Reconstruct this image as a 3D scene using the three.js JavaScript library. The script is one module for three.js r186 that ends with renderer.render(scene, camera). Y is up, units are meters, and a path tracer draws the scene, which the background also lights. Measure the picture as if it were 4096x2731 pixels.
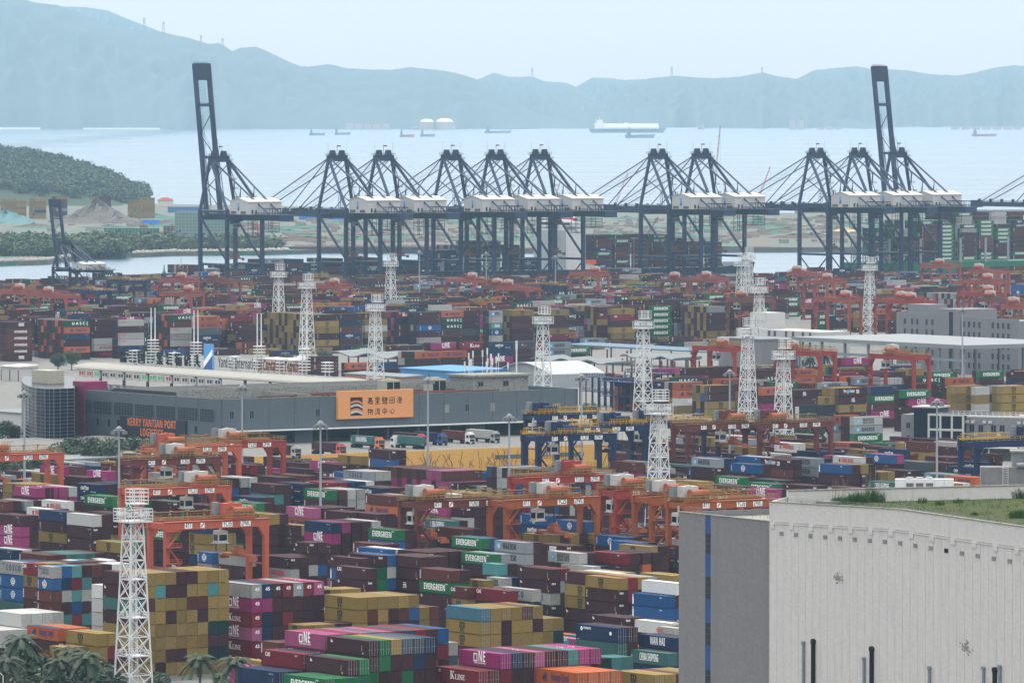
import * as THREE from 'three';
import { FontLoader } from 'three/addons/loaders/FontLoader.js';
import { mergeGeometries } from 'three/addons/utils/BufferGeometryUtils.js';
import { createNoise2D, createNoise3D } from 'simplex-noise';

// ---------------------------------------------------------------- camera, sky, sun, exposure
const scene = new THREE.Scene(), SKYV = 1.0;
const EYE = 115.5, FOC = 26000, HOR = 400, CU = 2048, CV = 1365.5;       // pixels of the 4096-wide photograph
const PITCH = Math.atan((CV - HOR) / FOC);
const camera = new THREE.PerspectiveCamera(2 * Math.atan(CV / FOC) * 180 / Math.PI, 4096 / 2731, 5, 120000);
camera.position.set(0, EYE, 0);
camera.rotation.set(-PITCH, 0, 0);
const renderer = new THREE.WebGLRenderer({ antialias: true });
renderer.toneMapping = THREE.LinearToneMapping;
renderer.toneMappingExposure = 1.95;
renderer.shadowMap.enabled = true;

const SUNDIR = new THREE.Vector3(-0.25, 0.86, -0.45).normalize();
{ // hazy, bright overcast sky: milk white near the horizon, pale blue higher up
  const W = 256, H = 128, d = new Float32Array(W * H * 4), n3 = createNoise3D(mulberry(5));
  for (let j = 0; j < H; j++) for (let i = 0; i < W; i++) {
    const el = ((j + 0.5) / H - 0.5) * Math.PI, az = (i + 0.5) / W * 2 * Math.PI, k = Math.max(0, Math.sin(el));
    const x = Math.cos(el) * Math.cos(az), y = Math.sin(el), z = Math.cos(el) * Math.sin(az);
    const s = Math.max(0, x * SUNDIR.x + y * SUNDIR.y + z * SUNDIR.z);
    const c = 0.5 + 0.5 * n3(x * 1.6, y * 3.2, z * 1.6), c2 = 0.5 + 0.5 * n3(x * 4 + 7, y * 8, z * 4);
    const cl = THREE.MathUtils.smoothstep(k, 0.1, 0.5) * (0.10 * c + 0.06 * c2);
    const glow = 0.35 * Math.pow(s, 6) + 0.8 * Math.pow(s, 40);
    const t = Math.pow(1 - k, 4), o = (j * W + i) * 4, zn = 1.0 - 0.5 * t - 0.14 * Math.pow(1 - k, 60); // overcast: brighter towards the zenith
    const h = Math.pow(1 - k, 14); // thick warm-white haze low down
    d[o] = SKYV * (zn * (0.95 + 0.20 * h) + cl + glow); d[o + 1] = SKYV * (zn * (0.985 - 0.10 * h) + cl * 0.95 + glow * 0.97); d[o + 2] = SKYV * (zn * (1.02 - 0.32 * h) + cl * 0.85 + glow * 0.9); d[o + 3] = 1;
  }
  const sky = new THREE.DataTexture(d, W, H, THREE.RGBAFormat, THREE.FloatType);
  sky.mapping = THREE.EquirectangularReflectionMapping; sky.magFilter = THREE.LinearFilter; sky.minFilter = THREE.LinearFilter; sky.needsUpdate = true;
  scene.background = sky; scene.environment = sky; scene.environmentIntensity = 1;
}
const sun = new THREE.DirectionalLight(0xfff1de, 2.3);
sun.position.copy(SUNDIR).multiplyScalar(3000).add(new THREE.Vector3(0, 0, -1800));
sun.target.position.set(0, 0, -1800); scene.add(sun, sun.target);
sun.castShadow = true; sun.shadow.radius = 22; sun.shadow.mapSize.set(4096, 4096);
Object.assign(sun.shadow.camera, { left: -1500, right: 1500, top: 1500, bottom: -1500, near: 100, far: 8000 });
scene.fog = new THREE.FogExp2(new THREE.Color(0.485, 0.75, 1.0), 0.000029);

// ---------------------------------------------------------------- helpers
function mulberry(a) { return () => { a |= 0; a = a + 0x6D2B79F5 | 0; let t = Math.imul(a ^ a >>> 15, 1 | a); t = t + Math.imul(t ^ t >>> 7, 61 | t) ^ t; return ((t ^ t >>> 14) >>> 0) / 4294967296; }; }
const V = (x, y, z) => new THREE.Vector3(x, y, z);
const CP = Math.cos(PITCH), SP = Math.sin(PITCH);
function ray(u, v) { const x = (u - CU) / FOC, y = -(v - CV) / FOC; return V(x, y * CP - SP, -(CP + y * SP)); }
function at(u, v, y = 0) { const r = ray(u, v), t = (y - EYE) / r.y; return V(r.x * t, y, r.z * t); }           // the point of height y seen at that pixel
function atz(u, v, dist) { const r = ray(u, v), t = dist / -r.z; return V(r.x * t, EYE + r.y * t, -dist); }      // the point at that distance
function project(p) { const dx = p.x, dy = p.y - EYE, dz = -p.z, d = dz * CP - dy * SP, h = dy * CP + dz * SP; return [CU + FOC * dx / d, CV - FOC * h / d, d]; }
const TH = 55.5 * Math.PI / 180;
const E1 = V(Math.cos(TH), 0, Math.sin(TH)), E2 = V(Math.sin(TH), 0, -Math.cos(TH));   // the terminal's grid: E1 to the right and nearer, E2 to the right and farther
const ROTA = -TH, ROTB = Math.atan2(-Math.cos(TH), -Math.sin(TH));                     // yaw that turns local x to E1 / to -E2
const ab = (p) => [p.dot(E1), p.dot(E2)], fromAB = (a, b, y = 0) => V(a * E1.x + b * E2.x, y, a * E1.z + b * E2.z);
const used = {};
function numbered(name) { const k = used[name] = (used[name] ?? -1) + 1; return k ? name + '_' + String(k).padStart(3, '0') : name; }
function finish(o) { o.traverse((m) => { if (m.isMesh) { m.castShadow = true; m.receiveShadow = true; } }); return o; }
function thing(name, label, category, pos = V(0, 0, 0), turn = 0, group) {
  const g = new THREE.Group(); g.name = numbered(name); g.position.copy(pos); g.rotation.y = turn; scene.add(g);
  g.userData = { label, category }; if (group) g.userData.group = group;
  return g;
}
function tag(o, label, category, group, kind) { if (label) o.userData.label = label; if (category) o.userData.category = category; if (group) o.userData.group = group; if (kind) o.userData.kind = kind; return o; }
function copyOf(o, label, pos, turn) { const c = o.clone(); c.name = numbered(o.name.replace(/_\d{3}$/, '')); c.userData = { ...o.userData, label }; if (pos) c.position.copy(pos); if (turn !== undefined) c.rotation.y = turn; scene.add(c); return c; }
function mesh(name, geo, mat, parent = scene) { const m = new THREE.Mesh(geo, mat); m.name = parent === scene ? numbered(name) : name; m.castShadow = m.receiveShadow = true; parent.add(m); return m; }
class MB {                       // collects boxes, bars and tubes into one geometry, uv in metres
  constructor() { this.p = []; this.n = []; this.t = []; this.m = null; }
  tri(a, b, c) {
    const n = V(0, 0, 0).subVectors(b, a).cross(V(0, 0, 0).subVectors(c, a)).normalize();
    const ax = Math.abs(n.x), ay = Math.abs(n.y), az = Math.abs(n.z);
    for (const q of [a, b, c]) {
      this.p.push(q.x, q.y, q.z); this.n.push(n.x, n.y, n.z);
      if (ay >= ax && ay >= az) this.t.push(q.x, q.z); else if (ax > az) this.t.push(q.z, q.y); else this.t.push(q.x, q.y);
    }
    return this;
  }
  quad(a, b, c, d) { this.tri(a, b, c); return this.tri(a, c, d); }
  hexa(c) { // corners: bottom 0..3 counter-clockwise from above, top 4..7
    this.quad(c[0], c[3], c[2], c[1]).quad(c[4], c[5], c[6], c[7]);
    for (let i = 0; i < 4; i++) { const j = (i + 1) % 4; this.quad(c[i], c[j], c[j + 4], c[i + 4]); }
    return this;
  }
  box(x, y, z, sx, sy, sz, turn = 0) { // x, z centre; y base
    const c = Math.cos(turn), s = Math.sin(turn), q = [];
    for (const yy of [y, y + sy]) for (const [i, k] of [[-1, 1], [1, 1], [1, -1], [-1, -1]]) { const dx = i * sx / 2, dz = k * sz / 2; q.push(V(x + dx * c + dz * s, yy, z - dx * s + dz * c)); }
    return this.hexa(q);
  }
  bar(a, b, w, h = w, up = V(0, 1, 0)) {
    const d = V(0, 0, 0).subVectors(b, a).normalize(); let s = V(0, 0, 0).crossVectors(d, up); if (s.lengthSq() < 1e-4) s = V(0, 0, 0).crossVectors(d, V(1, 0, 0)); s.normalize();
    const u = V(0, 0, 0).crossVectors(s, d), q = [];
    for (const e of [a, b]) for (const [i, k] of [[-1, -1], [1, -1], [1, 1], [-1, 1]]) q.push(e.clone().addScaledVector(s, i * w / 2).addScaledVector(u, k * h / 2));
    return this.hexa(q);
  }
  tube(a, b, r, r2 = r, n = 6, caps = true) {
    const d = V(0, 0, 0).subVectors(b, a).normalize(), s = V(0, 0, 0).crossVectors(d, Math.abs(d.y) > 0.9 ? V(1, 0, 0) : V(0, 1, 0)).normalize(), u = V(0, 0, 0).crossVectors(s, d);
    const ring = (e, rr) => Array.from({ length: n }, (_, i) => { const t = i / n * 2 * Math.PI; return e.clone().addScaledVector(s, Math.cos(t) * rr).addScaledVector(u, Math.sin(t) * rr); });
    const A = ring(a, r), B = ring(b, r2);
    for (let i = 0; i < n; i++) { const j = (i + 1) % n; this.quad(A[j], A[i], B[i], B[j]); if (caps) { this.tri(a, A[i], A[j]); this.tri(b, B[j], B[i]); } }
    return this;
  }
  rail(pts, h = 1.1, r = 0.05, step = 2.2) { // hand rail with posts
    for (let i = 0; i + 1 < pts.length; i++) {
      const a = pts[i], b = pts[i + 1], n = Math.max(1, Math.round(a.distanceTo(b) / step));
      for (const k of [h, h * 0.55]) this.bar(a.clone().setY(a.y + k), b.clone().setY(b.y + k), r * 1.6);
      for (let j = 0; j <= n; j++) { const q = a.clone().lerp(b, j / n); this.bar(q, q.clone().setY(q.y + h), r * 1.6); }
    }
    return this;
  }
  poly(pts, y0, y1) { // vertical prism over a footprint given counter-clockwise from above
    const sh = THREE.ShapeUtils.triangulateShape(pts.map((p) => new THREE.Vector2(p.x, -p.z)), []);
    for (const [i, j, k] of sh) { const f = (q, y) => V(pts[q].x, y, pts[q].z); this.tri(f(i, y1), f(j, y1), f(k, y1)); this.tri(f(k, y0), f(j, y0), f(i, y0)); }
    for (let i = 0; i < pts.length; i++) { const a = pts[i], b = pts[(i + 1) % pts.length]; this.quad(V(a.x, y0, a.z), V(b.x, y0, b.z), V(b.x, y1, b.z), V(a.x, y1, a.z)); }
    return this;
  }
  geo() {
    const g = new THREE.BufferGeometry();
    g.setAttribute('position', new THREE.Float32BufferAttribute(this.p, 3)); g.setAttribute('normal', new THREE.Float32BufferAttribute(this.n, 3)); g.setAttribute('uv', new THREE.Float32BufferAttribute(this.t, 2));
    return g;
  }
  build(name, mat, parent = scene) { return mesh(name, this.geo(), mat, parent); }
}
const std = (color, roughness = 0.6, more = {}) => new THREE.MeshPhysicalMaterial({ color, roughness, metalness: 0, specularIntensity: 0.35, ...more });
function tex(w, h, f, srgb = true, rx = 1, ry = 1) { // f(x, y) -> [r, g, b] 0..1
  const d = new Uint8Array(w * h * 4);
  for (let j = 0; j < h; j++) for (let i = 0; i < w; i++) { const c = f(i / w, j / h), o = (j * w + i) * 4; d[o] = 255 * Math.min(1, Math.max(0, c[0])); d[o + 1] = 255 * Math.min(1, Math.max(0, c[1])); d[o + 2] = 255 * Math.min(1, Math.max(0, c[2])); d[o + 3] = 255; }
  const t = new THREE.DataTexture(d, w, h); t.wrapS = t.wrapT = THREE.RepeatWrapping; t.magFilter = THREE.LinearFilter; t.minFilter = THREE.LinearMipmapLinearFilter; t.generateMipmaps = true;
  if (srgb) t.colorSpace = THREE.SRGBColorSpace; t.repeat.set(rx, ry); t.needsUpdate = true; return t;
}
const nz = createNoise2D(mulberry(11));
const loop = (x, y, f) => { const a = x * 2 * Math.PI, b = y * 2 * Math.PI; return 0.5 * (nz(Math.cos(a) * f + 3 * Math.sin(b) * f, Math.sin(a) * f + 3 * Math.cos(b) * f) + nz(Math.sin(a) * f * 0.9 + 40, Math.cos(b) * f + Math.sin(a + b) * f)); }; // noise that tiles
function grime(seed, amount, rust, stretch = 1) { // wear to multiply a paint colour with: streaks, patches, rust
  return tex(256, 256, (x, y) => {
    const p = loop(x, y, 1.3 + seed * 0.1), q = loop(x + seed * 0.13, y, 5), s = loop(x + seed * 0.31, y * 0.06, 9 * stretch), g = loop(x * 1 + 0.2, y + seed * 0.2, 22);
    let k = 1 - amount * (0.35 + 0.35 * p + 0.22 * q + 0.25 * Math.max(0, s) + 0.15 * g);
    const r = rust * Math.max(0, Math.min(1, (q + s * 0.9 + g * 0.7 - 0.62) * 3));
    return [k * (1 - r * 0.45), k * (1 - r * 0.68), k * (1 - r * 0.8)];
  });
}
const GR = [grime(1, 0.16, 0), grime(2, 0.3, 0.25), grime(3, 0.42, 1)];
// ---------------------------------------------------------------- sea, land, mountains
{
  const wave = tex(512, 512, (x, y) => { const a = loop(x, y, 6), b = loop(x + 0.3, y + 0.1, 14), c = loop(x, y, 30); const h = 0.5 + 0.22 * a + 0.18 * b + 0.12 * c; return [h, h, h]; }, false);
  const slick = tex(512, 512, (x, y) => { const s = loop(x * 0.999, y, 1.1) + 0.6 * loop(x, y, 3.2); const k = THREE.MathUtils.smoothstep(s, 0.1, 0.9), r = 0.07 + 0.15 * (1 - k); return [r, r, r]; }, false);
  wave.repeat.set(1 / 60, 1 / 60); slick.repeat.set(1 / 5200, 1 / 1700);
  const water = new THREE.MeshPhysicalMaterial({ color: new THREE.Color(0.04, 0.10, 0.15), roughness: 1, roughnessMap: slick, bumpMap: wave, bumpScale: 0.12, metalness: 0, ior: 1.33, specularIntensity: 1 });
  const sea = new MB().quad(V(-30000, -3.2, 0), V(30000, -3.2, 0), V(30000, -3.2, -36000), V(-30000, -3.2, -36000)).build('sea', water); tag(sea, null, null, null, 'structure');
}
const QA = ab(at(924, 1164))[0] - 19.5;                                  // the quay edge runs along E2 at this E1 coordinate
const asphaltTex = tex(512, 512, (x, y) => { const k = 0.72 + 0.12 * loop(x, y, 2) + 0.1 * loop(x, y, 8) + 0.12 * loop(x + 0.4, y, 40); return [k, k, k * 0.99]; });
asphaltTex.repeat.set(1 / 40, 1 / 40);
const M_YARD = new THREE.MeshStandardMaterial({ map: asphaltTex, color: new THREE.Color(0.20, 0.20, 0.195), roughness: 0.9 });
const M_CONC = new THREE.MeshStandardMaterial({ map: asphaltTex, color: new THREE.Color(0.42, 0.42, 0.40), roughness: 0.9 });
{ // terminal ground, a slab with the quay wall as its seaward face
  const bl = ab(at(-1500, 1200))[1], br = ab(at(6000, 1060))[1];
  const pts = [V(-2600, 0, 0), V(2600, 0, 0), V(2600, 0, fromAB(QA, br).z), fromAB(QA, br), fromAB(QA, bl), V(-2600, 0, fromAB(QA, bl).z)];
  const g = new MB(); g.poly(pts, -8, 0); tag(g.build('terminal_ground', M_YARD), null, null, null, 'structure');
}
function ridge(name, pts, dist, depth, rough, seed, mat, base = -4) { // pts: [u, v] of the sky line; a ridge that stands at that distance and slopes down towards the camera
  const n = createNoise2D(mulberry(seed)), pos = [], idx = [], uv = [], N = 260, K = 26, u0 = pts[0][0], u1 = pts[pts.length - 1][0];
  const top = (u) => { let i = 0; while (i < pts.length - 2 && pts[i + 1][0] < u) i++; const [a, va] = pts[i], [b, vb] = pts[i + 1]; const t = Math.min(1, Math.max(0, (u - a) / (b - a))); return va + (vb - va) * t; };
  for (let i = 0; i <= N; i++) for (let k = 0; k <= K; k++) {
    const u = u0 + (u1 - u0) * i / N, t = k / K, d = dist - depth * (1 - t) * (0.8 + 0.2 * n(i * 0.05, 9));
    const crest = atz(u, top(u) + n(i * 0.9, 3) * rough * 0.25, dist), x = crest.x * d / dist;
    const h = base + (crest.y - base) * Math.pow(t, 0.92) * (t < 1 ? 1 + 0.14 * n(i * 0.11 + k * 0.03, k * 0.22) * Math.sin(t * Math.PI) + 0.02 * n(i * 0.2, k * 0.6) * Math.sin(t * Math.PI) : 1);
    pos.push(x, h, -d); uv.push(x / 100, -d / 100);
  }
  for (let i = 0; i < N; i++) for (let k = 0; k < K; k++) { const a = i * (K + 1) + k, b = a + K + 1; idx.push(a, b, b + 1, a, b + 1, a + 1); }
  const g = new THREE.BufferGeometry(); g.setAttribute('position', new THREE.Float32BufferAttribute(pos, 3)); g.setAttribute('uv', new THREE.Float32BufferAttribute(uv, 2)); g.setIndex(idx); g.computeVertexNormals();
  return tag(mesh(name, g, mat), null, null, null, 'structure');
}
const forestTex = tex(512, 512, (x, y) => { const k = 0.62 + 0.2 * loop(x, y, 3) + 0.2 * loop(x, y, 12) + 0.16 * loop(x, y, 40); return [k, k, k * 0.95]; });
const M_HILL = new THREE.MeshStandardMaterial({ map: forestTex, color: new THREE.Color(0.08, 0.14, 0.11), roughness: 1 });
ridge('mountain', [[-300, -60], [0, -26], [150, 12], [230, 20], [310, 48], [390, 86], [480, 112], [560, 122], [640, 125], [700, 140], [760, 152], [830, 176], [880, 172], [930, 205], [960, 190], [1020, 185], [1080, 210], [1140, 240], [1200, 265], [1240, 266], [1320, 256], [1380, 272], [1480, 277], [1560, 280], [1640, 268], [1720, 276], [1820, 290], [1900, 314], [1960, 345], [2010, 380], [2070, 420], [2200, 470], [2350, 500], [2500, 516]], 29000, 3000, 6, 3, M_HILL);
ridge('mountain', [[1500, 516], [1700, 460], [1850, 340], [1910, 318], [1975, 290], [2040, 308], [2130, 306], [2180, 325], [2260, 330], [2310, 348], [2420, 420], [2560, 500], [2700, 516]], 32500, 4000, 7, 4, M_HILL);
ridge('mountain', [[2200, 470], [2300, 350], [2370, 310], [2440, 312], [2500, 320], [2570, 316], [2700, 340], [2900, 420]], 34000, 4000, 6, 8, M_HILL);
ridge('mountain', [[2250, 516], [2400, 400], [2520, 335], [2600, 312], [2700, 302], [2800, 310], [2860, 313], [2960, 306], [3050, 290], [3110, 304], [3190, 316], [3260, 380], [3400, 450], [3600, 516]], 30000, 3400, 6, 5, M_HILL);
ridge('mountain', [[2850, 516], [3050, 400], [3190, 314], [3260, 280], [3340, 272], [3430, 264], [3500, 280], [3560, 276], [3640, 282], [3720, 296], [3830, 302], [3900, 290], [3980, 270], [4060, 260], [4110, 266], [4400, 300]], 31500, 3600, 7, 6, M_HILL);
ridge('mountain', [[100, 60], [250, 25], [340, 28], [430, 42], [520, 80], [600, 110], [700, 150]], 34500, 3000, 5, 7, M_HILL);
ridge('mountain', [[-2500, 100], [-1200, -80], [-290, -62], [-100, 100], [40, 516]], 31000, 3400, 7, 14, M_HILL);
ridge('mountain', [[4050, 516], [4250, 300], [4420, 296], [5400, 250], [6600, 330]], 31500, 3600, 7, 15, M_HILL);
// ---------------------------------------------------------------- reclaimed land across the channel, its hill, the far shore
const RL = mulberry(404);
function patchMesh(name, list, mat, parent = scene) { const m = new MB(); for (const f of list) f(m); return mesh(name, m.geo(), mat, parent); }
{
  const soil = tex(1024, 1024, (x, y) => { const a = loop(x, y, 2.2), b = loop(x + 0.1, y + 0.3, 6), c = loop(x, y, 30), gq = THREE.MathUtils.smoothstep(loop(x + 0.5, y + 0.2, 3.1) + 0.45 * loop(x, y, 11), 0.12, 0.3), w = loop(x + 0.3, y, 19) > 0.42 ? 0.12 : 0; const k = 0.60 + 0.12 * a + 0.1 * b + 0.1 * c; return [k * (1 - gq) + gq * 0.38 + w, k * 0.93 * (1 - gq) + gq * 0.66 + w, k * 0.86 * (1 - gq) + gq * 0.58 + w]; });
  soil.repeat.set(1 / 700, 1 / 500);
  const land = new THREE.MeshStandardMaterial({ map: soil, color: new THREE.Color(0.24, 0.23, 0.215), roughness: 0.95 });
  const near = [[-900, 1075], [0, 1046], [190, 1040], [300, 1022], [450, 1016], [700, 1006], [1024, 1004], [1300, 996], [2000, 992], [2900, 985], [3300, 990], [3560, 986], [5200, 980]], far = [[5200, 852], [4096, 855], [3500, 853], [3000, 850], [2000, 840], [1000, 822], [620, 815], [540, 806], [-900, 806]];
  const g = new MB(); g.poly([...near, ...far].map(([u, v]) => at(u, v, 0)), -6, 0); tag(g.build('reclaimed_land', land), null, null, null, 'structure');
  const M_NET = std(0, 0.9), M_NET2 = std(0, 0.9), M_EARTH = std(0, 0.95), M_GRAV = std(0, 0.95); M_NET.color.setRGB(0.06, 0.19, 0.14); M_NET2.color.setRGB(0.14, 0.30, 0.32); M_EARTH.color.setRGB(0.13, 0.09, 0.065); M_GRAV.color.setRGB(0.18, 0.165, 0.155); for (const m of [M_NET, M_NET2, M_EARTH, M_GRAV]) m.map = asphaltTex;
  const mound = (u, v, w, h, d, seed) => (m) => { const p = at(u, v, 0), n = createNoise2D(mulberry(seed)), K = 18, R = 6, f = (a, r) => { const t = r / R, rr = t * (1 + 0.22 * n(Math.cos(a) * 1.5, Math.sin(a) * 1.5 + t)); return V(p.x + Math.cos(a) * w * rr, h * (1 - t) * (0.85 + 0.35 * n(Math.cos(a) * 2 + t, Math.sin(a) * 2 - t)) - 0.2, p.z + Math.sin(a) * d * rr); }; for (let i = 0; i < K; i++) for (let r = 0; r < R; r++) { const a = i / K * 6.2832, b = (i + 1) / K * 6.2832; m.quad(f(a, r), f(b, r), f(b, r + 1), f(a, r + 1)); } };
  const big = patchMesh('gravel_mound', [mound(385, 890, 42, 22, 40, 3), mound(300, 893, 26, 9, 30, 4)], M_GRAV); tag(big, 'large grey gravel mound in front of yellow and maroon stacks far left', 'mound');
  const netm = patchMesh('netted_mound', [mound(20, 893, 32, 14, 40, 6)], M_NET2); tag(netm, 'rubble mound half covered in blue green netting at the left edge', 'mound');
  const sand = patchMesh('sand_mound', [mound(3385, 935, 18, 6.5, 24, 9)], (() => { const m = std(0, 0.95); m.color.setRGB(0.42, 0.29, 0.17); return m; })()); tag(sand, 'small tan sand cone beyond the right quay cranes', 'mound');
  const dark = patchMesh('coal_mound', [mound(3250, 948, 15, 4, 26, 10)], M_DARKM()); tag(dark, 'small dark mound left of the tan sand cone', 'mound');
  function M_DARKM() { const m = std(0, 0.95); m.color.setRGB(0.05, 0.05, 0.06); return m; }
  const nets = [], earths = []; for (let q = 0; q < 150; q++) { const u = RL() * 3600 + 100, v = 862 + RL() * 100 + (u < 900 ? -5 : 0); if (u < 560 && v < 905) continue; (RL() < 0.62 ? nets : earths).push(mound(u, v, 10 + RL() * 26, 1 + RL() * 3, 16 + RL() * 60, q + 50)); }
  tag(patchMesh('debris_netting', nets, M_NET), 'green dust netting spread over spoil heaps on the reclaimed land', 'netting', null, 'stuff'); tag(patchMesh('spoil_heaps', earths, M_EARTH), 'low brown spoil heaps between the green netting', 'earth', null, 'stuff');
  { const clutter = new MB(); for (let q = 0; q < 520; q++) { const u = 200 + RL() * 3500, v = 880 + RL() * 95, p = at(u, v, 0); clutter.box(p.x, 0, p.z, 2 + RL() * 9, 1 + RL() * 2.4, 2 + RL() * 5, RL() * 3); } tag(clutter.build('site_clutter', (() => { const m = std(0, 0.8); m.color.setRGB(0.22, 0.19, 0.17); return m; })()), 'tiny scattered huts, pipes and materials on the reclaimed land', 'building materials', null, 'stuff'); }
  // scaffolded buildings
  const M_SCAF = std(0, 0.9); M_SCAF.color.setRGB(0.11, 0.17, 0.15);
  for (const [u, v, w, h, label] of [[815, 962, 46, 24, 'tall block wrapped in grey green scaffold netting behind first quay crane'], [525, 955, 44, 9, 'low long block wrapped in green scaffold netting on the far shore'], [690, 946, 13, 9, 'unfinished brown concrete frame block beside the netted ones']]) { const p = at(u, v, 0), g = thing('scaffolded_building', label, 'building', p, -0.2, undefined); mesh('netting', new MB().box(0, 0, 0, w, h, 14).geo(), h > 20 ? M_SCAF : h === 9 && w > 20 ? M_NET : M_EARTH, g); const l = new MB(); for (let y = 2; y < h; y += 2.6) l.box(0, y, 7.1, w, 0.22, 0.2).box(-w / 2 - 0.1, y, 0, 0.2, 0.22, 14); for (let x = -w / 2; x <= w / 2; x += 3) l.box(x, 0, 7.1, 0.16, h, 0.16); mesh('scaffold_tube', l.geo(), std(0x8a9a95, 0.6), g); }
  { const p = at(660, 822, 0), g = thing('shore_house', 'small pale house with a red hipped roof by the sea', 'house', p, 0.2); mesh('wall', new MB().box(0, 0, 0, 16, 6, 10).geo(), std(0xb8b2a6, 0.8), g); mesh('roof', new MB().hexa([V(-9, 6, 6), V(9, 6, 6), V(9, 6, -6), V(-9, 6, -6), V(-3, 9, 0.4), V(3, 9, 0.4), V(3, 9, -0.4), V(-3, 9, -0.4)]).geo(), std(0x8c3b2e, 0.8), g); }
  for (const [u, v, w, c, label] of [[745, 850, 38, 0x3a5f8c, 'row of blue site cabins by the sea left of the first quay crane'], [1320, 878, 60, 0x2f62a8, 'long bright blue site hoarding between the first two crane groups'], [600, 905, 14, 0x3a6fd0, 'bright blue tarpaulin shed on the reclaimed land at left']]) { const g = thing('site_cabins', label, 'cabin', at(u, v, 0), -0.15); mesh('wall', new MB().box(0, 0, 0, w, 6, 8).geo(), std(c, 0.7), g); mesh('roof', new MB().box(0, 6, 0, w + 0.6, 0.4, 8.6).geo(), std(0x8a949c, 0.7), g); }
  // lattice boom cranes
  const lb = (tu, tv, bu, bv, col, label) => { const b = at(bu, bv, 0), t = atz(tu, tv, -b.z + 2), g = thing('crawler_crane', label, 'crane', b), loc = t.clone().sub(b), m = new MB(), n = 12, wd = 1.1; for (const s of [-wd, wd]) for (const k of [-wd, wd]) m.bar(V(s, 2.5, k), V(loc.x + s * 0.3, loc.y, loc.z + k * 0.3), 0.32); for (let q = 0; q < n; q++) { const f = (tt, s) => V(loc.x * tt + s * (1 - 0.7 * tt), 2.5 + (loc.y - 2.5) * tt, loc.z * tt + 0.5); m.bar(f(q / n, -wd), f((q + 1) / n, wd), 0.22).bar(f(q / n, wd), f((q + 1) / n, -wd), 0.22); } mesh('boom', m.geo(), std(col, 0.6), g); mesh('body', new MB().box(-1.5, 1.2, 0, 7, 3, 3.6).box(0, 0, 1.8, 7, 1.2, 1).box(0, 0, -1.8, 7, 1.2, 1).geo(), std(0x7a4a30, 0.7), g); mesh('hoist_rope', new MB().bar(loc.clone(), V(loc.x, loc.y * 0.35, loc.z), 0.14).geo(), std(0x333333, 0.6), g); };
  lb(2882, 503, 2850, 842, 0x9a6a52, 'tallest red lattice boom crane rising behind the eighth quay crane'); lb(2512, 690, 2452, 850, 0xa8505a, 'red lattice boom crane leaning right, left of the seventh quay crane'); lb(3082, 665, 3020, 848, 0xa8505a, 'red lattice boom crane leaning right, right of the eighth quay crane'); lb(2246, 708, 2206, 852, 0x9a6a70, 'faint red lattice boom crane behind the sixth quay crane'); lb(2632, 868, 2585, 962, 0x3c4048, 'dark lattice boom crane on the land under the seventh quay crane'); lb(524, 838, 580, 918, 0x6b6048, 'brownish boom crane leaning left before the yellow stacks'); lb(1010, 862, 1042, 950, 0xb8404a, 'pink red boom crane leaning left under the first machinery house'); lb(612, 906, 640, 950, 0xa83a44, 'small red boom crane among the netted blocks at left'); lb(2895, 725, 2930, 850, 0x9a4650, 'short red lattice boom leaning left behind the eighth quay crane');
}
// leaves: a crown of many small leaf faces, uneven with gaps
function crownGeo(seed, n, rx, ry, leaf, lumps = 7) {
  const r = mulberry(seed), m = new MB(), L = []; for (let i = 0; i < lumps; i++) { const a = r() * 6.28, q = 0.3 + 0.5 * r(); L.push([Math.cos(a) * rx * q, (r() - 0.35) * ry * 0.9, Math.sin(a) * rx * q, 0.34 + 0.3 * r()]); }
  for (let i = 0; i < n; i++) { const b = L[Math.floor(r() * lumps)], th = r() * 6.28, z = r() * 2 - 1, q = Math.pow(r(), 0.35) * b[3], s = Math.sqrt(1 - z * z), c = V(b[0] + Math.cos(th) * s * q * rx, b[1] + z * q * ry, b[2] + Math.sin(th) * s * q * rx), t = leaf * (0.6 + 0.8 * r()); const d1 = V(r() - 0.5, r() * 0.5 - 0.25, r() - 0.5).normalize().multiplyScalar(t), d2 = V(r() - 0.5, r() - 0.5, r() - 0.5).normalize().multiplyScalar(t * 0.7); m.tri(c.clone().sub(d1), c.clone().add(d2), c.clone().add(d1)); m.tri(c.clone().sub(d1), c.clone().add(d1), c.clone().sub(d2)); }
  return m.geo();
}
const leafMat = (r, g, b) => { const m = new THREE.MeshStandardMaterial({ roughness: 0.8, side: THREE.DoubleSide }); m.color.setRGB(r, g, b); return m; };
const M_LEAF = [leafMat(0.030, 0.058, 0.022), leafMat(0.042, 0.075, 0.026), leafMat(0.022, 0.046, 0.020)];
function wood(name, label, spots, size, mats = M_LEAF, seed = 1) { // a far wood that reads as one mass
  const g = new THREE.Group(); g.name = numbered(name); scene.add(g); tag(g, label, 'trees', null, 'stuff'); const M = new THREE.Matrix4(), Q = new THREE.Quaternion(), r = mulberry(seed);
  mats.forEach((mat, k) => { const list = spots.filter((_, i) => i % mats.length === k), im = new THREE.InstancedMesh(crownGeo(seed * 7 + k, 420, 1, 0.8, 0.13, 8), mat, list.length); im.name = 'tree_crowns'; im.castShadow = im.receiveShadow = true; list.forEach((p, i) => { const s = size * (0.7 + 0.7 * r()); M.compose(V(p.x, p.y + s * 0.45, p.z), Q.setFromAxisAngle(V(0, 1, 0), r() * 6.28), V(s, s * (0.8 + 0.4 * r()), s)); im.setMatrixAt(i, M); }); g.add(im); });
}
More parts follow.
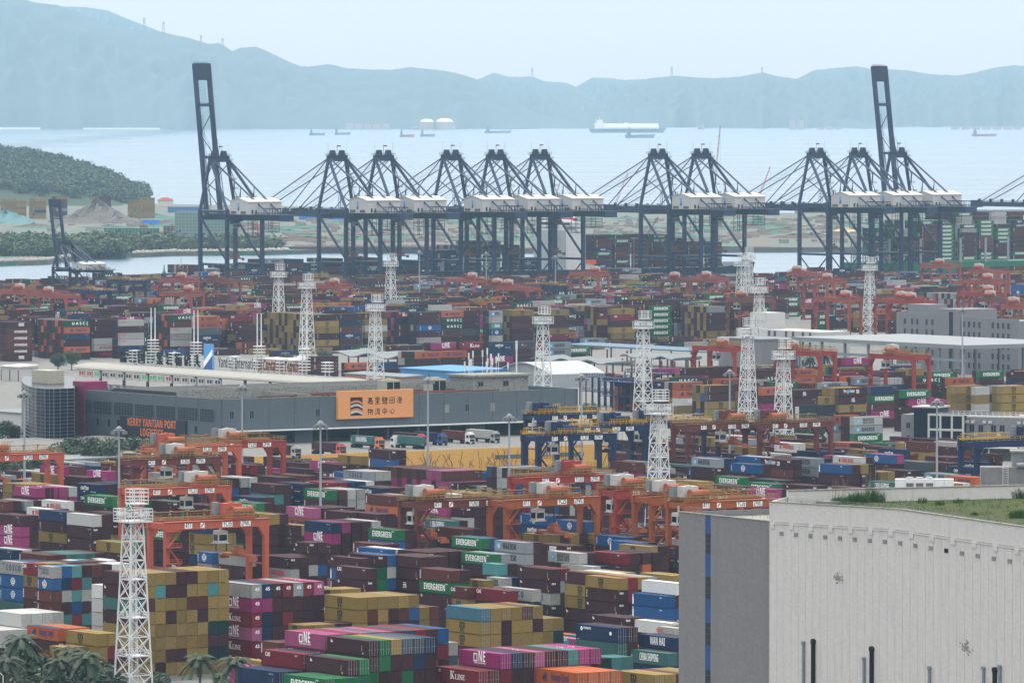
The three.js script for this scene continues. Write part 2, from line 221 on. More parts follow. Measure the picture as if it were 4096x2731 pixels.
{
  const sky = [[-700, 540], [-300, 585], [0, 618], [90, 624], [160, 632], [250, 662], [330, 680], [400, 702], [450, 726], [500, 768], [540, 798], [575, 822]], D = 7700, deep = 900, top = (u) => { let i = 0; while (i < sky.length - 2 && sky[i + 1][0] < u) i++; const [a, va] = sky[i], [b, vb] = sky[i + 1]; return va + (vb - va) * (u - a) / (b - a); };
  const M_HG = std(0, 1); M_HG.color.setRGB(0.020, 0.040, 0.018); const r = mulberry(66), spots = [], hill = new MB(), f = (u, t) => { const p = atz(u, top(u) + 14, D + 300 - deep * 0.4 * (1 - t)), d = D + 300 - (1 - t) * deep; const c = atz(u, top(u) + 14, D + 300); return V(c.x * d / (D + 300), Math.max(-1, (c.y) * Math.pow(t, 0.75) * (1 + 0.1 * nz(u * 0.01, t * 4) * (1 - t))), -d); };
  for (let u = -700; u < 575; u += 25) for (let k = 0; k < 10; k++) hill.quad(f(u, k / 10), f(u + 25, k / 10), f(u + 25, (k + 1) / 10), f(u, (k + 1) / 10));
  tag(hill.build('headland_hill', M_HG), null, null, null, 'structure'); M_HG.side = THREE.DoubleSide;
  for (let q = 0; q < 2600; q++) { const u = -350 + r() * 915, t = Math.sqrt(r()); spots.push(f(u, 0.12 + 0.88 * t)); } wood('headland_wood', 'dense dark green wood covering the headland hill at upper left', spots, 10, M_LEAF, 3);
  const sh = []; for (let q = 0; q < 520; q++) { const u = -80 + r() * 560, v = 985 + r() * 40 - Math.max(0, u - 250) * 0.03; sh.push(at(u, v, 0)); } for (let q = 0; q < 200; q++) { const u = 380 + r() * 720; sh.push(at(u, 985 + r() * 14, 0).setY(-2)); } wood('shore_thicket', 'green thicket of low trees along the channel shore at left', sh, 7.5, [M_LEAF[1], M_LEAF[0], leafMat(0.05, 0.075, 0.03)], 5);
  const rock = new THREE.IcosahedronGeometry(1, 0), RM = std(0, 0.95); RM.color.setRGB(0.30, 0.28, 0.25); const n = 2600, im = new THREE.InstancedMesh(rock, RM, n), M = new THREE.Matrix4(), Q = new THREE.Quaternion(), line = [[-300, 1056], [0, 1046], [190, 1040], [300, 1022], [450, 1016], [700, 1006], [1024, 1004], [1150, 1001]];
  for (let i = 0; i < n; i++) { const q = r() * (line.length - 1), k = Math.floor(q), t = q - k, u = line[k][0] * (1 - t) + line[k + 1][0] * t, v = line[k][1] * (1 - t) + line[k + 1][1] * t, z = r(), p = at(u, v - 1 + z * 7, -3.2 * z); const s = 0.8 + r() * 1.5; M.compose(p.setY(0.4 - 3.6 * z), Q.setFromAxisAngle(V(r(), r(), r()).normalize(), r() * 6), V(s, s * 0.8, s)); im.setMatrixAt(i, M); }
  im.name = 'shore_rocks'; im.castShadow = im.receiveShadow = true; scene.add(im); tag(im, 'pale boulders of the revetment along the channel shore', 'rocks', null, 'stuff');
  const br = new MB(), q0 = at(1800, 998, 0), q1 = at(4300, 986, 0); br.bar(q0.setY(-1.4), q1.setY(-1.4), 4, 3.8); const bm = std(0, 0.95); bm.color.setRGB(0.10, 0.095, 0.09); tag(br.build('sea_wall', bm), 'dark concrete sea wall edging the reclaimed land at right', 'wall'); const b2 = new MB(); b2.bar(at(3180, 852, 0), at(4400, 852, 0), 6, 7); tag(b2.build('breakwater', M_CONC), 'pale breakwater wall closing the reclaimed land toward the open sea', 'wall');
}
{ // far shore: gas carrier, tanks, buildings, small ships, pylons
  const W = std(0, 0.5); W.color.setRGB(0.8, 0.76, 0.68); const Bl = std(0x5a6a78, 0.7), Rd = std(0x8a5a58, 0.7), Pk = std(0xa8988c, 0.8);
  const ship = (u0, u1, v, hgt, hm, label, kind) => { const dist = 26000 * 118.7 / (v - 400), s = 26000 / dist, len = (u1 - u0) / s, p = atz((u0 + u1) / 2, v, dist), g = thing(kind || 'coaster', label, 'ship', p.setY(-3.2)), m = new MB(), h = hgt; m.hexa([V(-len / 2 + len * 0.03, 0, 8), V(len / 2 - len * 0.05, 0, 8), V(len / 2 - len * 0.05, 0, -8), V(-len / 2 + len * 0.03, 0, -8), V(-len / 2, h, 9), V(len / 2, h * 1.25, 2), V(len / 2, h * 1.25, -2), V(-len / 2, h, -9)]); mesh('hull', m.geo(), hm, g); mesh('bridge', new MB().box(-len * 0.36, h, 0, len * 0.13, h * 1.5, 12).box(-len * 0.36, h * 2.5, 0, len * 0.08, h * 0.8, 8).tube(V(-len * 0.36, h * 3.2, 0), V(-len * 0.36, h * 4.2, 0), 1).geo(), kind ? W : Bl, g); return [g, len, s]; };
  for (const [a, b, v, m, l] of [[1235, 1300, 541, Bl, 'leftmost small grey coaster on the hazy sea'], [1336, 1402, 539, Bl, 'second small grey coaster on the hazy sea'], [1597, 1658, 548, Rd, 'small reddish coaster below the white storage domes'], [1680, 1741, 546, Bl, 'small grey coaster right of the reddish one'], [2499, 2621, 551, Bl, 'long low grey barge ship below the white gas carrier'], [3888, 3990, 545, Rd, 'reddish coaster on the sea at far right'], [1936, 2046, 532, Bl, 'faint grey ship left of the gas carrier near the far shore']]) ship(a, b, v, v > 548 ? 9 : 7, m, l);
  const [g, len] = ship(2355, 2668, 530, 14, Bl, 'large gas carrier with white tank covers moored at the far shore', 'gas_carrier'); mesh('tank_cover', new MB().hexa([V(-len * 0.3, 20, 14), V(len * 0.4, 20, 14), V(len * 0.4, 20, -14), V(-len * 0.3, 20, -14), V(-len * 0.29, 33, 8), V(len * 0.385, 33, 8), V(len * 0.385, 33, -8), V(-len * 0.29, 33, -8)]).box(len * 0.05, 14, 0, len * 0.7, 6, 26).box(-len * 0.02, 32, 0, len * 0.06, 4, 6).geo(), W, g);
  const tk = thing('storage_tanks', 'pair of white domed storage tanks on the far shore', 'tank', atz(1745, 518, 25600).setY(0)); for (const [u, r] of [[1708, 25], [1778, 31]]) { const x = (u - 1745) * 25600 / 26000; mesh('tank_wall', new MB().tube(V(x, 0, 0), V(x, 30, 0), r * 1.2, r * 1.2, 24).geo(), Pk, tk); const d = new THREE.SphereGeometry(r * 1.05, 20, 8, 0, 6.283, 0, 1.57); d.scale(1, 0.42, 1); d.translate(x, 30, 0); mesh('dome', d, W, tk); }
  const sh = [[1380, 1560, 26, 'pale shore buildings left of the white tanks'], [1640, 1830, 12, 'low pale jetty buildings below the white tanks'], [3155, 3220, 36, 'pale apartment block on the far shore at right'], [3265, 3375, 10, 'low white shed on the far shore at right'], [2790, 2820, 18, 'small white house on the far shore right of the gas carrier'], [3800, 4096, 12, 'line of low pale buildings on the far right shore'], [-100, 160, 6, 'pale beach strip at the far left shore'], [330, 640, 4, 'thin bright beach strip below the left mountain'], [2640, 2800, 4, 'thin bright beach strip right of the gas carrier']];
  for (const [a, b, h, l] of sh) { const p = atz((a + b) / 2, 515, 26200).setY(-3), q = thing('shore_buildings', l, h < 7 ? 'beach' : 'building', p); const n = h < 7 ? 1 : Math.max(2, Math.round((b - a) / 40)); for (let i = 0; i < n; i++) mesh(h < 7 ? 'sand' : 'wall', new MB().box((i + 0.5 - n / 2) * (b - a) / n, 0, 0, (b - a) / n * (h < 7 ? 1 : 0.8), h * (h < 7 ? 1 : 0.6 + 0.4 * RL()) + 3, 20).geo(), h < 7 ? W : Pk, q); }
  const py = (u, vt, vb, d, label) => { const b = atz(u, vb + 4, d), hh = (vb + 4 - vt) * d / 26000, q = thing('power_pylon', label, 'pylon', b, 0, 'pylons on the mountain ridge'), m = new MB(), w = hh * 0.13; for (const i of [-1, 1]) for (const k of [-1, 1]) m.bar(V(i * w, 0, k * w), V(i * w * 0.15, hh, k * w * 0.15), 1.5); for (let y = 0.15; y < 0.95; y += 0.14) m.bar(V(-w * (1 - y * 0.85), hh * y, w * 0.4), V(w * (1 - y * 0.85), hh * (y + 0.12), w * 0.4), 1.1); for (const y of [0.66, 0.8, 0.92]) m.box(0, hh * y, 0, hh * 0.3, 1.5, 2); mesh('lattice', m.geo(), Bl, q); };
  py(575, 70, 118, 28950, 'left large pylon on the left mountain ridge'); py(652, 86, 124, 28950, 'second pylon on the left mountain ridge'); py(803, 140, 168, 28950, 'thin pylon low on the left ridge'); py(889, 152, 190, 28950, 'thin pylon in the dip of the left ridge'); py(2129, 272, 306, 32400, 'thin pylon on the middle ridge left of the gap'); py(2688, 266, 302, 29950, 'thin pylon on the ridge above the gas carrier'); py(3049, 268, 292, 29950, 'thin pylon on the ridge peak right of centre');
  const bu = thing('channel_buoy', 'green lateral buoy floating in the channel at left', 'buoy', atz(655, 1095, 26000 * 118.7 / 695).setY(-3.2)); const GB = std(0, 0.6); GB.color.setRGB(0.03, 0.16, 0.11); mesh('float', new MB().tube(V(0, -0.5, 0), V(0, 1.6, 0), 1.3, 1.3, 12).geo(), GB, bu); mesh('tower', new MB().tube(V(0, 1.6, 0), V(0, 5, 0), 0.7, 0.35, 8).tube(V(0, 5, 0), V(0, 6.6, 0), 0.5, 0.1, 8).geo(), GB, bu);
  const bg = thing('barge', 'long dark flat barge loaded with earth on the far side of the channel', 'barge', at(1560, 1012, -3.2), -0.02); const BM = std(0, 0.8); BM.color.setRGB(0.045, 0.045, 0.05); mesh('hull', new MB().hexa([V(-76, 0, 8), V(78, 0, 8), V(78, 0, -8), V(-76, 0, -8), V(-82, 5, 8), V(82, 5, 8), V(82, 5, -8), V(-82, 5, -8)]).geo(), BM, bg); const ld = new MB(); for (let x = -70; x < 75; x += 9) ld.hexa([V(x - 6, 4.9, 6), V(x + 6, 4.9, 6), V(x + 6, 4.9, -6), V(x - 6, 4.9, -6), V(x - 3, 6.6, 2), V(x + 3, 6.4, 2), V(x + 3, 6.4, -2), V(x - 3, 6.6, -2)]); mesh('cargo', ld.geo(), (() => { const m = std(0, 0.95); m.color.setRGB(0.09, 0.06, 0.05); return m; })(), bg);
}
// ---------------------------------------------------------------- lettering: flat shapes cut from the fonts
const fontBold = await new FontLoader().loadAsync('fonts/droid/droid_sans_bold.typeface.json');
const fontSerif = await new FontLoader().loadAsync('fonts/droid/droid_serif_bold.typeface.json');
const textCache = new Map();
function textGeo(str, size, stretch = 1, font = fontBold) { // centred in x, base line at y = 0, facing +z
  const key = str + size + stretch + (font === fontBold);
  if (!textCache.has(key)) {
    const g = new THREE.ShapeGeometry(font.generateShapes(str, size), 2); g.computeBoundingBox();
    const b = g.boundingBox; g.translate(-(b.min.x + b.max.x) / 2, 0, 0); g.scale(stretch, 1, 1);
    textCache.set(key, g.index ? g.toNonIndexed() : g);
  }
  return textCache.get(key).clone();
}
function textWide(str, width, height, font = fontBold) { const g = textGeo(str, height / 0.73, 1, font); g.computeBoundingBox(); const b = g.boundingBox; g.scale(width / (b.max.x - b.min.x), 1, 1); return g; }
const plate = (w, h, x = 0, y = 0) => { const g = new THREE.PlaneGeometry(w, h).toNonIndexed(); g.translate(x, y + h / 2, 0); return g; };
const ringGeo = (r0, r1, n = 16, a = 0, l = Math.PI * 2) => new THREE.RingGeometry(r0, r1, n, 1, a, l).toNonIndexed();
const strokes = (segs, w) => { // segments [x0,y0,x1,y1] as flat bars
  const m = new MB(); for (const [x0, y0, x1, y1] of segs) { const l = Math.hypot(x1 - x0, y1 - y0) || 1, nx = -(y1 - y0) / l * w / 2, ny = (x1 - x0) / l * w / 2; m.quad(V(x0 - nx, y0 - ny, 0), V(x1 - nx, y1 - ny, 0), V(x1 + nx, y1 + ny, 0), V(x0 + nx, y0 + ny, 0)); }
  return m.geo();
};
const INK = { w: std(0xe4e4e2, 0.6), k: std(0x15171c, 0.6), n: std(0x1a2c5e, 0.6), r: std(0xb02028, 0.6), l: std(0x5ba7cf, 0.6), y: std(0xd8a93a, 0.6), s: std(0x9fa4a8, 0.6), g: std(0xc39a4e, 0.6) };
for (const m of Object.values(INK)) m.side = THREE.DoubleSide;
// each mark: list of [ink, geometry] on a side of length L and height H, origin at the middle of the lower edge
const MARKS = {
  M: (L, H, i = 'k') => [[i, textWide('m', 1.75, 0.95).translate(-0.4, H * 0.5, 0)], [i, plate(2.0, 0.12, -0.4, H * 0.475)], [i, textWide('sc', 1.5, 0.8).translate(-0.4, H * 0.13, 0)], [i, textGeo('|||', 0.8, 0.3).rotateZ(0).translate(-L * 0.45, H * 0.5, 0)]],
  E: (L, H) => [['w', textWide('EVERGREEN', L * 0.66, 0.98).translate(-L * 0.02, H * 0.3, 0)], ['w', textGeo('EMCU', 0.26).translate(L * 0.36, H * 0.82, 0)]],
  O: (L, H, i = 'w') => [[i, strokes([[-2.05, 0, -2.05, 1.3], [-1.05, 0, -1.05, 1.3], [-2.15, 0, -0.95, 0], [-2.15, 1.3, -0.95, 1.3]], 0.24).translate(0.2, H * 0.4, 0)], [i, textWide('NE', 2.15, 1.42).translate(0.75, H * 0.38, 0)], [i, textWide('OCEAN NETWORK EXPRESS', 3.9, 0.2).translate(0.1, H * 0.24, 0)]],
  A: (L, H) => [['l', plate(1.35, 1.35, -L * 0.36, H * 0.27)], ['w', star7(0.52).translate(-L * 0.36, H * 0.27 + 0.68, 0)], ['k', textWide('MAERSK', L * 0.44, 1.0).translate(L * 0.0, H * 0.32, 0)]],
  S: (L, H) => [['l', plate(1.3, 1.5, -L * 0.34, H * 0.26)], ['w', star7(0.5).translate(-L * 0.34, H * 0.26 + 0.75, 0)], ['k', textWide('MAERSK', L * 0.4, 0.72).translate(L * 0.0, H * 0.52, 0)], ['k', textWide('SEALAND', L * 0.4, 0.6).translate(0, H * 0.2, 0)]],
  G: (L, H) => [['w', ringGeo(0.72, 0.84, 18).translate(-0.2, H * 0.52, 0)], ['w', textWide('COSCO', 1.9, 0.42).translate(-0.2, H * 0.47, 0)], ['w', strokes([[-0.6, 0.75, 0.6, 0.75], [-0.6, -0.3, 0.6, -0.3], [0, -0.75, 0, -0.1], [0, 0.5, 0, 1.1]], 0.09).translate(-0.2, H * 0.5, 0)], ['w', textWide('SHIPPING', 1.4, 0.2).translate(-0.2, H * 0.36, 0)], ['w', textGeo('FLORENS', 0.3).rotateZ(Math.PI / 2).translate(-L * 0.44, H * 0.5, 0)]],
  F: (L, H) => [['w', plate(0.42, H * 0.78, -L * 0.465, H * 0.12)], ['r', plate(0.3, H * 0.16, -L * 0.465, H * 0.7)], ['w', textGeo('4030', 0.25).translate(L * 0.34, H * 0.78, 0)]],
  N: (L, H) => [['w', textWide('CMA CGM', L * 0.32, 0.6).translate(-L * 0.08, H * 0.4, 0)], ['w', ringGeo(1.0, 1.16, 8, 1.5, 0.9).translate(-L * 0.04, H * 0.35, 0)], ['w', ringGeo(1.0, 1.16, 8, 4.4, 0.9).translate(-L * 0.1, H * 0.62, 0)], ['w', textGeo('www.cma-cgm', 0.26).translate(L * 0.28, H * 0.2, 0)]],
  H: (L, H) => [['n', strokes([[-0.7, 0, 0.1, 1.3], [-0.1, 0, 0.6, 1.25], [-0.7, 0.62, 0.6, 0.62], [0.2, 0, 0.7, 0]], 0.34).translate(-L * 0.27, H * 0.32, 0)], ['n', textWide('Hapag-Lloyd', L * 0.44, 0.95).translate(L * 0.12, H * 0.36, 0)]],
  K: (L, H) => [['w', textGeo('K', 1.5, 1, fontSerif).translate(-L * 0.12, H * 0.34, 0)], ['w', textGeo('LINE', 0.95, 1, fontSerif).translate(L * 0.08, H * 0.34, 0)], ['w', textGeo('45', 0.5).translate(-L * 0.46, H * 0.7, 0)]],
  C: (L, H) => [['w', textGeo('CAI', 0.75).translate(-L * 0.4, H * 0.62, 0)], ['w', textGeo('TGHU', 0.24).translate(L * 0.38, H * 0.8, 0)]],
  T: (L, H) => [['w', textWide('CHINA SHIPPING', L * 0.5, 1.05).translate(0, H * 0.32, 0)], ['w', textGeo('CSCL', 0.3).rotateZ(Math.PI / 2).translate(-L * 0.45, H * 0.5, 0)]],
  U: (L, H) => [['w', textWide('U A S C', L * 0.55, 0.85).translate(L * 0.02, H * 0.36, 0)], ['w', plate(0.28, H * 0.6, L * 0.38, H * 0.2)]],
  L: (L, H) => [['r', textGeo('OOCL', 0.62, 1.2).translate(-L * 0.36, H * 0.6, 0)]],
  B: (L, H) => [['n', textWide('C O S C O', L * 0.5, 0.95).translate(0, H * 0.34, 0)], ['n', textGeo('CHINA', 0.32).translate(-L * 0.36, H * 0.75, 0)]],
  Y: (L, H) => [['r', plate(0.8, 1.0, -L * 0.24, H * 0.36)], ['n', plate(0.4, 0.8, -L * 0.24, H * 0.4)], ['r', textWide('YANG MING', L * 0.45, 0.9).translate(L * 0.06, H * 0.36, 0)]],
  h: (L, H) => [['w', textWide('HMM', 2.7, 1.0).translate(L * 0.05, H * 0.36, 0)], ['w', plate(2.9, 0.16, L * 0.05, H * 0.78)]],
  y: (L, H) => [['w', textWide('HYUNDAI', L * 0.52, 0.75).translate(L * 0.03, H * 0.36, 0)]],
  W: (L, H) => [['w', textWide('WAN HAI', L * 0.4, 1.1).translate(0, H * 0.33, 0)]],
  Z: (L, H) => [['w', textWide('The', 1.3, 0.8).translate(-L * 0.28, H * 0.45, 0)], ['l', plate(0.7, 1.3, -L * 0.17, H * 0.32)], ['w', textWide('Factor', 2.2, 0.8).translate(-L * 0.02, H * 0.45, 0)], ['w', textWide('ZIM', 1.3, 0.8).translate(L * 0.18, H * 0.34, 0)], ['w', plate(1.2, 0.12, L * 0.18, H * 0.72)]],
  z: (L, H) => [['w', textWide('ZIM', 1.4, 0.55).translate(L * 0.02, H * 0.3, 0)], ['w', strokes([[-0.6, 0, 0.6, 0], [-0.6, 0.32, 0.6, 0.32]], 0.14).translate(L * 0.02, H * 0.62, 0)]],
  v: (L, H) => [['w', textGeo('triton', 0.48).rotateZ(Math.PI / 2).translate(-L * 0.445, H * 0.5, 0)], ['s', textGeo('TCNU', 0.24).rotateZ(Math.PI / 2).translate(L * 0.42, H * 0.5, 0)]],
  u: (L, H) => [['w', textGeo('U', 0.42).translate(-L * 0.45, H * 0.7, 0)], ['w', textGeo('E', 0.42).translate(-L * 0.45, H * 0.48, 0)], ['w', textGeo('S', 0.42).translate(-L * 0.45, H * 0.26, 0)], ['s', textGeo('DFSU', 0.24).rotateZ(Math.PI / 2).translate(L * 0.4, H * 0.5, 0)]],
  b: (L, H) => [['w', strokes([[0, 0, 0, 0.5], [0.3, 0, 0.3, 0.4], [0, 0, 0.6, 0.1]], 0.16).translate(-L * 0.44, H * 0.68, 0)], ['s', textGeo('BMOU', 0.24).rotateZ(Math.PI / 2).translate(L * 0.4, H * 0.5, 0)], ['y', plate(0.3, 0.35, L * 0.42, H * 0.12)]],
  s: (L, H) => [['s', textGeo('TEMU 40', 0.26).translate(L * 0.36, H * 0.78, 0)], ['s', textGeo('45G1', 0.22).rotateZ(Math.PI / 2).translate(L * 0.42, H * 0.45, 0)]],
  P: (L, H) => [['n', plate(1.1, 0.8, -0.9, H * 0.32)], ['r', plate(1.7, 0.8, 0.55, H * 0.32)], ['w', textWide('P&O', 0.8, 0.35).translate(-0.9, H * 0.42, 0.01)], ['n', textWide('Nedlloyd', 1.5, 0.4).translate(0.55, H * 0.42, 0.01)]],
  c: (L, H) => [['w', textGeo('CRONOS', 0.45).translate(-L * 0.25, H * 0.72, 0)], ['w', ringGeo(0.1, 0.4, 8).translate(-L * 0.4, H * 0.74, 0)], ['w', ringGeo(0.05, 0.4, 6).translate(L * 0.38, H * 0.6, 0)]],
  N2: (L, H) => [['n', plate(1.0, 0.5, -L * 0.4, H * 0.68)], ['w', textGeo('NYK', 0.28).translate(-L * 0.4, H * 0.72, 0.01)]],
  '-': () => [],
};
function star7(r) { const s = new THREE.Shape(); for (let i = 0; i < 14; i++) { const a = i / 14 * 2 * Math.PI, q = i % 2 ? r * 0.42 : r; s[i ? 'lineTo' : 'moveTo'](Math.sin(a) * q, Math.cos(a) * q); } const g = new THREE.ShapeGeometry(s); return g.index ? g.toNonIndexed() : g; }
// ---------------------------------------------------------------- container ships alongside
const SHIP_CANS = [];
{
  const RS = mulberry(88), hullMat = (r, g, b) => { const m = std(0, 0.6); m.color.setRGB(r, g, b); m.map = GR[1]; return m; }, WH = hullMat(0.74, 0.75, 0.75), GRY = hullMat(0.26, 0.29, 0.31);
  const bAt = (u, a) => { let lo = -600, hi = 3000; for (let i = 0; i < 40; i++) { const m = (lo + hi) / 2; project(fromAB(a, ab(at(2048, 1140))[1] + m - 600, 8))[0] < u ? lo = m : hi = m; } return ab(at(2048, 1140))[1] + (lo + hi) / 2 - 600; };
  const hullShip = (name, label, b0, b1, a, beam, top, mat) => { const g = thing(name, label, 'ship', fromAB(a, (b0 + b1) / 2, -3.2), Math.PI / 2 - TH), L = b1 - b0, m = new MB(), h = top + 3.2; const sec = [[-0.5, 0.7], [-0.44, 0.96], [0.36, 1], [0.44, 0.75], [0.5, 0.06]]; for (let i = 0; i < 4; i++) { const [t0, w0] = sec[i], [t1, w1] = sec[i + 1], f = (t, w, y, s) => V(t * L + (y > 0 && t > 0.4 ? 4 : 0), y, s * w * beam / 2); m.hexa([f(t0, w0, 0, 1), f(t1, w1, 0, 1), f(t1, w1, 0, -1), f(t0, w0, 0, -1), f(t0, w0, h + (t0 > 0.4 ? 2.5 : 0), 1), f(t1, w1, h + (t1 > 0.4 ? 2.5 : 0), 1), f(t1, w1, h + (t1 > 0.4 ? 2.5 : 0), -1), f(t0, w0, h + (t0 > 0.4 ? 2.5 : 0), -1)]); } mesh('hull', m.geo(), mat, g); return g; };
  const load = (b0, b1, a, rows, y0, tiersFn, mix) => { let k = 0; for (let b = b0 + 6.5; b < b1 - 5; b += 14.4, k++) for (let r = 0; r < rows; r++) { const n = tiersFn(k, r, (b - b0) / (b1 - b0)); let last = mix[Math.floor(RS() * mix.length)]; for (let t = 0; t < n; t++) { if (RS() < 0.6) last = mix[Math.floor(RS() * mix.length)]; SHIP_CANS.push({ o: 'B', a: a - r * 2.5, b, y: y0 + t * 2.62, L: 12.192, H: 2.591, col: last, stack: -9000 - k, row: r, ship: true }); } } };
  const aS = QA - 3;
  { const beam = 26, b0 = bAt(720, aS), b1 = bAt(1730, aS), g = hullShip('container_ship', 'dark hulled feeder container ship loaded low behind the first quay cranes', b0, b1, aS - beam / 2, beam, 4.5, hullMat(0.014, 0.024, 0.05)); load(bAt(745, aS), bAt(1690, aS), aS - 1.6, 9, 5, (k, r) => [4, 3, 4, 4, 5, 5, 4, 5, 4, 5, 4, 4, 5, 4][k % 14] - (RS() < 0.12 ? 1 : 0), 'nnnrrrrmnwnrrl'); mesh('mast', new MB().tube(V(-(b1 - b0) / 2 + 6, 7, 4), V(-(b1 - b0) / 2 + 6, 24, 4), 0.7, 0.3, 8).box(-(b1 - b0) / 2 + 6, 18, 4, 0.5, 0.5, 5).geo(), WH, g); }
  { const beam = 34, b0 = bAt(1770, aS), b1 = bAt(3060, aS), g = hullShip('container_ship', 'large dark hulled container ship with a white bridge block amid the quay cranes', b0, b1, aS - beam / 2, beam, 8.5, hullMat(0.014, 0.022, 0.045)); load(bAt(1785, aS), bAt(2085, aS), aS - 1.6, 13, 9, (k) => [5, 6, 7, 6][k % 4], 'mlnrntwnrlm'); load(bAt(2085, aS), bAt(2215, aS), aS - 1.6, 13, 9, () => 3, 'nrnnw'); load(bAt(2385, aS), bAt(2890, aS), aS - 1.6, 13, 9, (k) => [8, 8, 7, 8, 7, 6, 6, 5][k % 8] - (RS() < 0.1 ? 1 : 0), 'nnrrrnmgrnrrn');
    const x = (bAt(2300, aS) - (b0 + b1) / 2), W = new MB().box(x, 11.7, 0, 15, 25, 36).box(x - 1, 35.7, 0, 11, 3.4, 25); mesh('bridge_block', W.geo(), WH, g); mesh('wheelhouse', new MB().box(x, 39.1, 0, 9, 3, 40).box(x, 42.1, 0, 8, 1, 18).geo(), WH, g); const wn = new MB(); for (let f = 0; f < 6; f++) for (let q = 0; q < 9; q++) if (RS() < 0.8) wn.box(x - 6.52, 14 + f * 3.7, -12.5 + q * 3.1, 0.06, 0.9, 0.8); wn.box(x - 4.52, 39.9, 0, 0.06, 1.3, 36); mesh('window', wn.geo(), std(0x12181f, 0.3), g); mesh('funnel', new MB().box(x + 5, 36, 4, 6, 9, 7).geo(), WH, g); mesh('funnel_band', new MB().box(x + 5, 42, 4, 6.1, 2, 7.1).geo(), std(0x9a2a2e, 0.6), g); mesh('mast', new MB().tube(V(x, 43, 0), V(x, 52, 0), 0.6, 0.2).geo(), WH, g); mesh('lifeboat', new MB().box(x + 13, 15, 15, 8, 2.6, 3).geo(), std(0xc8552a, 0.6), g); mesh('aft_deck', new MB().box(x + 11, 11.7, 0, 10, 3, 31).geo(), WH, g); }
  { const beam = 42, b0 = bAt(3500, aS), b1 = b0 + 330, g = hullShip('container_ship', 'green hulled container ship piled high at the right edge', b1 > b0 ? b0 : b1, b1, aS - beam / 2, beam, 9, hullMat(0.012, 0.16, 0.075)); const mix = 'gmrggnmgrmdgmwm'; load(bAt(3590, aS), bAt(3680, aS), aS - 1.6, 15, 13, () => 7, mix); load(bAt(3690, aS), bAt(3840, aS), aS - 1.6, 16, 10, (k, r) => 10 - (r < 1 ? 1 : 0), mix); load(bAt(3850, aS), b1 - 40, aS - 1.6, 16, 10, (k, r) => r < 2 ? 9 + k % 2 : 12, mix);
    for (const u of [3560, 3685, 3845, 3945, 4035]) { const x = bAt(u, aS) - (b0 + b1) / 2, m = new MB(); for (let q = 0; q <= 16; q++) m.box(x, 12, -20 + q * 2.5, 0.7, 14, 0.35); for (const y of [15, 20, 25.6]) m.box(x, y, 0, 1.6, 0.5, 41); m.box(x, 12, 20.6, 1.8, 16, 1); mesh('lashing_bridge', m.geo(), GRY, g); } mesh('foremast', new MB().tube(V(bAt(3672, aS) - (b0 + b1) / 2, 12, 6), V(bAt(3672, aS) - (b0 + b1) / 2, 44, 6), 1, 0.6, 8).box(bAt(3672, aS) - (b0 + b1) / 2, 34, 6, 2, 0.5, 8).geo(), WH, g); mesh('breakwater', new MB().box(-120, 12, 0, 8, 6, 34).geo(), GRY, g); }
}
// ---------------------------------------------------------------- containers
// paint colours (linear): letter -> [r, g, b, word]
const PAINT = {
  m: [0.0538, 0.0156, 0.0198, 'maroon'], r: [0.1010, 0.0268, 0.0198, 'brown red'], R: [0.1663, 0.0114, 0.0198, 'crimson red'], y: [0.2482, 0.1649, 0.0365, 'mustard yellow'], g: [0.0104, 0.1285, 0.0423, 'bright green'],
  d: [0.0094, 0.0594, 0.0351, 'dark green'], b: [0.0104, 0.0729, 0.2257, 'bright blue'], n: [0.0104, 0.0256, 0.0764, 'navy blue'], p: [0.2847, 0.0208, 0.1319, 'magenta pink'], P: [0.3125, 0.0625, 0.1667, 'faded pink'],
  w: [0.3472, 0.3472, 0.3298, 'light grey'], W: [0.5000, 0.5069, 0.4930, 'white'], l: [0.2292, 0.2569, 0.2778, 'blue grey'], t: [0.0391, 0.1189, 0.1120, 'teal'], c: [0.0521, 0.2187, 0.2257, 'turquoise'], o: [0.4245, 0.0981, 0.0182, 'orange'],
  s: [0.0590, 0.0799, 0.1007, 'slate grey'], k: [0.0062, 0.0313, 0.0340, 'black green'], B: [0.0625, 0.1875, 0.2708, 'weathered light blue'],
};
const MARKWORD = { M: 'black two-line lettering', E: 'bold white lettering', O: 'big white three-letter wording', A: 'a white star and dark wording', S: 'a star and two dark lines', G: 'a white globe mark', F: 'a white vertical strip', N: 'white wording between arcs', H: 'dark blue wording', K: 'white serif wording', C: 'small white letters', T: 'wide white wording', U: 'spaced white letters', L: 'small red letters', B: 'spaced navy letters', Y: 'dark red wording', h: 'a white monogram', y: 'white capitals', W: 'white slanted capitals', Z: 'a white slogan', z: 'a white emblem', v: 'vertical white letters', u: 'stacked white letters', b: 'a small white emblem', s: 'small pale codes', P: 'a two-colour panel', c: 'a white crest', N2: 'a small navy label' };
const DEFMARK = { y: 'M', g: 'E', p: 'O', P: 'O', l: 'A', b: 'GGF', n: 'NNs', o: 'H', R: 'CCs', r: 'vvs', m: 'ubvs--sb', t: 'T', w: 'LL-', W: 'Y--', d: 'U', c: '-', s: 's', k: '-', B: '-' };
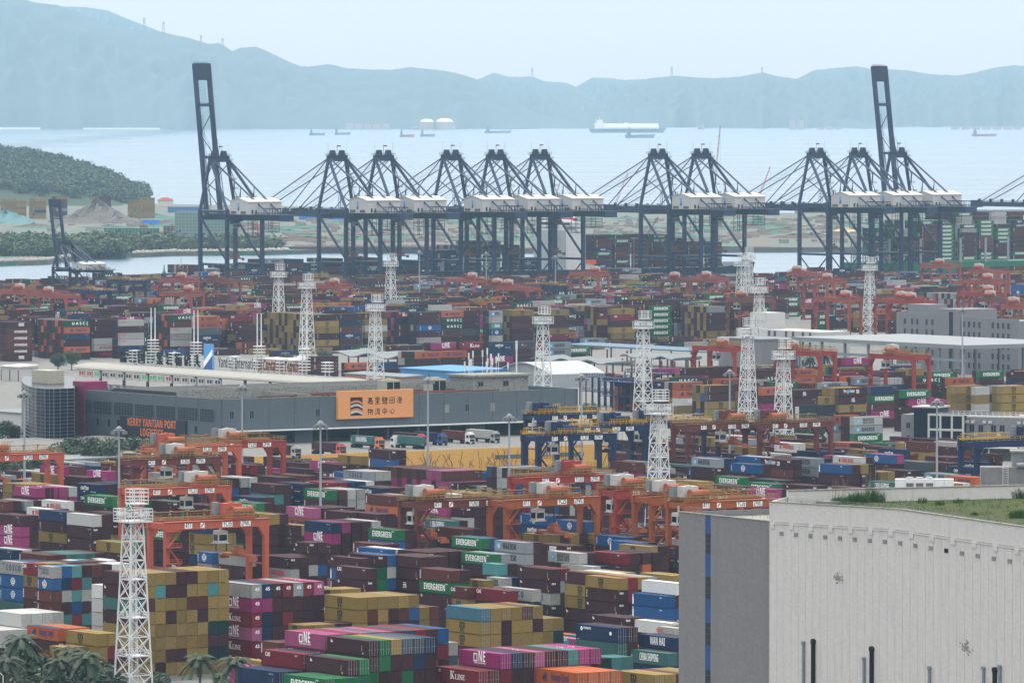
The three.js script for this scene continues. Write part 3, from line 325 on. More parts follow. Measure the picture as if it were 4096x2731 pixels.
// stacks read off the photograph: "A|B u v tiers height length flags;colours tier by tier from the top, row 0 first;marks of row 0"
// A: long axis along E1, long side faces left; B: long axis along E2, short end faces left. u v: the nearest top corner of the anchor tier.
const STACKS = `
A 534 2296 8 s 40 -;myyymmyyy,mycmmyycy,tryyyrryy,myymyymyy,yyyyyyykk,yyyyyyymm,ryymmyykk,yymyyyyyy;-b-ssM--
A 485 2350 5 h 40 -;Wmw,WmW,wmm,wmm,mmm;-----
A 206 2268 6 s 20 -;wbcmrmWW,bnRcmmmm,rwcwmrmm,rmbmmmrm,mcRcmmrm,mrmmrmmm;BGvvss
A 147 2257 6 s 20 -;RyyrnmmW,ymmmmcmm,rmmmmmmm,mmmmmmmm,rmmmmmmm,mmmmmmmm;CMvs--
A 107 2254 5 h 40 -;wbmnmWcmW,bmmmmmmm,bmmmmmmm,tmmmmmmm,mmmmmmmm;BGGs-
A 185 2221 6 s 40 -;rmtttm,mmmmmm,rmmmmm,mmmmmm,mmmmmm,mmmmmm;vs----
A 49 2202 6 s 40 -;nWm,nmm,mmm,rmm,mmm,mmm;ssbs--
A 83 2456 4 h 40 d;WWWW,WWWW,wWWW,wwWW;---L
A -12 2522 3 h 40 d;WWW,WWW,wWW;---
A 230 2516 4 s 40 -;ooo,moo,oom,mmo;HbHs
A 387 2536 4 s 40 -;yy,yR,ym,ry;MMMs
A 258 2590 3 s 20 -;yy,yy,my;MMs
A 1006 2339 6 h 45 -;wnmRlRP,ppmmmmm,RnmRmmm,PnmRmmm,RnmRmmm,RnmRmmm;N2OKOKK
A 1156 2367 6 s 20 -;nymmyyy,ryymmmm,nyRmmmm,wmmmmmm,mmmmmmm,rmmmmmm;svcSuv
A 1428.6 2391.4 6 s 40 -;yyyyyy,yrymrbyr,yrymmmyr,mymymymm,ymmymymm,mmymmymm;MMsMs-
A 1215.6 2502 4 s 20 d;yyymmyyn,myymymyn,yymmymmn,mymmymmm;Mub-
A 1298.6 2540 6 h 45 d;PpRPsPRsRmb,RPmpmRmmpmR,mpRmPmRmmpm,PmmRmmmpmRm,mmRmmmmmmmm,mmmmmmmmmmm;OCbOs-
A 1470.8 2564 6 h 45 d;mgyssn,mgmmnm,gmmgmm,mmgmmm,mmmmmm,mgmmmm;bbEs--
A 1208 2617 5 h 45 d;Rn,Rm,mm,mn,nm;Cs---
A 1388 2641 5 h 45 d;mg,mg,gm,mm,mm;bsE--
A 1110.7 2688 4 h 45 d;nn,nm,mn,mm;ss--
A 1296.7 2717 4 h 45 d;ggg,mgm,gmm,mmm;E---
A 1112.5 2571 5 s 20 -;rm,mm,rm,mm,mm;vs---
A 1479 2698 3 s 20 d;....wwww,..swRsws,wslwsswm,swswssww,wsswswws;--S--
A 1922 2436 6 s 40 d;Byyyry..,yymyymyy,yymyyyyk,mymyymmt,yymmyymm,mmymymmm;-MMbMs
A 2002.6 2616.5 5 h 45 d;pnmPmmcpp,Rmmpmmmpm,mmRmmmmmm,mmmmmmmmm,mmmmmmmmm;OCs--
A 1911 2685.7 4 h 45 d;Rr,Rm,pm,mm;KCO-
A 2097 2631 4 s 20 d;wwww,wmsw,wwss,swws;ASL-
A 2186.4 2646 4 s 20 d;mmnnckct,mnmmkmtm,mmmnmmmk,mmmmmmmm;bu--
A 2008.6 2699 3 s 20 d;mw,ms,mm;us-
A 2106 2712 3 s 20 d;oo,om,mo;HHs
A 2307.4 2692 4 h 45 d;oooo,oomo,moom,ommo;HHuH
A 2617 2700.6 4 s 40 d;yyryy,ymyym,myymy,yymmy;MMsM
A 2705 2552 5 s 40 -;nm,mr,mm,mm,rm;Ws---
A 2671 2614.7 4 s 40 -;tm,nm,tm,mm;TsT-
A 2468.5 2512.7 5 h 45 d;nm,tm,nm,mm,mm;c-s--
A 2501.6 2472.5 4 s 40 -;mm,mr,mm,mm;bus-
A 2680 2493 4 s 40 -;Wm,mm,wm,mm;-sL-
A 2702 2513 4 s 20 -;wm,rm,rm,mm;Lvs-
A 2475.4 2313.8 6 s 40 -;yRyl,mRmm,mmlm,mmym,ymmm,mmmm;MubsM-
A 2665 2385 5 s 40 -;.W,bm,bb,Wm,mm,mb;-FF---
A 2391 2297 6 s 40 -;myWy,yRmm,ymmm,mmyl,mmmm,ymmm;uMMbsM
A 2204 2277.5 6 s 40 -;mR,ml,wm,mm,mn,mm;bbBusu
A 2033 2364.4 5 s 40 -;R,m,m,r,m;Cs-v-
A 2127 2360 5 s 40 -;w,n,m,m,w;Bss--
A 1870 2351 5 s 20 -;r,y,m,m,m;CMs--
A 1936 2322 5 s 20 -;y,l,m,y,m;MAsMs
A 2010 2313 5 s 20 -;wn,mm,nm,mm,mm;Ass--
A 1803.6 2283.6 6 s 40 -;rm,gg,mm,mg,mm,mm;vEbsb-
A 1993 2257.5 6 s 20 -;cm,mn,mm,mm,mm,mm;-s----
A 1968 2218.6 6 s 40 -;gl,ml,mm,gm,mm,mm;Evus--
A 1926 2155 6 s 40 -;gb,mb,mm,gm,mm,mm;Es-E--
A 2099 2171.6 6 s 40 -;lm,lm,mm,mm,lm,mm;AAsu--
A 1862 2117 6 s 40 -;rm,mm,mg,mm,rm,mm;bbss--
A 1677 2229.4 6 s 40 -;mmm,mmm,mrm,mmm,mmm,mmm;vbzs--
A 1713 2210 6 s 40 R;mmmm,mrmr,mmmm,rmmm,mmmm,mmmm;szss--
A 1510.7 2223 6 s 40 -;mb,gW,gb,mm,mm,mm;uE-s--
A 1468.5 2275 6 s 40 -;m,m,m,r,m,m;Cbsv--
A 1440 2235 6 s 40 -;m,b,m,m,n,m;bFvs--
A 1545 2199 6 s 40 -;bW,mm,mm,bm,mm,mm;F-sG--
A 1525 2178 5 s 40 -;rm,mm,mg,mm,mm;vs---
A 1587 2122 6 s 40 -;gm,bm,mm,mm,gm,mm;EFss--
A 1327.5 2092 6 s 40 R;npmmW,pmmmw,mmmmm,mrmmm,mmmmm,mmmmm;sOsu--
A 1250 2035 6 s 40 R;Pmm,omm,mmm,Pmm,mmm,mmm;OHsO--
A 1084 2058 6 s 40 -;ym,mm,mm,mm,ym,mm;MssbM-
A 1171 2103 5 s 40 -;my,mm,mm,lm,mm;bs-Au
A 1235.5 2171.6 5 s 20 -;mm,mm,wb,mm,mm;bbYs-
A 1151 2222.6 5 s 20 -;mm,rm,mm,mm,mm;bvs--
A 1160 2231 5 s 40 -;mm,wm,mm,mm,mm;sYu--
A 825.4 2093 6 s 40 R;nmm,yyy,yyy,nnm,mmm,mmm;sMMss-
A 845 2211.7 5 s 20 -;bm,ww,mm,mm,mm;GL-s-
A 987 2224 5 s 40 -;wm,mm,mm,mm,wm;LuvsL
A 682 2121 6 s 40 -;gm,mm,mm,mm,gm,mm;Euus--
A 689.7 2008.5 6 s 40 -;mg,mg,mm,mm,mm,mm;sCs---
A 839 2023 6 s 40 -;mm,mm,mm,mm,mm,mm;uss---
A 255.3 2048.6 6 s 40 -;nm,mm,ym,mm,mm,mm;suMs--
A 370 2061 6 h 40 -;Wm,mm,mm,mm,mm,mm;-sbs--
A 205 2038 6 s 40 -;Wm,rm,nm,mm,mm,mm;YhNs--
A 82 2064 6 s 40 -;mm,pm,pm,mm,mm,mm;sOO---
A 99 2004 5 s 40 -;lm,mm,lm,mm,mm;Ass--
A 17 2006.6 5 s 40 -;rm,rm,mm,mm,mm;vs---
A 262 2007 5 h 40 -;Wm,mm,mm,mm,mm;Ys---
A 147 1953 6 s 40 -;pm,mm,mm,mm,pm,mm;O---O-
A 198 1951 6 s 40 R;ppW,ppp,mmm,mmm,mmm,mmm;OOs---
A 103 1939 6 s 40 R;yyy,yym,mym,mmm,yym,mmm;MMsMs-
A 215 1899 6 s 40 -;y,y,m,y,m,m;MMsM--
A 340 1911 6 s 40 -;mm,mm,mm,mm,mm,mm;bss---
A 392 1939.6 6 s 40 -;nm,nm,mm,mm,nm,mm;NNss--
A 461 1935 6 s 40 R;nnnn,nmmm,mmmm,mnmm,mmmm,mmmm;N-s---
A 434 1988 6 s 40 -;gg,mm,mm,gm,mm,mm;Ess---
A 545 2003 6 s 40 -;gg,mm,mm,mm,mm,mm;Us----
A 490 2172 5 s 40 -;yg,mm,ym,mm,mm;MsMs-
A 450 2055 6 s 40 -;mm,mm,ym,mm,mm,mm;szMs--
A 685 1896 6 s 40 R;wmP,mmm,mmm,wmm,mmm,mmm;Lus---
A 888 1915 6 s 40 R;mmww,bbmb,mmmm,mmmm,mmmm,mmmm;sGs---
A 1000 1862 6 s 40 -;Rm,mm,mm,Rm,mm,mm;Cs----
A 1121 1910 6 s 40 -;mm,mm,mm,mm,mm,mm;vs----
A 1211 1904 6 s 40 -;rm,mm,mm,mm,rm,mm;vs----
A 1032 1991 5 s 40 -;nm,mm,mm,nm,mm;Nss--
A 1026 2014 5 s 40 -;gm,mm,mm,mm,gm;Es---
A 1031 2028 4 s 40 -;sm,mm,mm,mm;ss--
A 1210 1936 6 s 40 -;nm,nm,mm,mm,mm,nm;NNss--
A 1102 1940 6 s 40 -;mm,cm,mm,mm,mm,mm;ss----
A 1320 1931.6 6 s 40 R;RRnnW,mmmmm,mmnmm,mmmmm,Rmmmm,mmmmm;Cs----
A 1317 1962.5 6 s 40 R;grWw,mmww,mmmm,gmmm,mmmm,mmmm;EvsE--
A 1471 1887.7 6 s 40 -;lww,mmm,mmm,mmm,mmm,mmm;Bs----
A 1528 1953 6 s 40 -;nmm,nmm,mmm,mmm,mmm,mmm;NNs---
A 1567 1985.5 6 s 40 -;rrw,oom,mmm,mmm,mmm,mmm;vHs---
A 1404 2050.7 6 s 40 -;mm,mm,mm,mm,mm,mm;us----
A 1515 2057.6 6 s 40 -;mm,mm,mm,mm,mm,mm;vsu---
A 1354 2031 5 s 40 -;mm,mm,mm,mm,mm;ss---
A 1567 1802 6 s 40 -;mm,bm,mm,wm,mm,mm;bFs---
B 1824 1889 4 h 40 -;..rPpPmmrmrmrmr,mPPPmPPRPmprprP,PPmmmmrmnRrmnmm,rmmrmmmrmmrmmrm;sus-
B 2385 1901 5 h 40 d;mbmmwmmwbmmmmmbmtmwmb,mwmbmmwmmbmmmmbmmwwmm,mmwmbmmmwmbmmmbmmmwmwmwkm,mmmmwmmbmmmmwmmmmmmmmmmm,mmmmmmmmmmmmmmmmmmmmmmm;s----
A 1818 1976 5 s 40 R;Wmyy,mmmm,mmmm,wmmm,mmmm;Lss--
A 1789 2025 6 s 40 -;pWm,ymm,mmm,mmm,mmm,mmm;OMss--
A 1804 2084.7 5 s 40 -;tm,mm,mm,mm,mm;Ts---
A 1864 2030 6 s 40 -;mm,wm,mm,mm,mm,mm;sLs---
A 2054 2032 6 s 40 -;mRs,mmn,mmm,mmm,mmm,mmm;us----
A 2194 2064 6 s 40 -;bm,nm,mm,mm,bm,mm;GNss--
A 2339 2088 6 s 40 -;bm,mm,mm,mm,mm,mm;Gs----
A 2207.5 2142 5 s 40 -;ym,mm,mm,ym,mm;Ms-M-
A 2284 2136 5 s 40 -;ym,nm,mm,mm,ym;Ms---
A 2373 2134 5 s 40 -;ym,mm,mm,mm,mm;Ms---
A 2502 2150 5 s 40 -;bm,mm,mm,mm,mm;Gs---
A 2560 2172 5 s 40 -;bm,mm,mm,bm,mm;Fs-G-
A 2266 2184 5 s 40 -;mm,mm,mm,mm,mm;hb---
A 2315 2214 5 s 40 -;wm,mm,mm,lm,mm;Ss-A-
A 2488 2216 5 s 40 -;Rm,mm,mm,Rm,mm;Csu--
A 2571 2212 5 s 40 R;mm,om,mm,mm,mm;vHsu-
A 2598 2187 5 s 40 R;ym,mm,ym,mm,mm;MsM--
A 2690 2303 5 s 40 -;yy,mm,mm,ym,mm;Ms---
A 2368 2267 4 s 40 -;wn,mm,mm,mm;Ls--
A 2869 1836.6 6 s 40 -;lnn,mmm,mmm,mmm,mmm,mmm;As----
A 3027.6 1859.6 6 s 40 -;bm,mm,mm,bm,mm,mm;GssG--
A 3041 1830 6 s 40 -;bW,mm,mm,mm,mm,mm;Fs----
A 3148 1840 6 s 40 R;mm,rm,mm,mm,mm,mm;Zvs---
A 2969 1911 5 s 40 -;gm,mm,mm,gm,mm;Es---
A 3099.5 1937 5 s 40 -;gm,mm,mm,mm,mm;Es---
A 3123 1922 5 s 40 -;dm,mm,mm,mm,mm;ss---
A 3100 1959 5 s 40 -;pm,pm,mm,mm,pm;OOs-O
A 2967 1947 5 s 40 -;mm,mm,mm,mm,mm;us---
A 2798 1928 5 s 40 -;yy,mm,ym,mm,mm;Ms---
A 3252 1944 5 s 40 -;mm,mm,mm,mm,mm;bs---
A 3421 1953 5 s 40 -;rm,mm,mm,rm,mm;Cs-v-
A 3530 1960 5 s 40 -;mm,mm,mm,mm,mm;bs---
A 3438 1830 6 s 40 -;Wm,mm,mm,mm,mm,mm;Ys----
A 3562 1820.6 6 s 40 -;bp,mm,mm,mm,mm,mm;Gs----
A 3271 1835 6 s 40 -;lm,lm,mm,mm,mm,mm;AAs---
A 3383 1861 6 s 40 -;bm,mm,mm,mm,mm,mm;Fs----
A 3448 1859 6 s 40 -;ym,mm,mm,mm,mm,mm;Ms----
A 3458.6 1891 5 s 40 -;mm,mm,mm,mm,mm;bs---
A 3631 1884 5 s 40 -;mm,mm,mm,mm,mm;us---
A 3525 1888 5 s 20 -;yy,mm,mm,mm,mm;Ms---
A 3700 1915 5 s 40 -;mm,mm,mm,mm,mm;Ms---
A 3585 1931 5 s 40 -;td,mm,mm,mm,mm;Ts---
A 3824 1934 5 s 40 -;yW,mm,mm,mm,mm;Ms---
A 3808.6 1898 5 s 40 -;lg,mm,mm,mm,mm;As---
A 3900 1910 5 s 40 -;op,mm,mm,mm,mm;Hs---
A 3898 1871 5 s 40 -;nm,mm,mm,mm,mm;Ns---
A 3705 1850 5 s 40 -;sy,mm,mm,mm,mm;-s---
A 3800 1853 5 s 40 -;mm,mm,mm,mm,mm;us---
A 3910 1947 4 s 40 -;nm,mm,mm,mm;Ns--
A 3910 1968 4 s 40 -;mm,mm,mm,mm;bs--
B 3823.7 1544 6 h 40 d;yy,yy,yy,mm,mm,pm;MMMssO
B 4005.6 1545 6 h 40 d;yyw,yym,yyw,yym,ymm,ymm;MMMMM-
B 3905 1548 6 h 20 -;W,y,w,m,m,m;------
B 4028 1681 2 h 40 d;yyy,ymy;M-
B 3614 1561 5 h 40 -;gm,.m,mm,mm,mm;E-ss-
B 3634 1593 4 h 40 -;pm,pm,mm,mm;OOs-
B 3357 1553 5 h 40 d;myyy,mmym,ymmy,mmym,mmmm;Zzms-
B 3486 1547 5 h 40 d;nmm,gmm,rmm,pmm,mmm;sEvO-
B 3257 1588 4 h 40 d;ym,mm,ym,mm;Ms--
B 3161 1561 5 h 40 d;mmm,mmm,mmm,mmm,mmm;zs---
B 3418 1668.6 3 h 40 d;wmm,lmm,gmm;SAE
B 3324.5 1662 3 h 40 d;o,l,w;HA-
B 2705.5 1530.6 4 h 40 d;omwm,ommm,Wymm,yymm;HHh-
B 2834 1543 4 h 40 d;mymy,mbyy,ymym,ymbm;uuM-
B 3049 1551 4 h 40 d;omm,mmm,pmm,mmm;Hs--
B 3161 1477 4 h 40 -;om,om,mm,mm;HHs-
B 3723 1488 3 h 40 d;gm,mm,mm;Es-
B 3921 1484 3 h 40 d;gm,mm,mm;Es-
B 3087 1528 4 h 40 d;gm,mm,mm,mm;Es--
B 3671 1508 3 h 40 -;dm,mm,mm;Us-
B 3420 1511 4 h 40 -;lm,mm,mm,mm;As--
B 3797 1512 3 h 40 -;om,mm,mm;Hs-
B 30.5 1289 6 h 40 -;mmmmmm,rmrmrm,rrmmrm,rmmrmm,rrmmmr,mmrmmm;hyyyyh
B 263.5 1283 6 h 40 -;drmormnorm,omordmmrom,nrmmormdmr,mormmrnomm,ormnmormor,mmormmrmnm;UHs-H-
B 376 1276 6 h 40 -;mm,mm,mm,Wm,Wm,mm;bus YY-
B 481 1280 6 h 40 -;wmn,mmn,wrm,wmn,nmm,mmm;LsLLs-
B 690 1260 6 h 40 -;drmonmr,rmormnm,wmrmdmr,wrmmomn,wmormmr,dmrmonm;UvLL-U
B 788 1264.5 6 h 40 -;ow,ow,sm,nm,mm,om;HHsN-H
B 1266 1259 6 h 40 d;myymyymyyymymyyyym,yymymyymyymymyymyy,ymymyymmyyymymymyn,mymyymymyymyynymyy,ymyymmyynymymyymym,mymyymymyymmyymyny;bMMuM-
B 1359 1256 6 h 40 -;mm,nm,rm,nm,mm,mm;usvNs-
B 1460.5 1252 6 h 40 d;ryymnm,yymnmm,Wlymmn,yymymn,mmnmmm,ymnmmm;vM-MsM
B 1597.6 1247.6 6 h 20 d;RmdpPmm,nmPmmdm,rmpmmnm,rmmpmmm,nmPmmdm,rdmnmmm;KsvvsV
B 1677 1250 6 h 40 d;mdmm,mmdm,bmlm,mmnm,wnmm,mdmm;bsGsL-
B 1767 1245 6 h 40 -;om,dm,dm,rm,mm,gm;HUUvsE
B 1832 1243 6 h 40 -;mm,mm,mm,sm,mm,mm;bus---
B 1967 1243 6 h 20 d;lmn,wtm,cmm,bmm,wmm,nmm;ALTGL-
B 2050 1240 6 h 40 d;yyyy,mymy,rmym,myym,mymy,mymm;Ms-s--
B 2192 1239 6 h 40 -;ym,mm,mm,ym,Rm,mm;Ms-MC-
B 2264 1230 6 h 20 -;nm,dm,mm,dm,om,mm;sU-UH-
B 2398 1228 6 h 40 d;mmymm,Rmymd,ymycp,mymym,mymmd,mmyym;sCMs--
B 2455 1235 6 h 40 -;yy,Rm,mm,yy,ym,mm;MCsMM-
B 2605 1223 6 h 40 -;gm,gm,gm,gm,gm,gm;EEEEEE
B 2838 1227 6 h 40 d;lmymmyymm,mymymymym,mymymmyym,mymymymyn,ymymmymym,ymymymymm;sbusMM
B 2937 1223 6 h 40 -;mm,mm,mm,mm,ym,mm;bus-M-
B 3838 1175 5 h 40 d;mlwnlmwRlwlm,lwmlRwlmlwml,wlmRlwwlmlwm,lmwlmlwlmwlm,mmlmwmlmmwlm;sA---
B 3270 1256 4 h 40 d;gm,gm,gm,mm;EEs-
B 3325 1264 4 h 40 d;nm,mm,gm,mm;NsE-
B 3580 1282 5 h 40 -;mm,mm,mm,mm,mm;ss---
B 1255 1426 3 h 40 -;mm,rm,mm;vvs
B 1100 1403 3 h 40 -;nm,mm,mm;Ns-
B 1390 1452 2 h 40 -;om,mm;H-
B 1500 1450 2 h 40 -;bm,mm;--
B 1671 1408 4 h 40 d;omdmrw,mmdmww,mmmmmm,mmmmmm;Hs--
B 1770 1404 4 h 40 -;om,mm,mm,mm;Hs--
B 1849 1371 5 h 40 -;Rm,mm,mm,mm,mm;Ks---
B 1956 1370 5 h 40 -;nm,nm,pm,mm,mm;N-O--
B 1735 1372 5 h 40 -;pmm,mmm,mmm,mmm,mmm;O----
B 2050 1367 4 h 40 -;sm,mm,mm,mm;Ps--
B 2192 1370 4 h 40 -;lm,lm,lm,mm;AAA-
B 2270 1389 3 h 40 -;gm,mm,mm;Es-
B 20 795 7 h 40 -;yyyy,yyyy,yyyy,yymy,yyyy,yyyy,yyyy;-------
B 60 803 6 h 40 -;yyyy,yyyy,yyyy,yyyy,yyyy,yyyy;------
B 140 792 7 h 40 -;yyyyy,yyyyy,yyyyy,ylyyy,nyyyy,yryyy,yyyyy;-------
B 225 786 7 h 40 -;ymmm,mmmm,mwmm,mmmm,lmmm,mmmm,mmmm;-------
B 400 786 7 h 40 -;mmmmm,mmmmm,mmmmm,mmmmm,mmmmm,mmmmm,mmmmm;-------
B 372 786 7 h 20 -;yy,yy,mm,mm,mm,mm,mm;-------
B 530 800 6 h 40 -;yyyy,yyyy,yyyy,yyyy,yyyy,yyyy;------
B 575 791 7 h 40 -;yyyy,yyyy,yyyy,yyyy,yyyy,yyyy,yyyy;-------
B 555 826 4 h 40 -;yyy,yyy,yyy,yyy;----
`;
const LEN = { 20: 6.058, 40: 12.192, 45: 13.716 };
const cans = [];              // every container: {o, a, b, y, L, H, col, mark, door, hero, stack}
const rnd = mulberry(2024);
function pick(s) { return s[Math.floor(rnd() * s.length)]; }
function frameOf(c) { // local x axis, yaw and the sign of the long side towards the camera
  return c.o === 'A' ? { turn: ROTA, side: 1 } : { turn: ROTB, side: -1 };
}
{
  let id = 0;
  for (const line of STACKS.trim().split('\n')) {
    const [head, colours, marks = ''] = line.split(';');
    const [o, u, v, tiers, h, len, flag] = head.split(' ');
    const H = h === 'h' ? 2.896 : 2.591, L = LEN[len], T = +tiers, rows = colours.split(',');
    const [a0, b0] = ab(at(+u, +v, T * H)), pitch = flag === 'R' ? 2.84 : 2.5, door = flag === 'd';
    const extra = rows.length - T;                                    // tiers above the anchor tier
    rows.forEach((s, i) => {
      [...s].forEach((ch, r) => {
        if (ch === '.' || !PAINT[ch]) return;
        const y = (T + extra - 1 - i) * H; if (y < -0.1) return;
        const a = o === 'A' ? a0 - L / 2 : a0 - pitch * r - 1.22, b = o === 'A' ? b0 + pitch * r + 1.22 : b0 + L / 2;
        const dm = DEFMARK[ch]; let mark = r === 0 && marks[i] && marks[i] !== ' ' ? marks[i] : pick(dm);
        if (r === 0 && i === 0 && marks.startsWith('N2')) mark = 'N2'; else if (r === 0 && marks.startsWith('N2')) mark = marks[i + 1] ?? pick(dm);
        if (!MARKS[mark]) mark = pick(dm);
        cans.push({ o, a, b, y, L, H, col: ch, mark, door: door && rnd() < 0.93, hero: true, stack: id, row: r, tier: i, jit: rnd() });
      });
    });
    id++;
  }
}
for (const c of SHIP_CANS) cans.push({ ...c, mark: pick(DEFMARK[c.col]), door: false, hero: false, tier: 9, jit: rnd() });
const NCAN0 = cans.length;
// a coarse depth picture of the containers, to see which of them show and how large
const ZW = 1024, ZH = 683, zbuf = new Float32Array(ZW * ZH).fill(1e9), zid = new Int32Array(ZW * ZH).fill(-1);
function corners(c) {
  const hx = c.o === 'A' ? c.L / 2 : 1.22, hb = c.o === 'A' ? 1.22 : c.L / 2, out = [];
  for (const y of [c.y, c.y + c.H]) for (const [i, k] of [[-1, -1], [1, -1], [1, 1], [-1, 1]]) out.push(fromAB(c.a + i * hx, c.b + k * hb, y));
  return out;
}
function scan(p, fn) { // p: projected quad, fn(index, depth)
  for (const [i, j, k] of [[0, 1, 2], [0, 2, 3]]) {
    const A = p[i], B = p[j], C = p[k], ax = A[0] / 4, ay = A[1] / 4, bx = B[0] / 4, by = B[1] / 4, cx = C[0] / 4, cy = C[1] / 4;
    const x0 = Math.max(0, Math.floor(Math.min(ax, bx, cx))), x1 = Math.min(ZW - 1, Math.ceil(Math.max(ax, bx, cx))), y0 = Math.max(0, Math.floor(Math.min(ay, by, cy))), y1 = Math.min(ZH - 1, Math.ceil(Math.max(ay, by, cy)));
    const den = (by - cy) * (ax - cx) + (cx - bx) * (ay - cy); if (Math.abs(den) < 1e-9) continue;
    for (let y = y0; y <= y1; y++) for (let x = x0; x <= x1; x++) {
      const px = x + 0.5, py = y + 0.5, w0 = ((by - cy) * (px - cx) + (cx - bx) * (py - cy)) / den, w1 = ((cy - ay) * (px - cx) + (ax - cx) * (py - cy)) / den, w2 = 1 - w0 - w1;
      if (w0 >= 0 && w1 >= 0 && w2 >= 0) fn(y * ZW + x, w0 * A[2] + w1 * B[2] + w2 * C[2]);
    }
  }
}
function facesOf(c) { const q = corners(c).map(project); return [[q[4], q[5], q[6], q[7]], [q[0], q[1], q[5], q[4]], [q[1], q[2], q[6], q[5]]]; } // top, -E2 side, +E1 side
function drawZ(c, id) { for (const f of facesOf(c)) scan(f, (i, d) => { if (d < zbuf[i]) { zbuf[i] = d; zid[i] = id; } }); }
function maskZ(pts, d, id = -2) { for (let i = 1; i + 1 < pts.length; i++) { const q = [pts[0], pts[i], pts[i + 1]].map(([u, v]) => [u, v, d]); scan([q[0], q[1], q[2], q[2]], (k, z) => { if (z < zbuf[k]) { zbuf[k] = z; zid[k] = id; } }); } }
// nearer buildings that hide containers (their outlines in the photograph)
maskZ([[2716, 2049], [3080, 2080], [3080, 2731], [2716, 2731]], 850);
maskZ([[3080, 2006], [4096, 1965], [4096, 2731], [3080, 2731]], 850);
maskZ([[340, 1560], [890, 1600], [890, 1760], [340, 1760]], 2050);
maskZ([[890, 1600], [2310, 1550], [2310, 1680], [890, 1740]], 2200);
cans.forEach((c, i) => drawZ(c, i));
// the rest of the yard, block by block on the same grid; never in front of a stack read off the photograph
const cells = new Set();
const cellKey = (a, b) => Math.round(a / 2.5) + ',' + Math.round(b / 2.5);
for (const c of cans) { const hx = (c.o === 'A' ? c.L / 2 : 1.22) + 0.9, hb = (c.o === 'A' ? 1.22 : c.L / 2) + 0.9; for (let a = c.a - hx; a <= c.a + hx + 0.1; a += 1.2) for (let b = c.b - hb; b <= c.b + hb + 0.1; b += 1.2) cells.add(cellKey(a, b)); }
const inPoly = (u, v, P) => { let r = false; for (let i = 0, j = P.length - 1; i < P.length; j = i++) if ((P[i][1] > v) !== (P[j][1] > v) && u < (P[j][0] - P[i][0]) * (v - P[i][1]) / (P[j][1] - P[i][1]) + P[i][0]) r = !r; return r; };
const MIXA = 'mmmmmmmmmmmmmrrrmnnbyypgwWRlot', MIXB = 'mmmmmmmmmmrryyynbgpwlRodm', MIXE = 'mmmmmmmyyyypPRnswlgco';
const FILLS = [ // [orientation, ground polygon in photo pixels, colour mix, low, high, rows per block, lane]
  ['A', [[-300, 2080], [560, 1960], [1250, 1990], [1700, 2010], [2150, 2040], [2450, 2000], [2760, 1960], [2760, 2420], [2300, 2440], [1500, 2440], [600, 2400], [-300, 2330]], MIXA, 3, 5, 6, 7],
  ['A', [[-300, 2400], [900, 2480], [2720, 2440], [2720, 2790], [1000, 2790], [980, 2640], [560, 2640], [-300, 2640]], MIXE, 3, 4, 12, 5],
  ['A', [[2480, 1960], [2800, 1850], [3450, 1850], [3950, 1930], [3950, 2110], [2760, 2120]], MIXA, 3, 5, 6, 7],
  ['B', [[-300, 1190], [1000, 1180], [3200, 1165], [4400, 1150], [4400, 1215], [3400, 1240], [3000, 1290], [-300, 1330]], MIXB, 3, 5, 6, 8],
  ['B', [[-300, 1325], [3000, 1285], [3060, 1330], [2900, 1390], [-300, 1440]], MIXB, 5, 6, 9, 7],
  ['B', [[3350, 1270], [4400, 1240], [4400, 1330], [3350, 1330]], MIXB, 3, 4, 6, 8],
  ['B', [[2480, 1640], [3100, 1570], [4400, 1570], [4400, 1640], [3250, 1690], [2900, 1700]], MIXB, 3, 5, 6, 8],
];
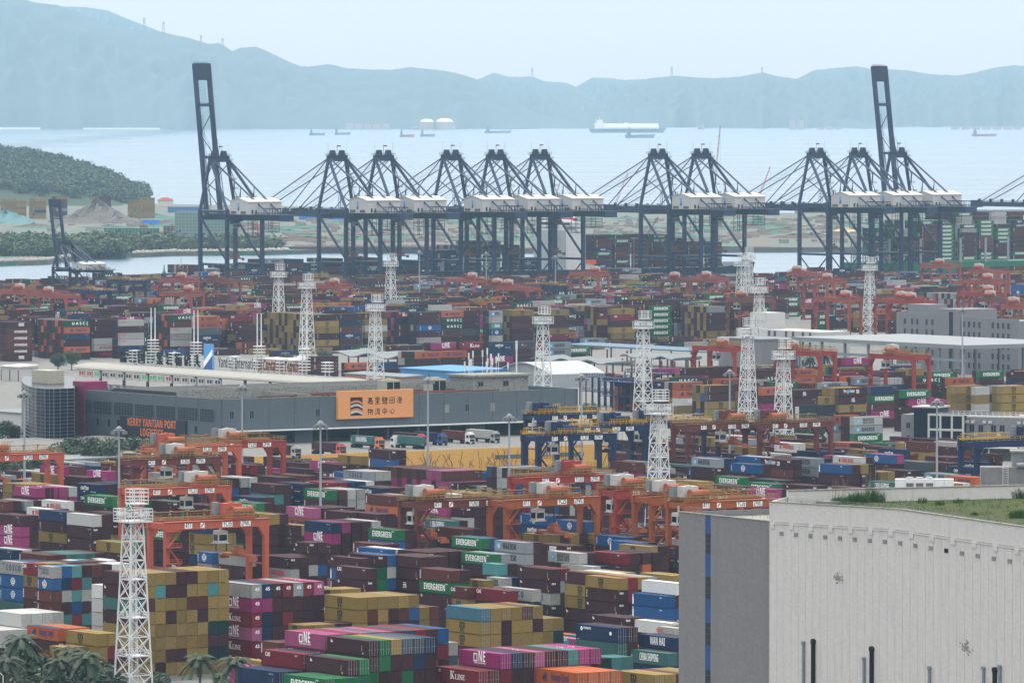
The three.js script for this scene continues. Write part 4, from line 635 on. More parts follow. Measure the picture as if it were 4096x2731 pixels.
for (const [o, P, mix, lo, hi, rows, lane] of FILLS) {
  const pts = P.map(([u, v]) => ab(at(u, v, 0))), A0 = Math.min(...pts.map((p) => p[0])), A1 = Math.max(...pts.map((p) => p[0])), B0 = Math.min(...pts.map((p) => p[1])), B1 = Math.max(...pts.map((p) => p[1]));
  const step = (x0, x1, isRow, f) => { let k = 0; for (let x = x0; x < x1; k++) { f(x, k); x += isRow ? (k % rows === rows - 1 ? lane : 2.6) : (k % 12 === 11 ? 18 : 12.7); } };
  step(A0, A1, o === 'B', (a, ka) => step(B0, B1, o === 'A', (b, kb) => {
    const g = project(fromAB(a, b, 0)); if (!inPoly(g[0], g[1], P)) return;
    const hx = o === 'A' ? 6.1 : 1.22, hb = o === 'A' ? 1.22 : 6.1;
    for (let x = a - hx; x <= a + hx + 0.1; x += 2.0) for (let y = b - hb; y <= b + hb + 0.1; y += 2.0) if (cells.has(cellKey(x, y))) return;
    const q = Math.floor((o === 'A' ? kb : ka) / rows), wob = 0.5 + 0.5 * nz(q * 3.1 + a * 0.012, b * 0.015 + ka * 0.05);
    let n = Math.round(lo + (hi - lo) * (0.65 * wob + 0.35 * rnd())); const H = rnd() < 0.45 ? 2.896 : 2.591;
    const probe = { o, a, b, y: 0, L: 12.192, H: 0 };
    for (; n > 0; n--) { // keep clear of what the photograph shows behind
      probe.H = n * H; let bad = 0;
      for (const f of facesOf(probe)) scan(f, (i, d) => { if (zid[i] >= 0 && zbuf[i] > d + 1 && cans[zid[i]].hero && cans[zid[i]].tier < 5) bad++; });
      if (bad < 5) break;
    }
    let last = pick(mix);
    for (let t = 0; t < n; t++) {
      const col = rnd() < 0.25 ? last : pick(mix); last = col;
      cans.push({ o, a, b, y: t * H, L: 12.192, H, col, mark: pick(DEFMARK[col]), door: false, hero: false, stack: -1 - kb, row: 0, tier: n - 1 - t, jit: rnd() });
    }
    for (let x = a - hx; x <= a + hx + 0.1; x += 2.0) for (let y = b - hb; y <= b + hb + 0.1; y += 2.0) cells.add(cellKey(x, y));
  }));
}
for (let i = NCAN0; i < cans.length; i++) drawZ(cans[i], i);
for (const c of cans) { c.n = 0; c.su = 0; c.sv = 0; }
for (let i = 0; i < zid.length; i++) if (zid[i] >= 0) { const c = cans[zid[i]]; c.n++; c.su += i % ZW; c.sv += Math.floor(i / ZW); }
// deep inside a block nothing can be seen even from a step aside: leave those out
const above = new Set(cans.map((c) => Math.round(c.a) + '|' + Math.round(c.b) + '|' + Math.round(c.y)));
const inner = (c) => c.n === 0 && (c.tier > 0 || c.ship);
const shown = cans.filter((c) => !inner(c) || rnd() < 0.0);

// geometry of a container: local x along its length, +x end towards the camera, y up from its floor
function wallRun(m, x0, x1, y0, y1, fn, pitch, depth) { // corrugated sheet between x0 and x1; fn(s, y, d) -> point
  const n = Math.max(2, Math.round((x1 - x0) / pitch)), w = (x1 - x0) / n; let px = x0, pd = 0;
  const seg = (x, d) => { m.quad(fn(px, y0, pd), fn(x, y0, d), fn(x, y1, d), fn(px, y1, pd)); px = x; pd = d; };
  for (let i = 0; i < n; i++) { const b = x0 + i * w; seg(b + w * 0.3, 0); seg(b + w * 0.5, depth); seg(b + w * 0.8, depth); seg(b + w, 0); }
}
function canGeo(L, H) {
  const x = L / 2, z = 1.205, p = 0.08, out = {};
  const body = new MB(), roof = new MB(), frame = new MB(), end = new MB(), doorL = new MB(), doorR = new MB(), bars = [];
  for (const s of [1, -1]) wallRun(body, -x + p, x - p, 0.2, H - 0.1, (q, y, d) => V(s * q, y, s * (z - 0.015 - d)), 0.56, 0.05);
  wallRun(body, -z + p, z - p, 0.2, H - 0.1, (q, y, d) => V(-x + 0.015 + d, y, q), 0.34, 0.04);
  body.box(0, 0.15, 0, L - 0.1, 0.05, 2 * z - 0.1);
  wallRun(end, -z + p, z - p, 0.2, H - 0.1, (q, y, d) => V(x - 0.015 - d, y, -q), 0.34, 0.06);
  roof.box(0, H - 0.07, 0, L - 0.16, 0.05, 2 * z - 0.1);
  for (let q = -x + 0.5; q < x - 0.4; q += 0.62) roof.box(q, H - 0.021, 0, 0.24, 0.014, 2 * z - 0.3);
  for (const s of [1, -1]) {
    frame.box(0, H - 0.11, s * (z - 0.03), L - 0.3, 0.1, 0.06).box(0, 0.12, s * (z - 0.04), L - 0.3, 0.1, 0.06);
    for (const e of [1, -1]) { frame.box(e * (x - 0.06), 0.12, s * (z - 0.06), 0.12, H - 0.24, 0.12); for (const yy of [0, H - 0.12]) frame.box(e * (x - 0.085), yy, s * (z - 0.08), 0.178, 0.118, 0.162); }
    frame.box(s * (x - 0.04), H - 0.13, 0, 0.08, 0.12, 2 * z - 0.3).box(s * (x - 0.05), 0.12, 0, 0.08, 0.1, 2 * z - 0.3);
    if (L > 13) frame.box(s * 6.05, 0.1, z - 0.02, 0.16, H - 0.2, 0.06).box(s * 6.05, 0.1, -z + 0.02, 0.16, H - 0.2, 0.06);
  }
  for (const [m, s] of [[doorL, 1], [doorR, -1]]) {
    m.box(x - 0.06, 0.18, s * 0.565, 0.05, H - 0.32, 1.1);
    for (let k = 0; k < 4; k++) m.box(x - 0.035, 0.3 + k * (H - 0.5) / 4, s * 0.565, 0.02, 0.22, 0.9);
    for (const q of [0.3, 0.82]) { const b = new MB(); b.tube(V(x + 0.005, 0.1, s * q), V(x + 0.005, H - 0.06, s * q), 0.03, 0.03, 5); b.box(x + 0.01, H * 0.42, s * (q + 0.12), 0.03, 0.05, 0.34); bars.push(b.geo()); }
  }
  Object.assign(out, { body: body.geo(), roof: roof.geo(), frame: frame.geo(), end: end.geo(), doorL: doorL.geo(), doorR: doorR.geo(), bars });
  out.blank = mergeGeometries([out.body, out.roof, out.frame, out.end]); out.doored = mergeGeometries([out.body, out.roof, out.frame, out.doorL, out.doorR, ...bars]);
  return out;
}
const CG = { 20: canGeo(LEN[20], 2.591), 40: canGeo(LEN[40], 2.591), 45: canGeo(LEN[45], 2.591) };
const lenKey = (c) => (c.L < 7 ? 20 : c.L < 13 ? 40 : 45);
const paintCache = new Map();
function paintFor(ch, jit, wear) {
  const q = Math.floor(jit * 4), key = ch + q + wear; if (paintCache.has(key)) return paintCache.get(key);
  const [r, g, b] = PAINT[ch], k = 0.8 + q * 0.13, grey = (r + g + b) / 3, f = (q === 3 ? 0.16 : q === 0 ? 0.02 : 0.07);
  const m = new THREE.MeshPhysicalMaterial({ map: GR[wear], roughness: 0.66 + 0.1 * (q % 2), specularIntensity: 0.25 }); m.color.setRGB((r + (grey - r) * f) * k, (g + (grey - g) * f) * k, (b + (grey - b) * f) * k); paintCache.set(key, m); return m;
}
for (const g of GR) g.repeat.set(0.23, 0.35);
const steelBar = std(0x9a9c9c, 0.45, { metalness: 0.4 });
function marksGeo(c) { // lettering in container space, per ink
  const { side } = frameOf(c), res = {};
  for (const [ink, g] of MARKS[c.mark](c.L * (c.L > 13 ? 0.9 : 1), c.H)) { const q = g.clone(); if (side > 0) q.translate(0, 0, 1.222); else q.rotateY(Math.PI).translate(0, 0, -1.222); (res[ink] ??= []).push(q); }
  if (c.L > 13 && !c.door && c.row < 7) (res.w ??= []).push(textGeo('45', 0.7).rotateY(Math.PI / 2).translate(c.L / 2 + 0.012, c.H * 0.55, -0.1));
  else if (c.col === 'm' && !c.door && c.jit < 0.3) (res.w ??= []).push(textGeo('tex', 0.5).rotateY(Math.PI / 2).translate(c.L / 2 + 0.012, c.H * 0.72, 0.5));
  return res;
}
// landmarks for saying which container is meant
const MARKERS = [['near lattice mast', 530, 2300], ['crane YC35', 840, 2130], ['crane YC31', 700, 1980], ['crane YC803', 1830, 2060], ['crane YC25', 2180, 2040], ['crane YC26', 2900, 2030], ['crane YC301', 2290, 1790], ['middle lattice mast', 2635, 1800], ['grey clad building', 2880, 2380], ['blue-footed lamp mast', 1281, 2000], ['glass-fronted office', 3700, 1720], ['yellow wall', 1300, 1900], ['palm trees', 850, 2660], ['orange signboard', 1500, 1615], ['left lamp mast', 474, 1950]];
const order = shown.map((c, i) => [c, i]).filter(([c]) => c.n > 0).sort((p, q) => q[0].n - p[0].n);
const seenLabels = new Set();
const single = new Set(order.slice(0, 300).map(([c]) => c));
for (const [c] of order.slice(0, 300)) {
  const { turn } = frameOf(c), k = lenKey(c), G = CG[k], wear = c.col === 'w' || c.col === 'B' ? (c.L < 7 ? 2 : 1) : c.col === 'W' ? 0 : c.jit > 0.75 ? 1 : 0;
  const u = c.su / c.n * 4, v = c.sv / c.n * 4; let best = null, bd = 1e9;
  for (const mk of MARKERS) { const d = Math.hypot(mk[1] - u, mk[2] - v); if (d < bd) { bd = d; best = mk; } }
  const dx = u - best[1], dy = v - best[2], dir = Math.abs(dx) > Math.abs(dy) ? (dx < 0 ? 'left of' : 'right of') : (dy < 0 ? 'above' : 'below');
  const look = c.n < 60 || c.mark === '-' || !MARKWORD[c.mark] || (c.door && c.row > 0) || c.row > 0 ? (c.door ? 'with doors showing' : c.tier === 0 ? 'on top of its stack' : 'in a stack') : 'with ' + MARKWORD[c.mark];
  const words = `${PAINT[c.col][3]} container ${look}`, where = `, ${dir} ${best[0]}`; let px = (u / 40.96).toFixed(0), py = (v / 27.31).toFixed(0), label;
  for (let k = 0; k < 3; k++) {
    const spot = `, ${px}% across ${py}% down`, full = words + where + spot;
    label = full.split(' ').length > 16 ? words + spot : full; if (!seenLabels.has(label)) break;
    px = (u / 40.96).toFixed(k + 1); py = (v / 27.31).toFixed(k + 1);
  }
  seenLabels.add(label);
  const t = thing('shipping_container', label[0].toUpperCase() + label.slice(1), 'container', fromAB(c.a, c.b, c.y), turn, 'stacked shipping containers');
  t.scale.y = c.H / 2.591;
  const pm = paintFor(c.col, c.jit, wear), pf = paintFor(c.col, Math.max(0, c.jit - 0.25), Math.min(2, wear + 1));
  mesh('wall', G.body, pm, t); mesh('roof', G.roof, c.col === 'o' && c.hero && c.tier === 0 && v > 2450 && u < 300 ? paintFor('n', 0.9, 0) : pm, t); mesh('frame', G.frame, pf, t);
  if (c.door) { const dl = mesh('door', G.doorL, pm, t), dr = mesh('door', G.doorR, pm, t); G.bars.forEach((b, i) => mesh('locking_bar', b, steelBar, i < 2 ? dl : dr)); } else mesh('end_wall', G.end, pm, t);
  for (const [ink, gs] of Object.entries(marksGeo(c))) { const m = mesh('lettering', gs.length > 1 ? mergeGeometries(gs) : gs[0], INK[ink], t); m.scale.y = 2.591 / c.H; }
}
{ // all the smaller and farther ones as one object
  const stuff = new THREE.Group(); stuff.name = 'distant_container_stacks'; scene.add(stuff);
  tag(stuff, 'many smaller stacked shipping containers across the yards behind the nearer stacks', 'containers', null, 'stuff');
  const lists = {}, inkParts = {};
  for (const c of shown) { if (single.has(c)) continue; const key = lenKey(c) + (c.door ? 'doored' : 'blank'); (lists[key] ??= []).push(c); }
  const mat = new THREE.MeshPhysicalMaterial({ color: 0xffffff, map: GR[1], roughness: 0.7, specularIntensity: 0.25 }), M = new THREE.Matrix4(), Q = new THREE.Quaternion(), UP = V(0, 1, 0), col = new THREE.Color();
  for (const [key, list] of Object.entries(lists)) {
    const im = new THREE.InstancedMesh(CG[key.slice(0, 2)][key.slice(2)], mat, list.length); im.name = 'container_stack'; im.userData.kind = 'stuff'; im.castShadow = im.receiveShadow = true;
    list.forEach((c, i) => {
      const [r, g, b] = PAINT[c.col], k = 0.8 + Math.floor(c.jit * 4) * 0.13, f = 0.05 + 0.12 * (c.jit * 7 % 1), m = (r + g + b) / 3;
      M.compose(fromAB(c.a, c.b, c.y), Q.setFromAxisAngle(UP, frameOf(c).turn), V(1, c.H / 2.591, 1)); im.setMatrixAt(i, M);
      im.setColorAt(i, col.setRGB((r + (m - r) * f) * k, (g + (m - g) * f) * k, (b + (m - b) * f) * k));
      if (c.n > 5 && (c.row === 0 || !c.hero)) for (const [ink, gs] of Object.entries(marksGeo(c))) for (const g of gs) { g.deleteAttribute('uv2'); M.compose(fromAB(c.a, c.b, c.y), Q, V(1, 1, 1)); (inkParts[ink] ??= []).push(g.applyMatrix4(M)); }
    });
    stuff.add(im);
  }
  for (const [ink, gs] of Object.entries(inkParts)) { const m = mesh('container_lettering', mergeGeometries(gs), INK[ink], stuff); m.userData.kind = 'stuff'; }
}
console.log('containers', cans.length, 'shown', shown.length, 'visible', order.length);
// ---------------------------------------------------------------- cranes
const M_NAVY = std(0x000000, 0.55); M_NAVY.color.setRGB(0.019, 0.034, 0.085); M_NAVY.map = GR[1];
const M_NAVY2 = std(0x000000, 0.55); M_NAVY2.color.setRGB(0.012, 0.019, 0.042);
const M_WHITE = std(0x000000, 0.55); M_WHITE.color.setRGB(0.44, 0.43, 0.41); M_WHITE.map = GR[0];
const M_LATT = std(0x000000, 0.5); M_LATT.color.setRGB(0.52, 0.53, 0.53);
const M_GLASS = new THREE.MeshPhysicalMaterial({ color: 0x0b1116, roughness: 0.12, metalness: 0, specularIntensity: 1 });
const M_YEL = std(0x000000, 0.6); M_YEL.color.setRGB(0.46, 0.27, 0.02);
const M_DARK = std(0x15171b, 0.7), M_RUST = std(0x000000, 0.8); M_RUST.color.setRGB(0.12, 0.04, 0.03);
const RGREEN = std(0x2fae5a, 0.5);
const M_BLUE1 = std(0x4f8ec4, 0.6), M_BLUE2 = std(0x2f4f86, 0.6);
const stsGeo = {};
function stsParts(up) {
  if (stsGeo[up]) return stsGeo[up];
  const P = [], add = (name, m, mat, sub) => P.push([name, m.geo(), mat, sub]);
  for (const x of [-15.25, 15.25]) for (const z of [-12.5, 12.5]) { const m = new MB(); m.box(x, 2.6, z, 1.9, 47, 2.1); m.box(x, 0.4, z, 1.2, 2.3, 9); for (let k = -3; k <= 3; k += 2) m.tube(V(x - 0.35, 0.55, z + k * 1.2), V(x + 0.35, 0.55, z + k * 1.2), 0.5, 0.5, 8); add('leg', m, M_NAVY); }
  for (const z of [-12.5, 12.5]) {
    add('tie_beam', new MB().tube(V(-15.25, 16.5, z), V(15.25, 16.5, z), 0.75, 0.75, 8), M_NAVY);
    add('tie_beam', new MB().tube(V(-15.25, 48.6, z), V(15.25, 48.6, z), 0.85, 0.85, 8), M_NAVY);
    add('diagonal_brace', new MB().tube(V(-15.25, 45, z), V(15.25, 18.5, z), 0.78, 0.78, 8), M_NAVY);
    add('lower_brace', new MB().tube(V(-15.25, 15.5, z), V(0, 3.4, z), 0.45).tube(V(15.25, 15.5, z), V(0, 3.4, z), 0.45), M_NAVY);
    add('sill_beam', new MB().box(0, 2.2, z, 30, 1.5, 1.1), M_NAVY);
  }
  for (const x of [-15.25, 15.25]) add('portal_beam', new MB().box(x, 43.2, 0, 1.6, 2.8, 26).box(x, 2.2, 0, 1.2, 1.6, 26), M_NAVY);
  const g = new MB(); for (const z of [-3.6, 3.6]) g.box(21.5, 43.4, z, 83, 3.4, 1.3); for (let x = -18; x < 62; x += 10) g.box(x, 46, 0, 1, 0.6, 7); g.box(62.6, 43.2, 0, 1.2, 3.8, 9).box(52, 46.4, 0, 22, 0.4, 11);
  add('girder', g, M_NAVY);
  const walk = new MB(); for (const z of [-6, 6]) { walk.box(24, 46.9, z, 78, 0.15, 2); walk.rail([V(-15, 47, z + Math.sign(z)), V(63, 47, z + Math.sign(z))], 1.2, 0.07, 3); } walk.rail([V(41, 47.2, 9), V(60, 47.2, 9), V(60, 47.2, -9), V(41, 47.2, -9)], 1.2, 0.07, 2.4); walk.box(50, 46.9, 0, 20, 0.2, 18);
  walk.box(50, 50.4, 3, 20, 0.5, 0.5).box(50, 50.4, -3, 20, 0.5, 0.5); for (let x = 42; x <= 60; x += 3) for (const z of [-3, 3]) walk.box(x, 47, z, 0.25, 3.4, 0.25);
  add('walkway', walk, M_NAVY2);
  const h = new MB(), x0 = 17.7, x1 = 38, xm = 28; // machinery house with a low gable
  for (const z of [-11.9, 11.9]) { const s = Math.sign(z); const q = [V(x0, 47, z), V(x1, 47, z), V(x1, 54.4, z), V(xm, 56.6, z), V(x0, 54.8, z)]; for (let i = 1; i < 4; i++) s > 0 ? h.tri(q[0], q[i], q[i + 1]) : h.tri(q[0], q[i + 1], q[i]); }
  h.quad(V(x1, 47, 11.9), V(x1, 47, -11.9), V(x1, 54.4, -11.9), V(x1, 54.4, 11.9)); h.quad(V(x0, 47, -11.9), V(x0, 47, 11.9), V(x0, 54.8, 11.9), V(x0, 54.8, -11.9));
  add('machinery_house', h, M_WHITE);
  const rf = new MB(); rf.hexa([V(xm, 56.6, 12.3), V(x1 + 0.5, 54.3, 12.3), V(x1 + 0.5, 54.3, -12.3), V(xm, 56.6, -12.3), V(xm, 57, 12.3), V(x1 + 0.5, 54.7, 12.3), V(x1 + 0.5, 54.7, -12.3), V(xm, 57, -12.3)]); rf.hexa([V(x0 - 0.4, 54.7, 12.3), V(xm, 56.6, 12.3), V(xm, 56.6, -12.3), V(x0 - 0.4, 54.7, -12.3), V(x0 - 0.4, 55.1, 12.3), V(xm, 57, 12.3), V(xm, 57, -12.3), V(x0 - 0.4, 55.1, -12.3)]);
  add('roof', rf, M_WHITE, 'machinery_house'); for (const z of [-7, -1, 5]) add('roof_vent', new MB().tube(V(26, 56.6, z), V(26, 58.1, z), 0.7, 0.7, 8), M_WHITE, 'machinery_house');
  add('emblem', new MB().quad(V(26.2, 49.2, 11.95), V(28.2, 49.2, 11.95), V(28.2, 52.3, 11.95), V(26.2, 50.4, 11.95)), M_BLUE2, 'machinery_house'); add('emblem', new MB().quad(V(26.2, 50.8, 11.95), V(28.2, 52.7, 11.95), V(28.2, 54, 11.95), V(26.2, 54, 11.95)), M_BLUE1, 'machinery_house');
  const grille = new MB(); for (let k = 0; k < 6; k++) { grille.box(19.4 + k * 1.0, 47.3, 11.95, 0.6, 1.6, 0.12); grille.box(30.2 + k * 1.0, 47.3, 11.95, 0.6, 1.6, 0.12); } grille.box(x1 + 0.05, 47.4, 8.8, 0.12, 2.4, 1.2).box(x1 + 0.05, 47.4, 6.2, 0.12, 2.2, 1);
  add('vent_grille', grille, M_DARK, 'machinery_house');
  const ap = new MB().box(-14, 78, 0, 2.2, 3.6, 14.2); add('apex_beam', ap, M_NAVY);
  const apr = new MB().rail([V(-16, 81.6, 7.6), V(-12, 81.6, 7.6), V(-12, 81.6, -7.6), V(-16, 81.6, -7.6), V(-16, 81.6, 7.6)], 1.2, 0.07, 1.8).box(-14, 81.5, 0, 4.4, 0.15, 15.6); apr.tube(V(-14, 81.6, 0), V(-14, 88, 0), 0.14).box(-14, 87, -1.4, 0.2, 0.7, 2.4).tube(V(-14, 81.6, 6.6), V(-14, 89.5, 6.6), 0.06).tube(V(-14, 81.6, -6.6), V(-14, 89.5, -6.6), 0.06); add('apex_platform', apr, M_NAVY2);
  for (const z of [-3.4, 3.4]) add('sheave_housing', new MB().hexa([V(-15.4, 81.6, z + 1.9), V(-12.6, 81.6, z + 1.9), V(-12.6, 81.6, z - 1.9), V(-15.4, 81.6, z - 1.9), V(-15, 84.8, z + 1.4), V(-13, 84.8, z + 1.4), V(-13, 84.8, z - 1.4), V(-15, 84.8, z - 1.4)]), M_NAVY2);
  for (const s of [-1, 1]) {
    add('apex_leg', new MB().bar(V(-15.25, 49.5, s * 12.5), V(-14.2, 79, s * 6.2), 1.5, 1.5, V(1, 0, 0)), M_NAVY);
    add('apex_leg', new MB().tube(V(15.25, 49.5, s * 12.5), V(-13.6, 79.5, s * 6.2), 0.95, 0.95, 8), M_NAVY);
    add('back_stay', new MB().tube(V(-13.2, 80, s * 6), V(50.5, 46.6, s * 4), 0.55, 0.55, 8), M_NAVY);
    add('stay_trestle', new MB().bar(V(18.3, 48, s * 4.8), V(18.3, 63, s * 4.8), 0.35).bar(V(18.3, 48, s * 4.8 + 3), V(18.3, 61, s * 4.8), 0.3).bar(V(18.3, 51.5, s * 4.8), V(18.3, 51.5, s * 4.8 + 2.2), 0.25), M_NAVY2);
  }
  add('cross_brace', new MB().tube(V(-14.6, 66, 9), V(-15.2, 52, -11.8), 0.3).tube(V(-14.6, 76, -6), V(-14.9, 60, 10), 0.28), M_NAVY);
  const st = new MB(); // stair flights up the far leg and the apex leg
  for (let k = 0; k < 14; k++) { const y = 4 + k * 3.1; st.bar(V(15.2 + (k % 2 ? 2.2 : 4.6), y, 14.4), V(15.2 + (k % 2 ? 4.6 : 2.2), y + 3.1, 14.4), 0.9, 0.15); st.box(18.6, y, 14.4, 4.2, 0.14, 1.6); st.box(20.6, y, 14.4, 0.1, 3.1, 0.1).box(16.6, y, 14.4, 0.1, 3.1, 0.1); }
  add('stair_tower', st, M_NAVY2);
  const st2 = new MB(); for (let k = 0; k < 5; k++) { const t0 = k / 5, t1 = (k + 1) / 5, f = (t) => V(-15 + 2.4, 50 + 29 * t, -12.5 + 6.2 * t); st2.bar(f(t0).add(V(k % 2 ? 2.2 : 0, 0, 0)), f(t1).add(V(k % 2 ? 0 : 2.2, 0, 0)), 0.8, 0.14); st2.box(f(t1).x + 1, f(t1).y, f(t1).z, 4.4, 0.14, 2).rail([f(t1).add(V(-1.2, 0, -1)), f(t1).add(V(3.2, 0, -1))], 1.1, 0.06, 1.2); }
  add('apex_stair', st2, M_NAVY2);
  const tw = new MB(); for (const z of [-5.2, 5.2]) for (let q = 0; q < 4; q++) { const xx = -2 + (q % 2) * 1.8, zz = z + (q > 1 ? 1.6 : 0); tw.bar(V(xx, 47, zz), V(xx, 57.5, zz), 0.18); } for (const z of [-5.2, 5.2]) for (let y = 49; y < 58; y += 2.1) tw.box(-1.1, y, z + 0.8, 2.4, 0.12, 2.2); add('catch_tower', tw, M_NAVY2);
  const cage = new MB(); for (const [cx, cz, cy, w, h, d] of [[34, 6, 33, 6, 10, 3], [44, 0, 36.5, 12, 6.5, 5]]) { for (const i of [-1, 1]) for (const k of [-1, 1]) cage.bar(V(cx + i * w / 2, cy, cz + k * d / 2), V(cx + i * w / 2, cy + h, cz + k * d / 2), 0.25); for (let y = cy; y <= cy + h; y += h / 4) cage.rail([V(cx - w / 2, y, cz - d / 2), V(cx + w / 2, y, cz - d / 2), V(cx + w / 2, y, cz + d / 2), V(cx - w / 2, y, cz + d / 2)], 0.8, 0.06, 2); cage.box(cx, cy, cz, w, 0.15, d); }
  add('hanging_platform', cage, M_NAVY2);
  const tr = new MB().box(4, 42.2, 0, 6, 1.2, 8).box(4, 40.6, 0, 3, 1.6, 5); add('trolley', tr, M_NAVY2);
  add('cab', new MB().box(8.6, 38.6, 1.6, 3.4, 2.8, 2.6), std(0x6d6a5c, 0.6)); add('cab_window', new MB().box(8.6, 39.2, 2.92, 2.8, 1.3, 0.06).box(10.32, 39.2, 1.6, 0.06, 1.3, 2), M_GLASS, 'cab');
  const sp = new MB().box(4, 20.5, 0, 2.2, 1.2, 6.1).box(4, 19.6, 0, 2.4, 0.7, 12.2).box(4, 22, 0, 1.4, 1.1, 3); for (const z of [-5.9, 5.9]) sp.box(4, 18.7, z, 2.5, 1, 0.35); add('spreader', sp, M_RUST);
  const cab = new MB(); for (const x of [3, 5]) for (const z of [-2, 2]) cab.bar(V(x, 22, z), V(x, 41, z), 0.07); add('hoist_cable', cab, M_DARK);
  // boom
  const bm = new MB(), L = 92, dir = up ? V(-Math.cos(1.42), Math.sin(1.42), 0) : V(-1, 0, 0), nrm = up ? V(Math.sin(1.42), Math.cos(1.42), 0) : V(0, 1, 0), root = V(-20, 45.2, 0);
  const on = (t, z, h = 0) => root.clone().addScaledVector(dir, t).addScaledVector(nrm, h).add(V(0, 0, z)), W = up ? 4.9 : 3.6;
  for (const z of [-W, W]) bm.bar(on(0, z), on(L, z), 1.9, 2.8, nrm);
  for (const t of up ? [36, 68, 84] : [18, 36, 54, 72, 90]) bm.bar(on(t, -W, 0.6), on(t, W, 0.6), 1.4, up && t === 68 ? 3.2 : 1.2, nrm);
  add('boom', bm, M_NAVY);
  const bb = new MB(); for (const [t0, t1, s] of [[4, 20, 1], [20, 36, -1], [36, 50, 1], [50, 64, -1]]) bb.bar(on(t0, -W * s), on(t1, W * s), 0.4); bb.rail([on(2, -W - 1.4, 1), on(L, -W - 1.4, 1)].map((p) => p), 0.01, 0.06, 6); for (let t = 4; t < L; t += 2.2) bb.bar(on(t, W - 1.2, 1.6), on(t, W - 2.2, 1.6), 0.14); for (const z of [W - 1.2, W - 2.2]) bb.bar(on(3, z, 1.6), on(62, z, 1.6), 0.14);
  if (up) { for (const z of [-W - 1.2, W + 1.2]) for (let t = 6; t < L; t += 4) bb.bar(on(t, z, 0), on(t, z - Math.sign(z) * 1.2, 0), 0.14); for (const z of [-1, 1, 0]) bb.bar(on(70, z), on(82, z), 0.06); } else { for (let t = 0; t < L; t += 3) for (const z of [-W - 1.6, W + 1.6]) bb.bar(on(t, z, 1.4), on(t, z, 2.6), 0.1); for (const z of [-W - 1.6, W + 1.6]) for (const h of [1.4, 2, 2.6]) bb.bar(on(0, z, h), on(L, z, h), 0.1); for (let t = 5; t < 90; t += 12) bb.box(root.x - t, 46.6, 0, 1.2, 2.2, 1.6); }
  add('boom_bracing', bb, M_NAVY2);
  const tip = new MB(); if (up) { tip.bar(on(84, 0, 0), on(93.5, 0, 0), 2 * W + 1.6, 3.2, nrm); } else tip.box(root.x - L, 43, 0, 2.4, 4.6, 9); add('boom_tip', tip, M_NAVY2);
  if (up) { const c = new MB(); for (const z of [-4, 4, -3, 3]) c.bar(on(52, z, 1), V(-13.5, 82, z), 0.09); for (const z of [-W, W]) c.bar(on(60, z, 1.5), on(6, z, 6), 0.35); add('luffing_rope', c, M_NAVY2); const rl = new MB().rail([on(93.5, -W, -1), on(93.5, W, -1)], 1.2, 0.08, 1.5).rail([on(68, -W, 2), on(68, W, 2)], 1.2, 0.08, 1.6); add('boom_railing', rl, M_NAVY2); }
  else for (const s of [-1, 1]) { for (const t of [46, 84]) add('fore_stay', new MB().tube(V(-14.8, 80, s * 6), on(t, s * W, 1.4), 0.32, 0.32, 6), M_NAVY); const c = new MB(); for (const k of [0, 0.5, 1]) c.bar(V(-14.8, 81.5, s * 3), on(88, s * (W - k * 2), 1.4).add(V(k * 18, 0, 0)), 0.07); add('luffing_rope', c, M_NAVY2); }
  return (stsGeo[up] = P);
}
const CORD = ['first', 'second', 'third', 'fourth', 'fifth', 'sixth', 'seventh', 'eighth', 'ninth', 'tenth', 'eleventh'];
function quayCrane(u, gv, up, label, scale = 1) { // u: pixel column of the crane's middle, gv: pixel row of the ground there
  const t = thing('quay_crane', label, 'crane', at(u, gv, 0), ROTA, 'navy ship-to-shore cranes along the quay'); t.scale.setScalar(scale);
  let house = null;
  for (const [name, geo, mat, sub] of stsParts(up)) { const m = mesh(name, geo, mat, sub ? (sub === 'machinery_house' ? house : t.children[t.children.length - 1]) : t); if (name === 'machinery_house') house = m; }
  return t;
}
[[870, 1], [1344, 0], [1530, 0], [1801, 0], [1981, 0], [2157, 0], [2630, 0], [2804, 0], [3264, 0], [3434, 0], [3590, 1]].forEach(([ua, up], i) => {
  const gv = 1165 - (ua - 870) * 0.0199;
  quayCrane(ua + 54, gv, !!up, up ? (i ? 'navy quay crane with its boom raised at the right of the row' : 'navy quay crane with its boom raised at the left of the row') : `navy quay crane with lowered boom, ${CORD[i]} from the left in the row along the quay`);
});
quayCrane(4330, 1096, false, 'navy quay crane mostly beyond the right edge, only its lowered boom and stays showing');
quayCrane(292, 1218, true, 'small navy quay crane with raised boom standing alone at far left by the channel').scale.set(0.62, 0.43, 0.62);

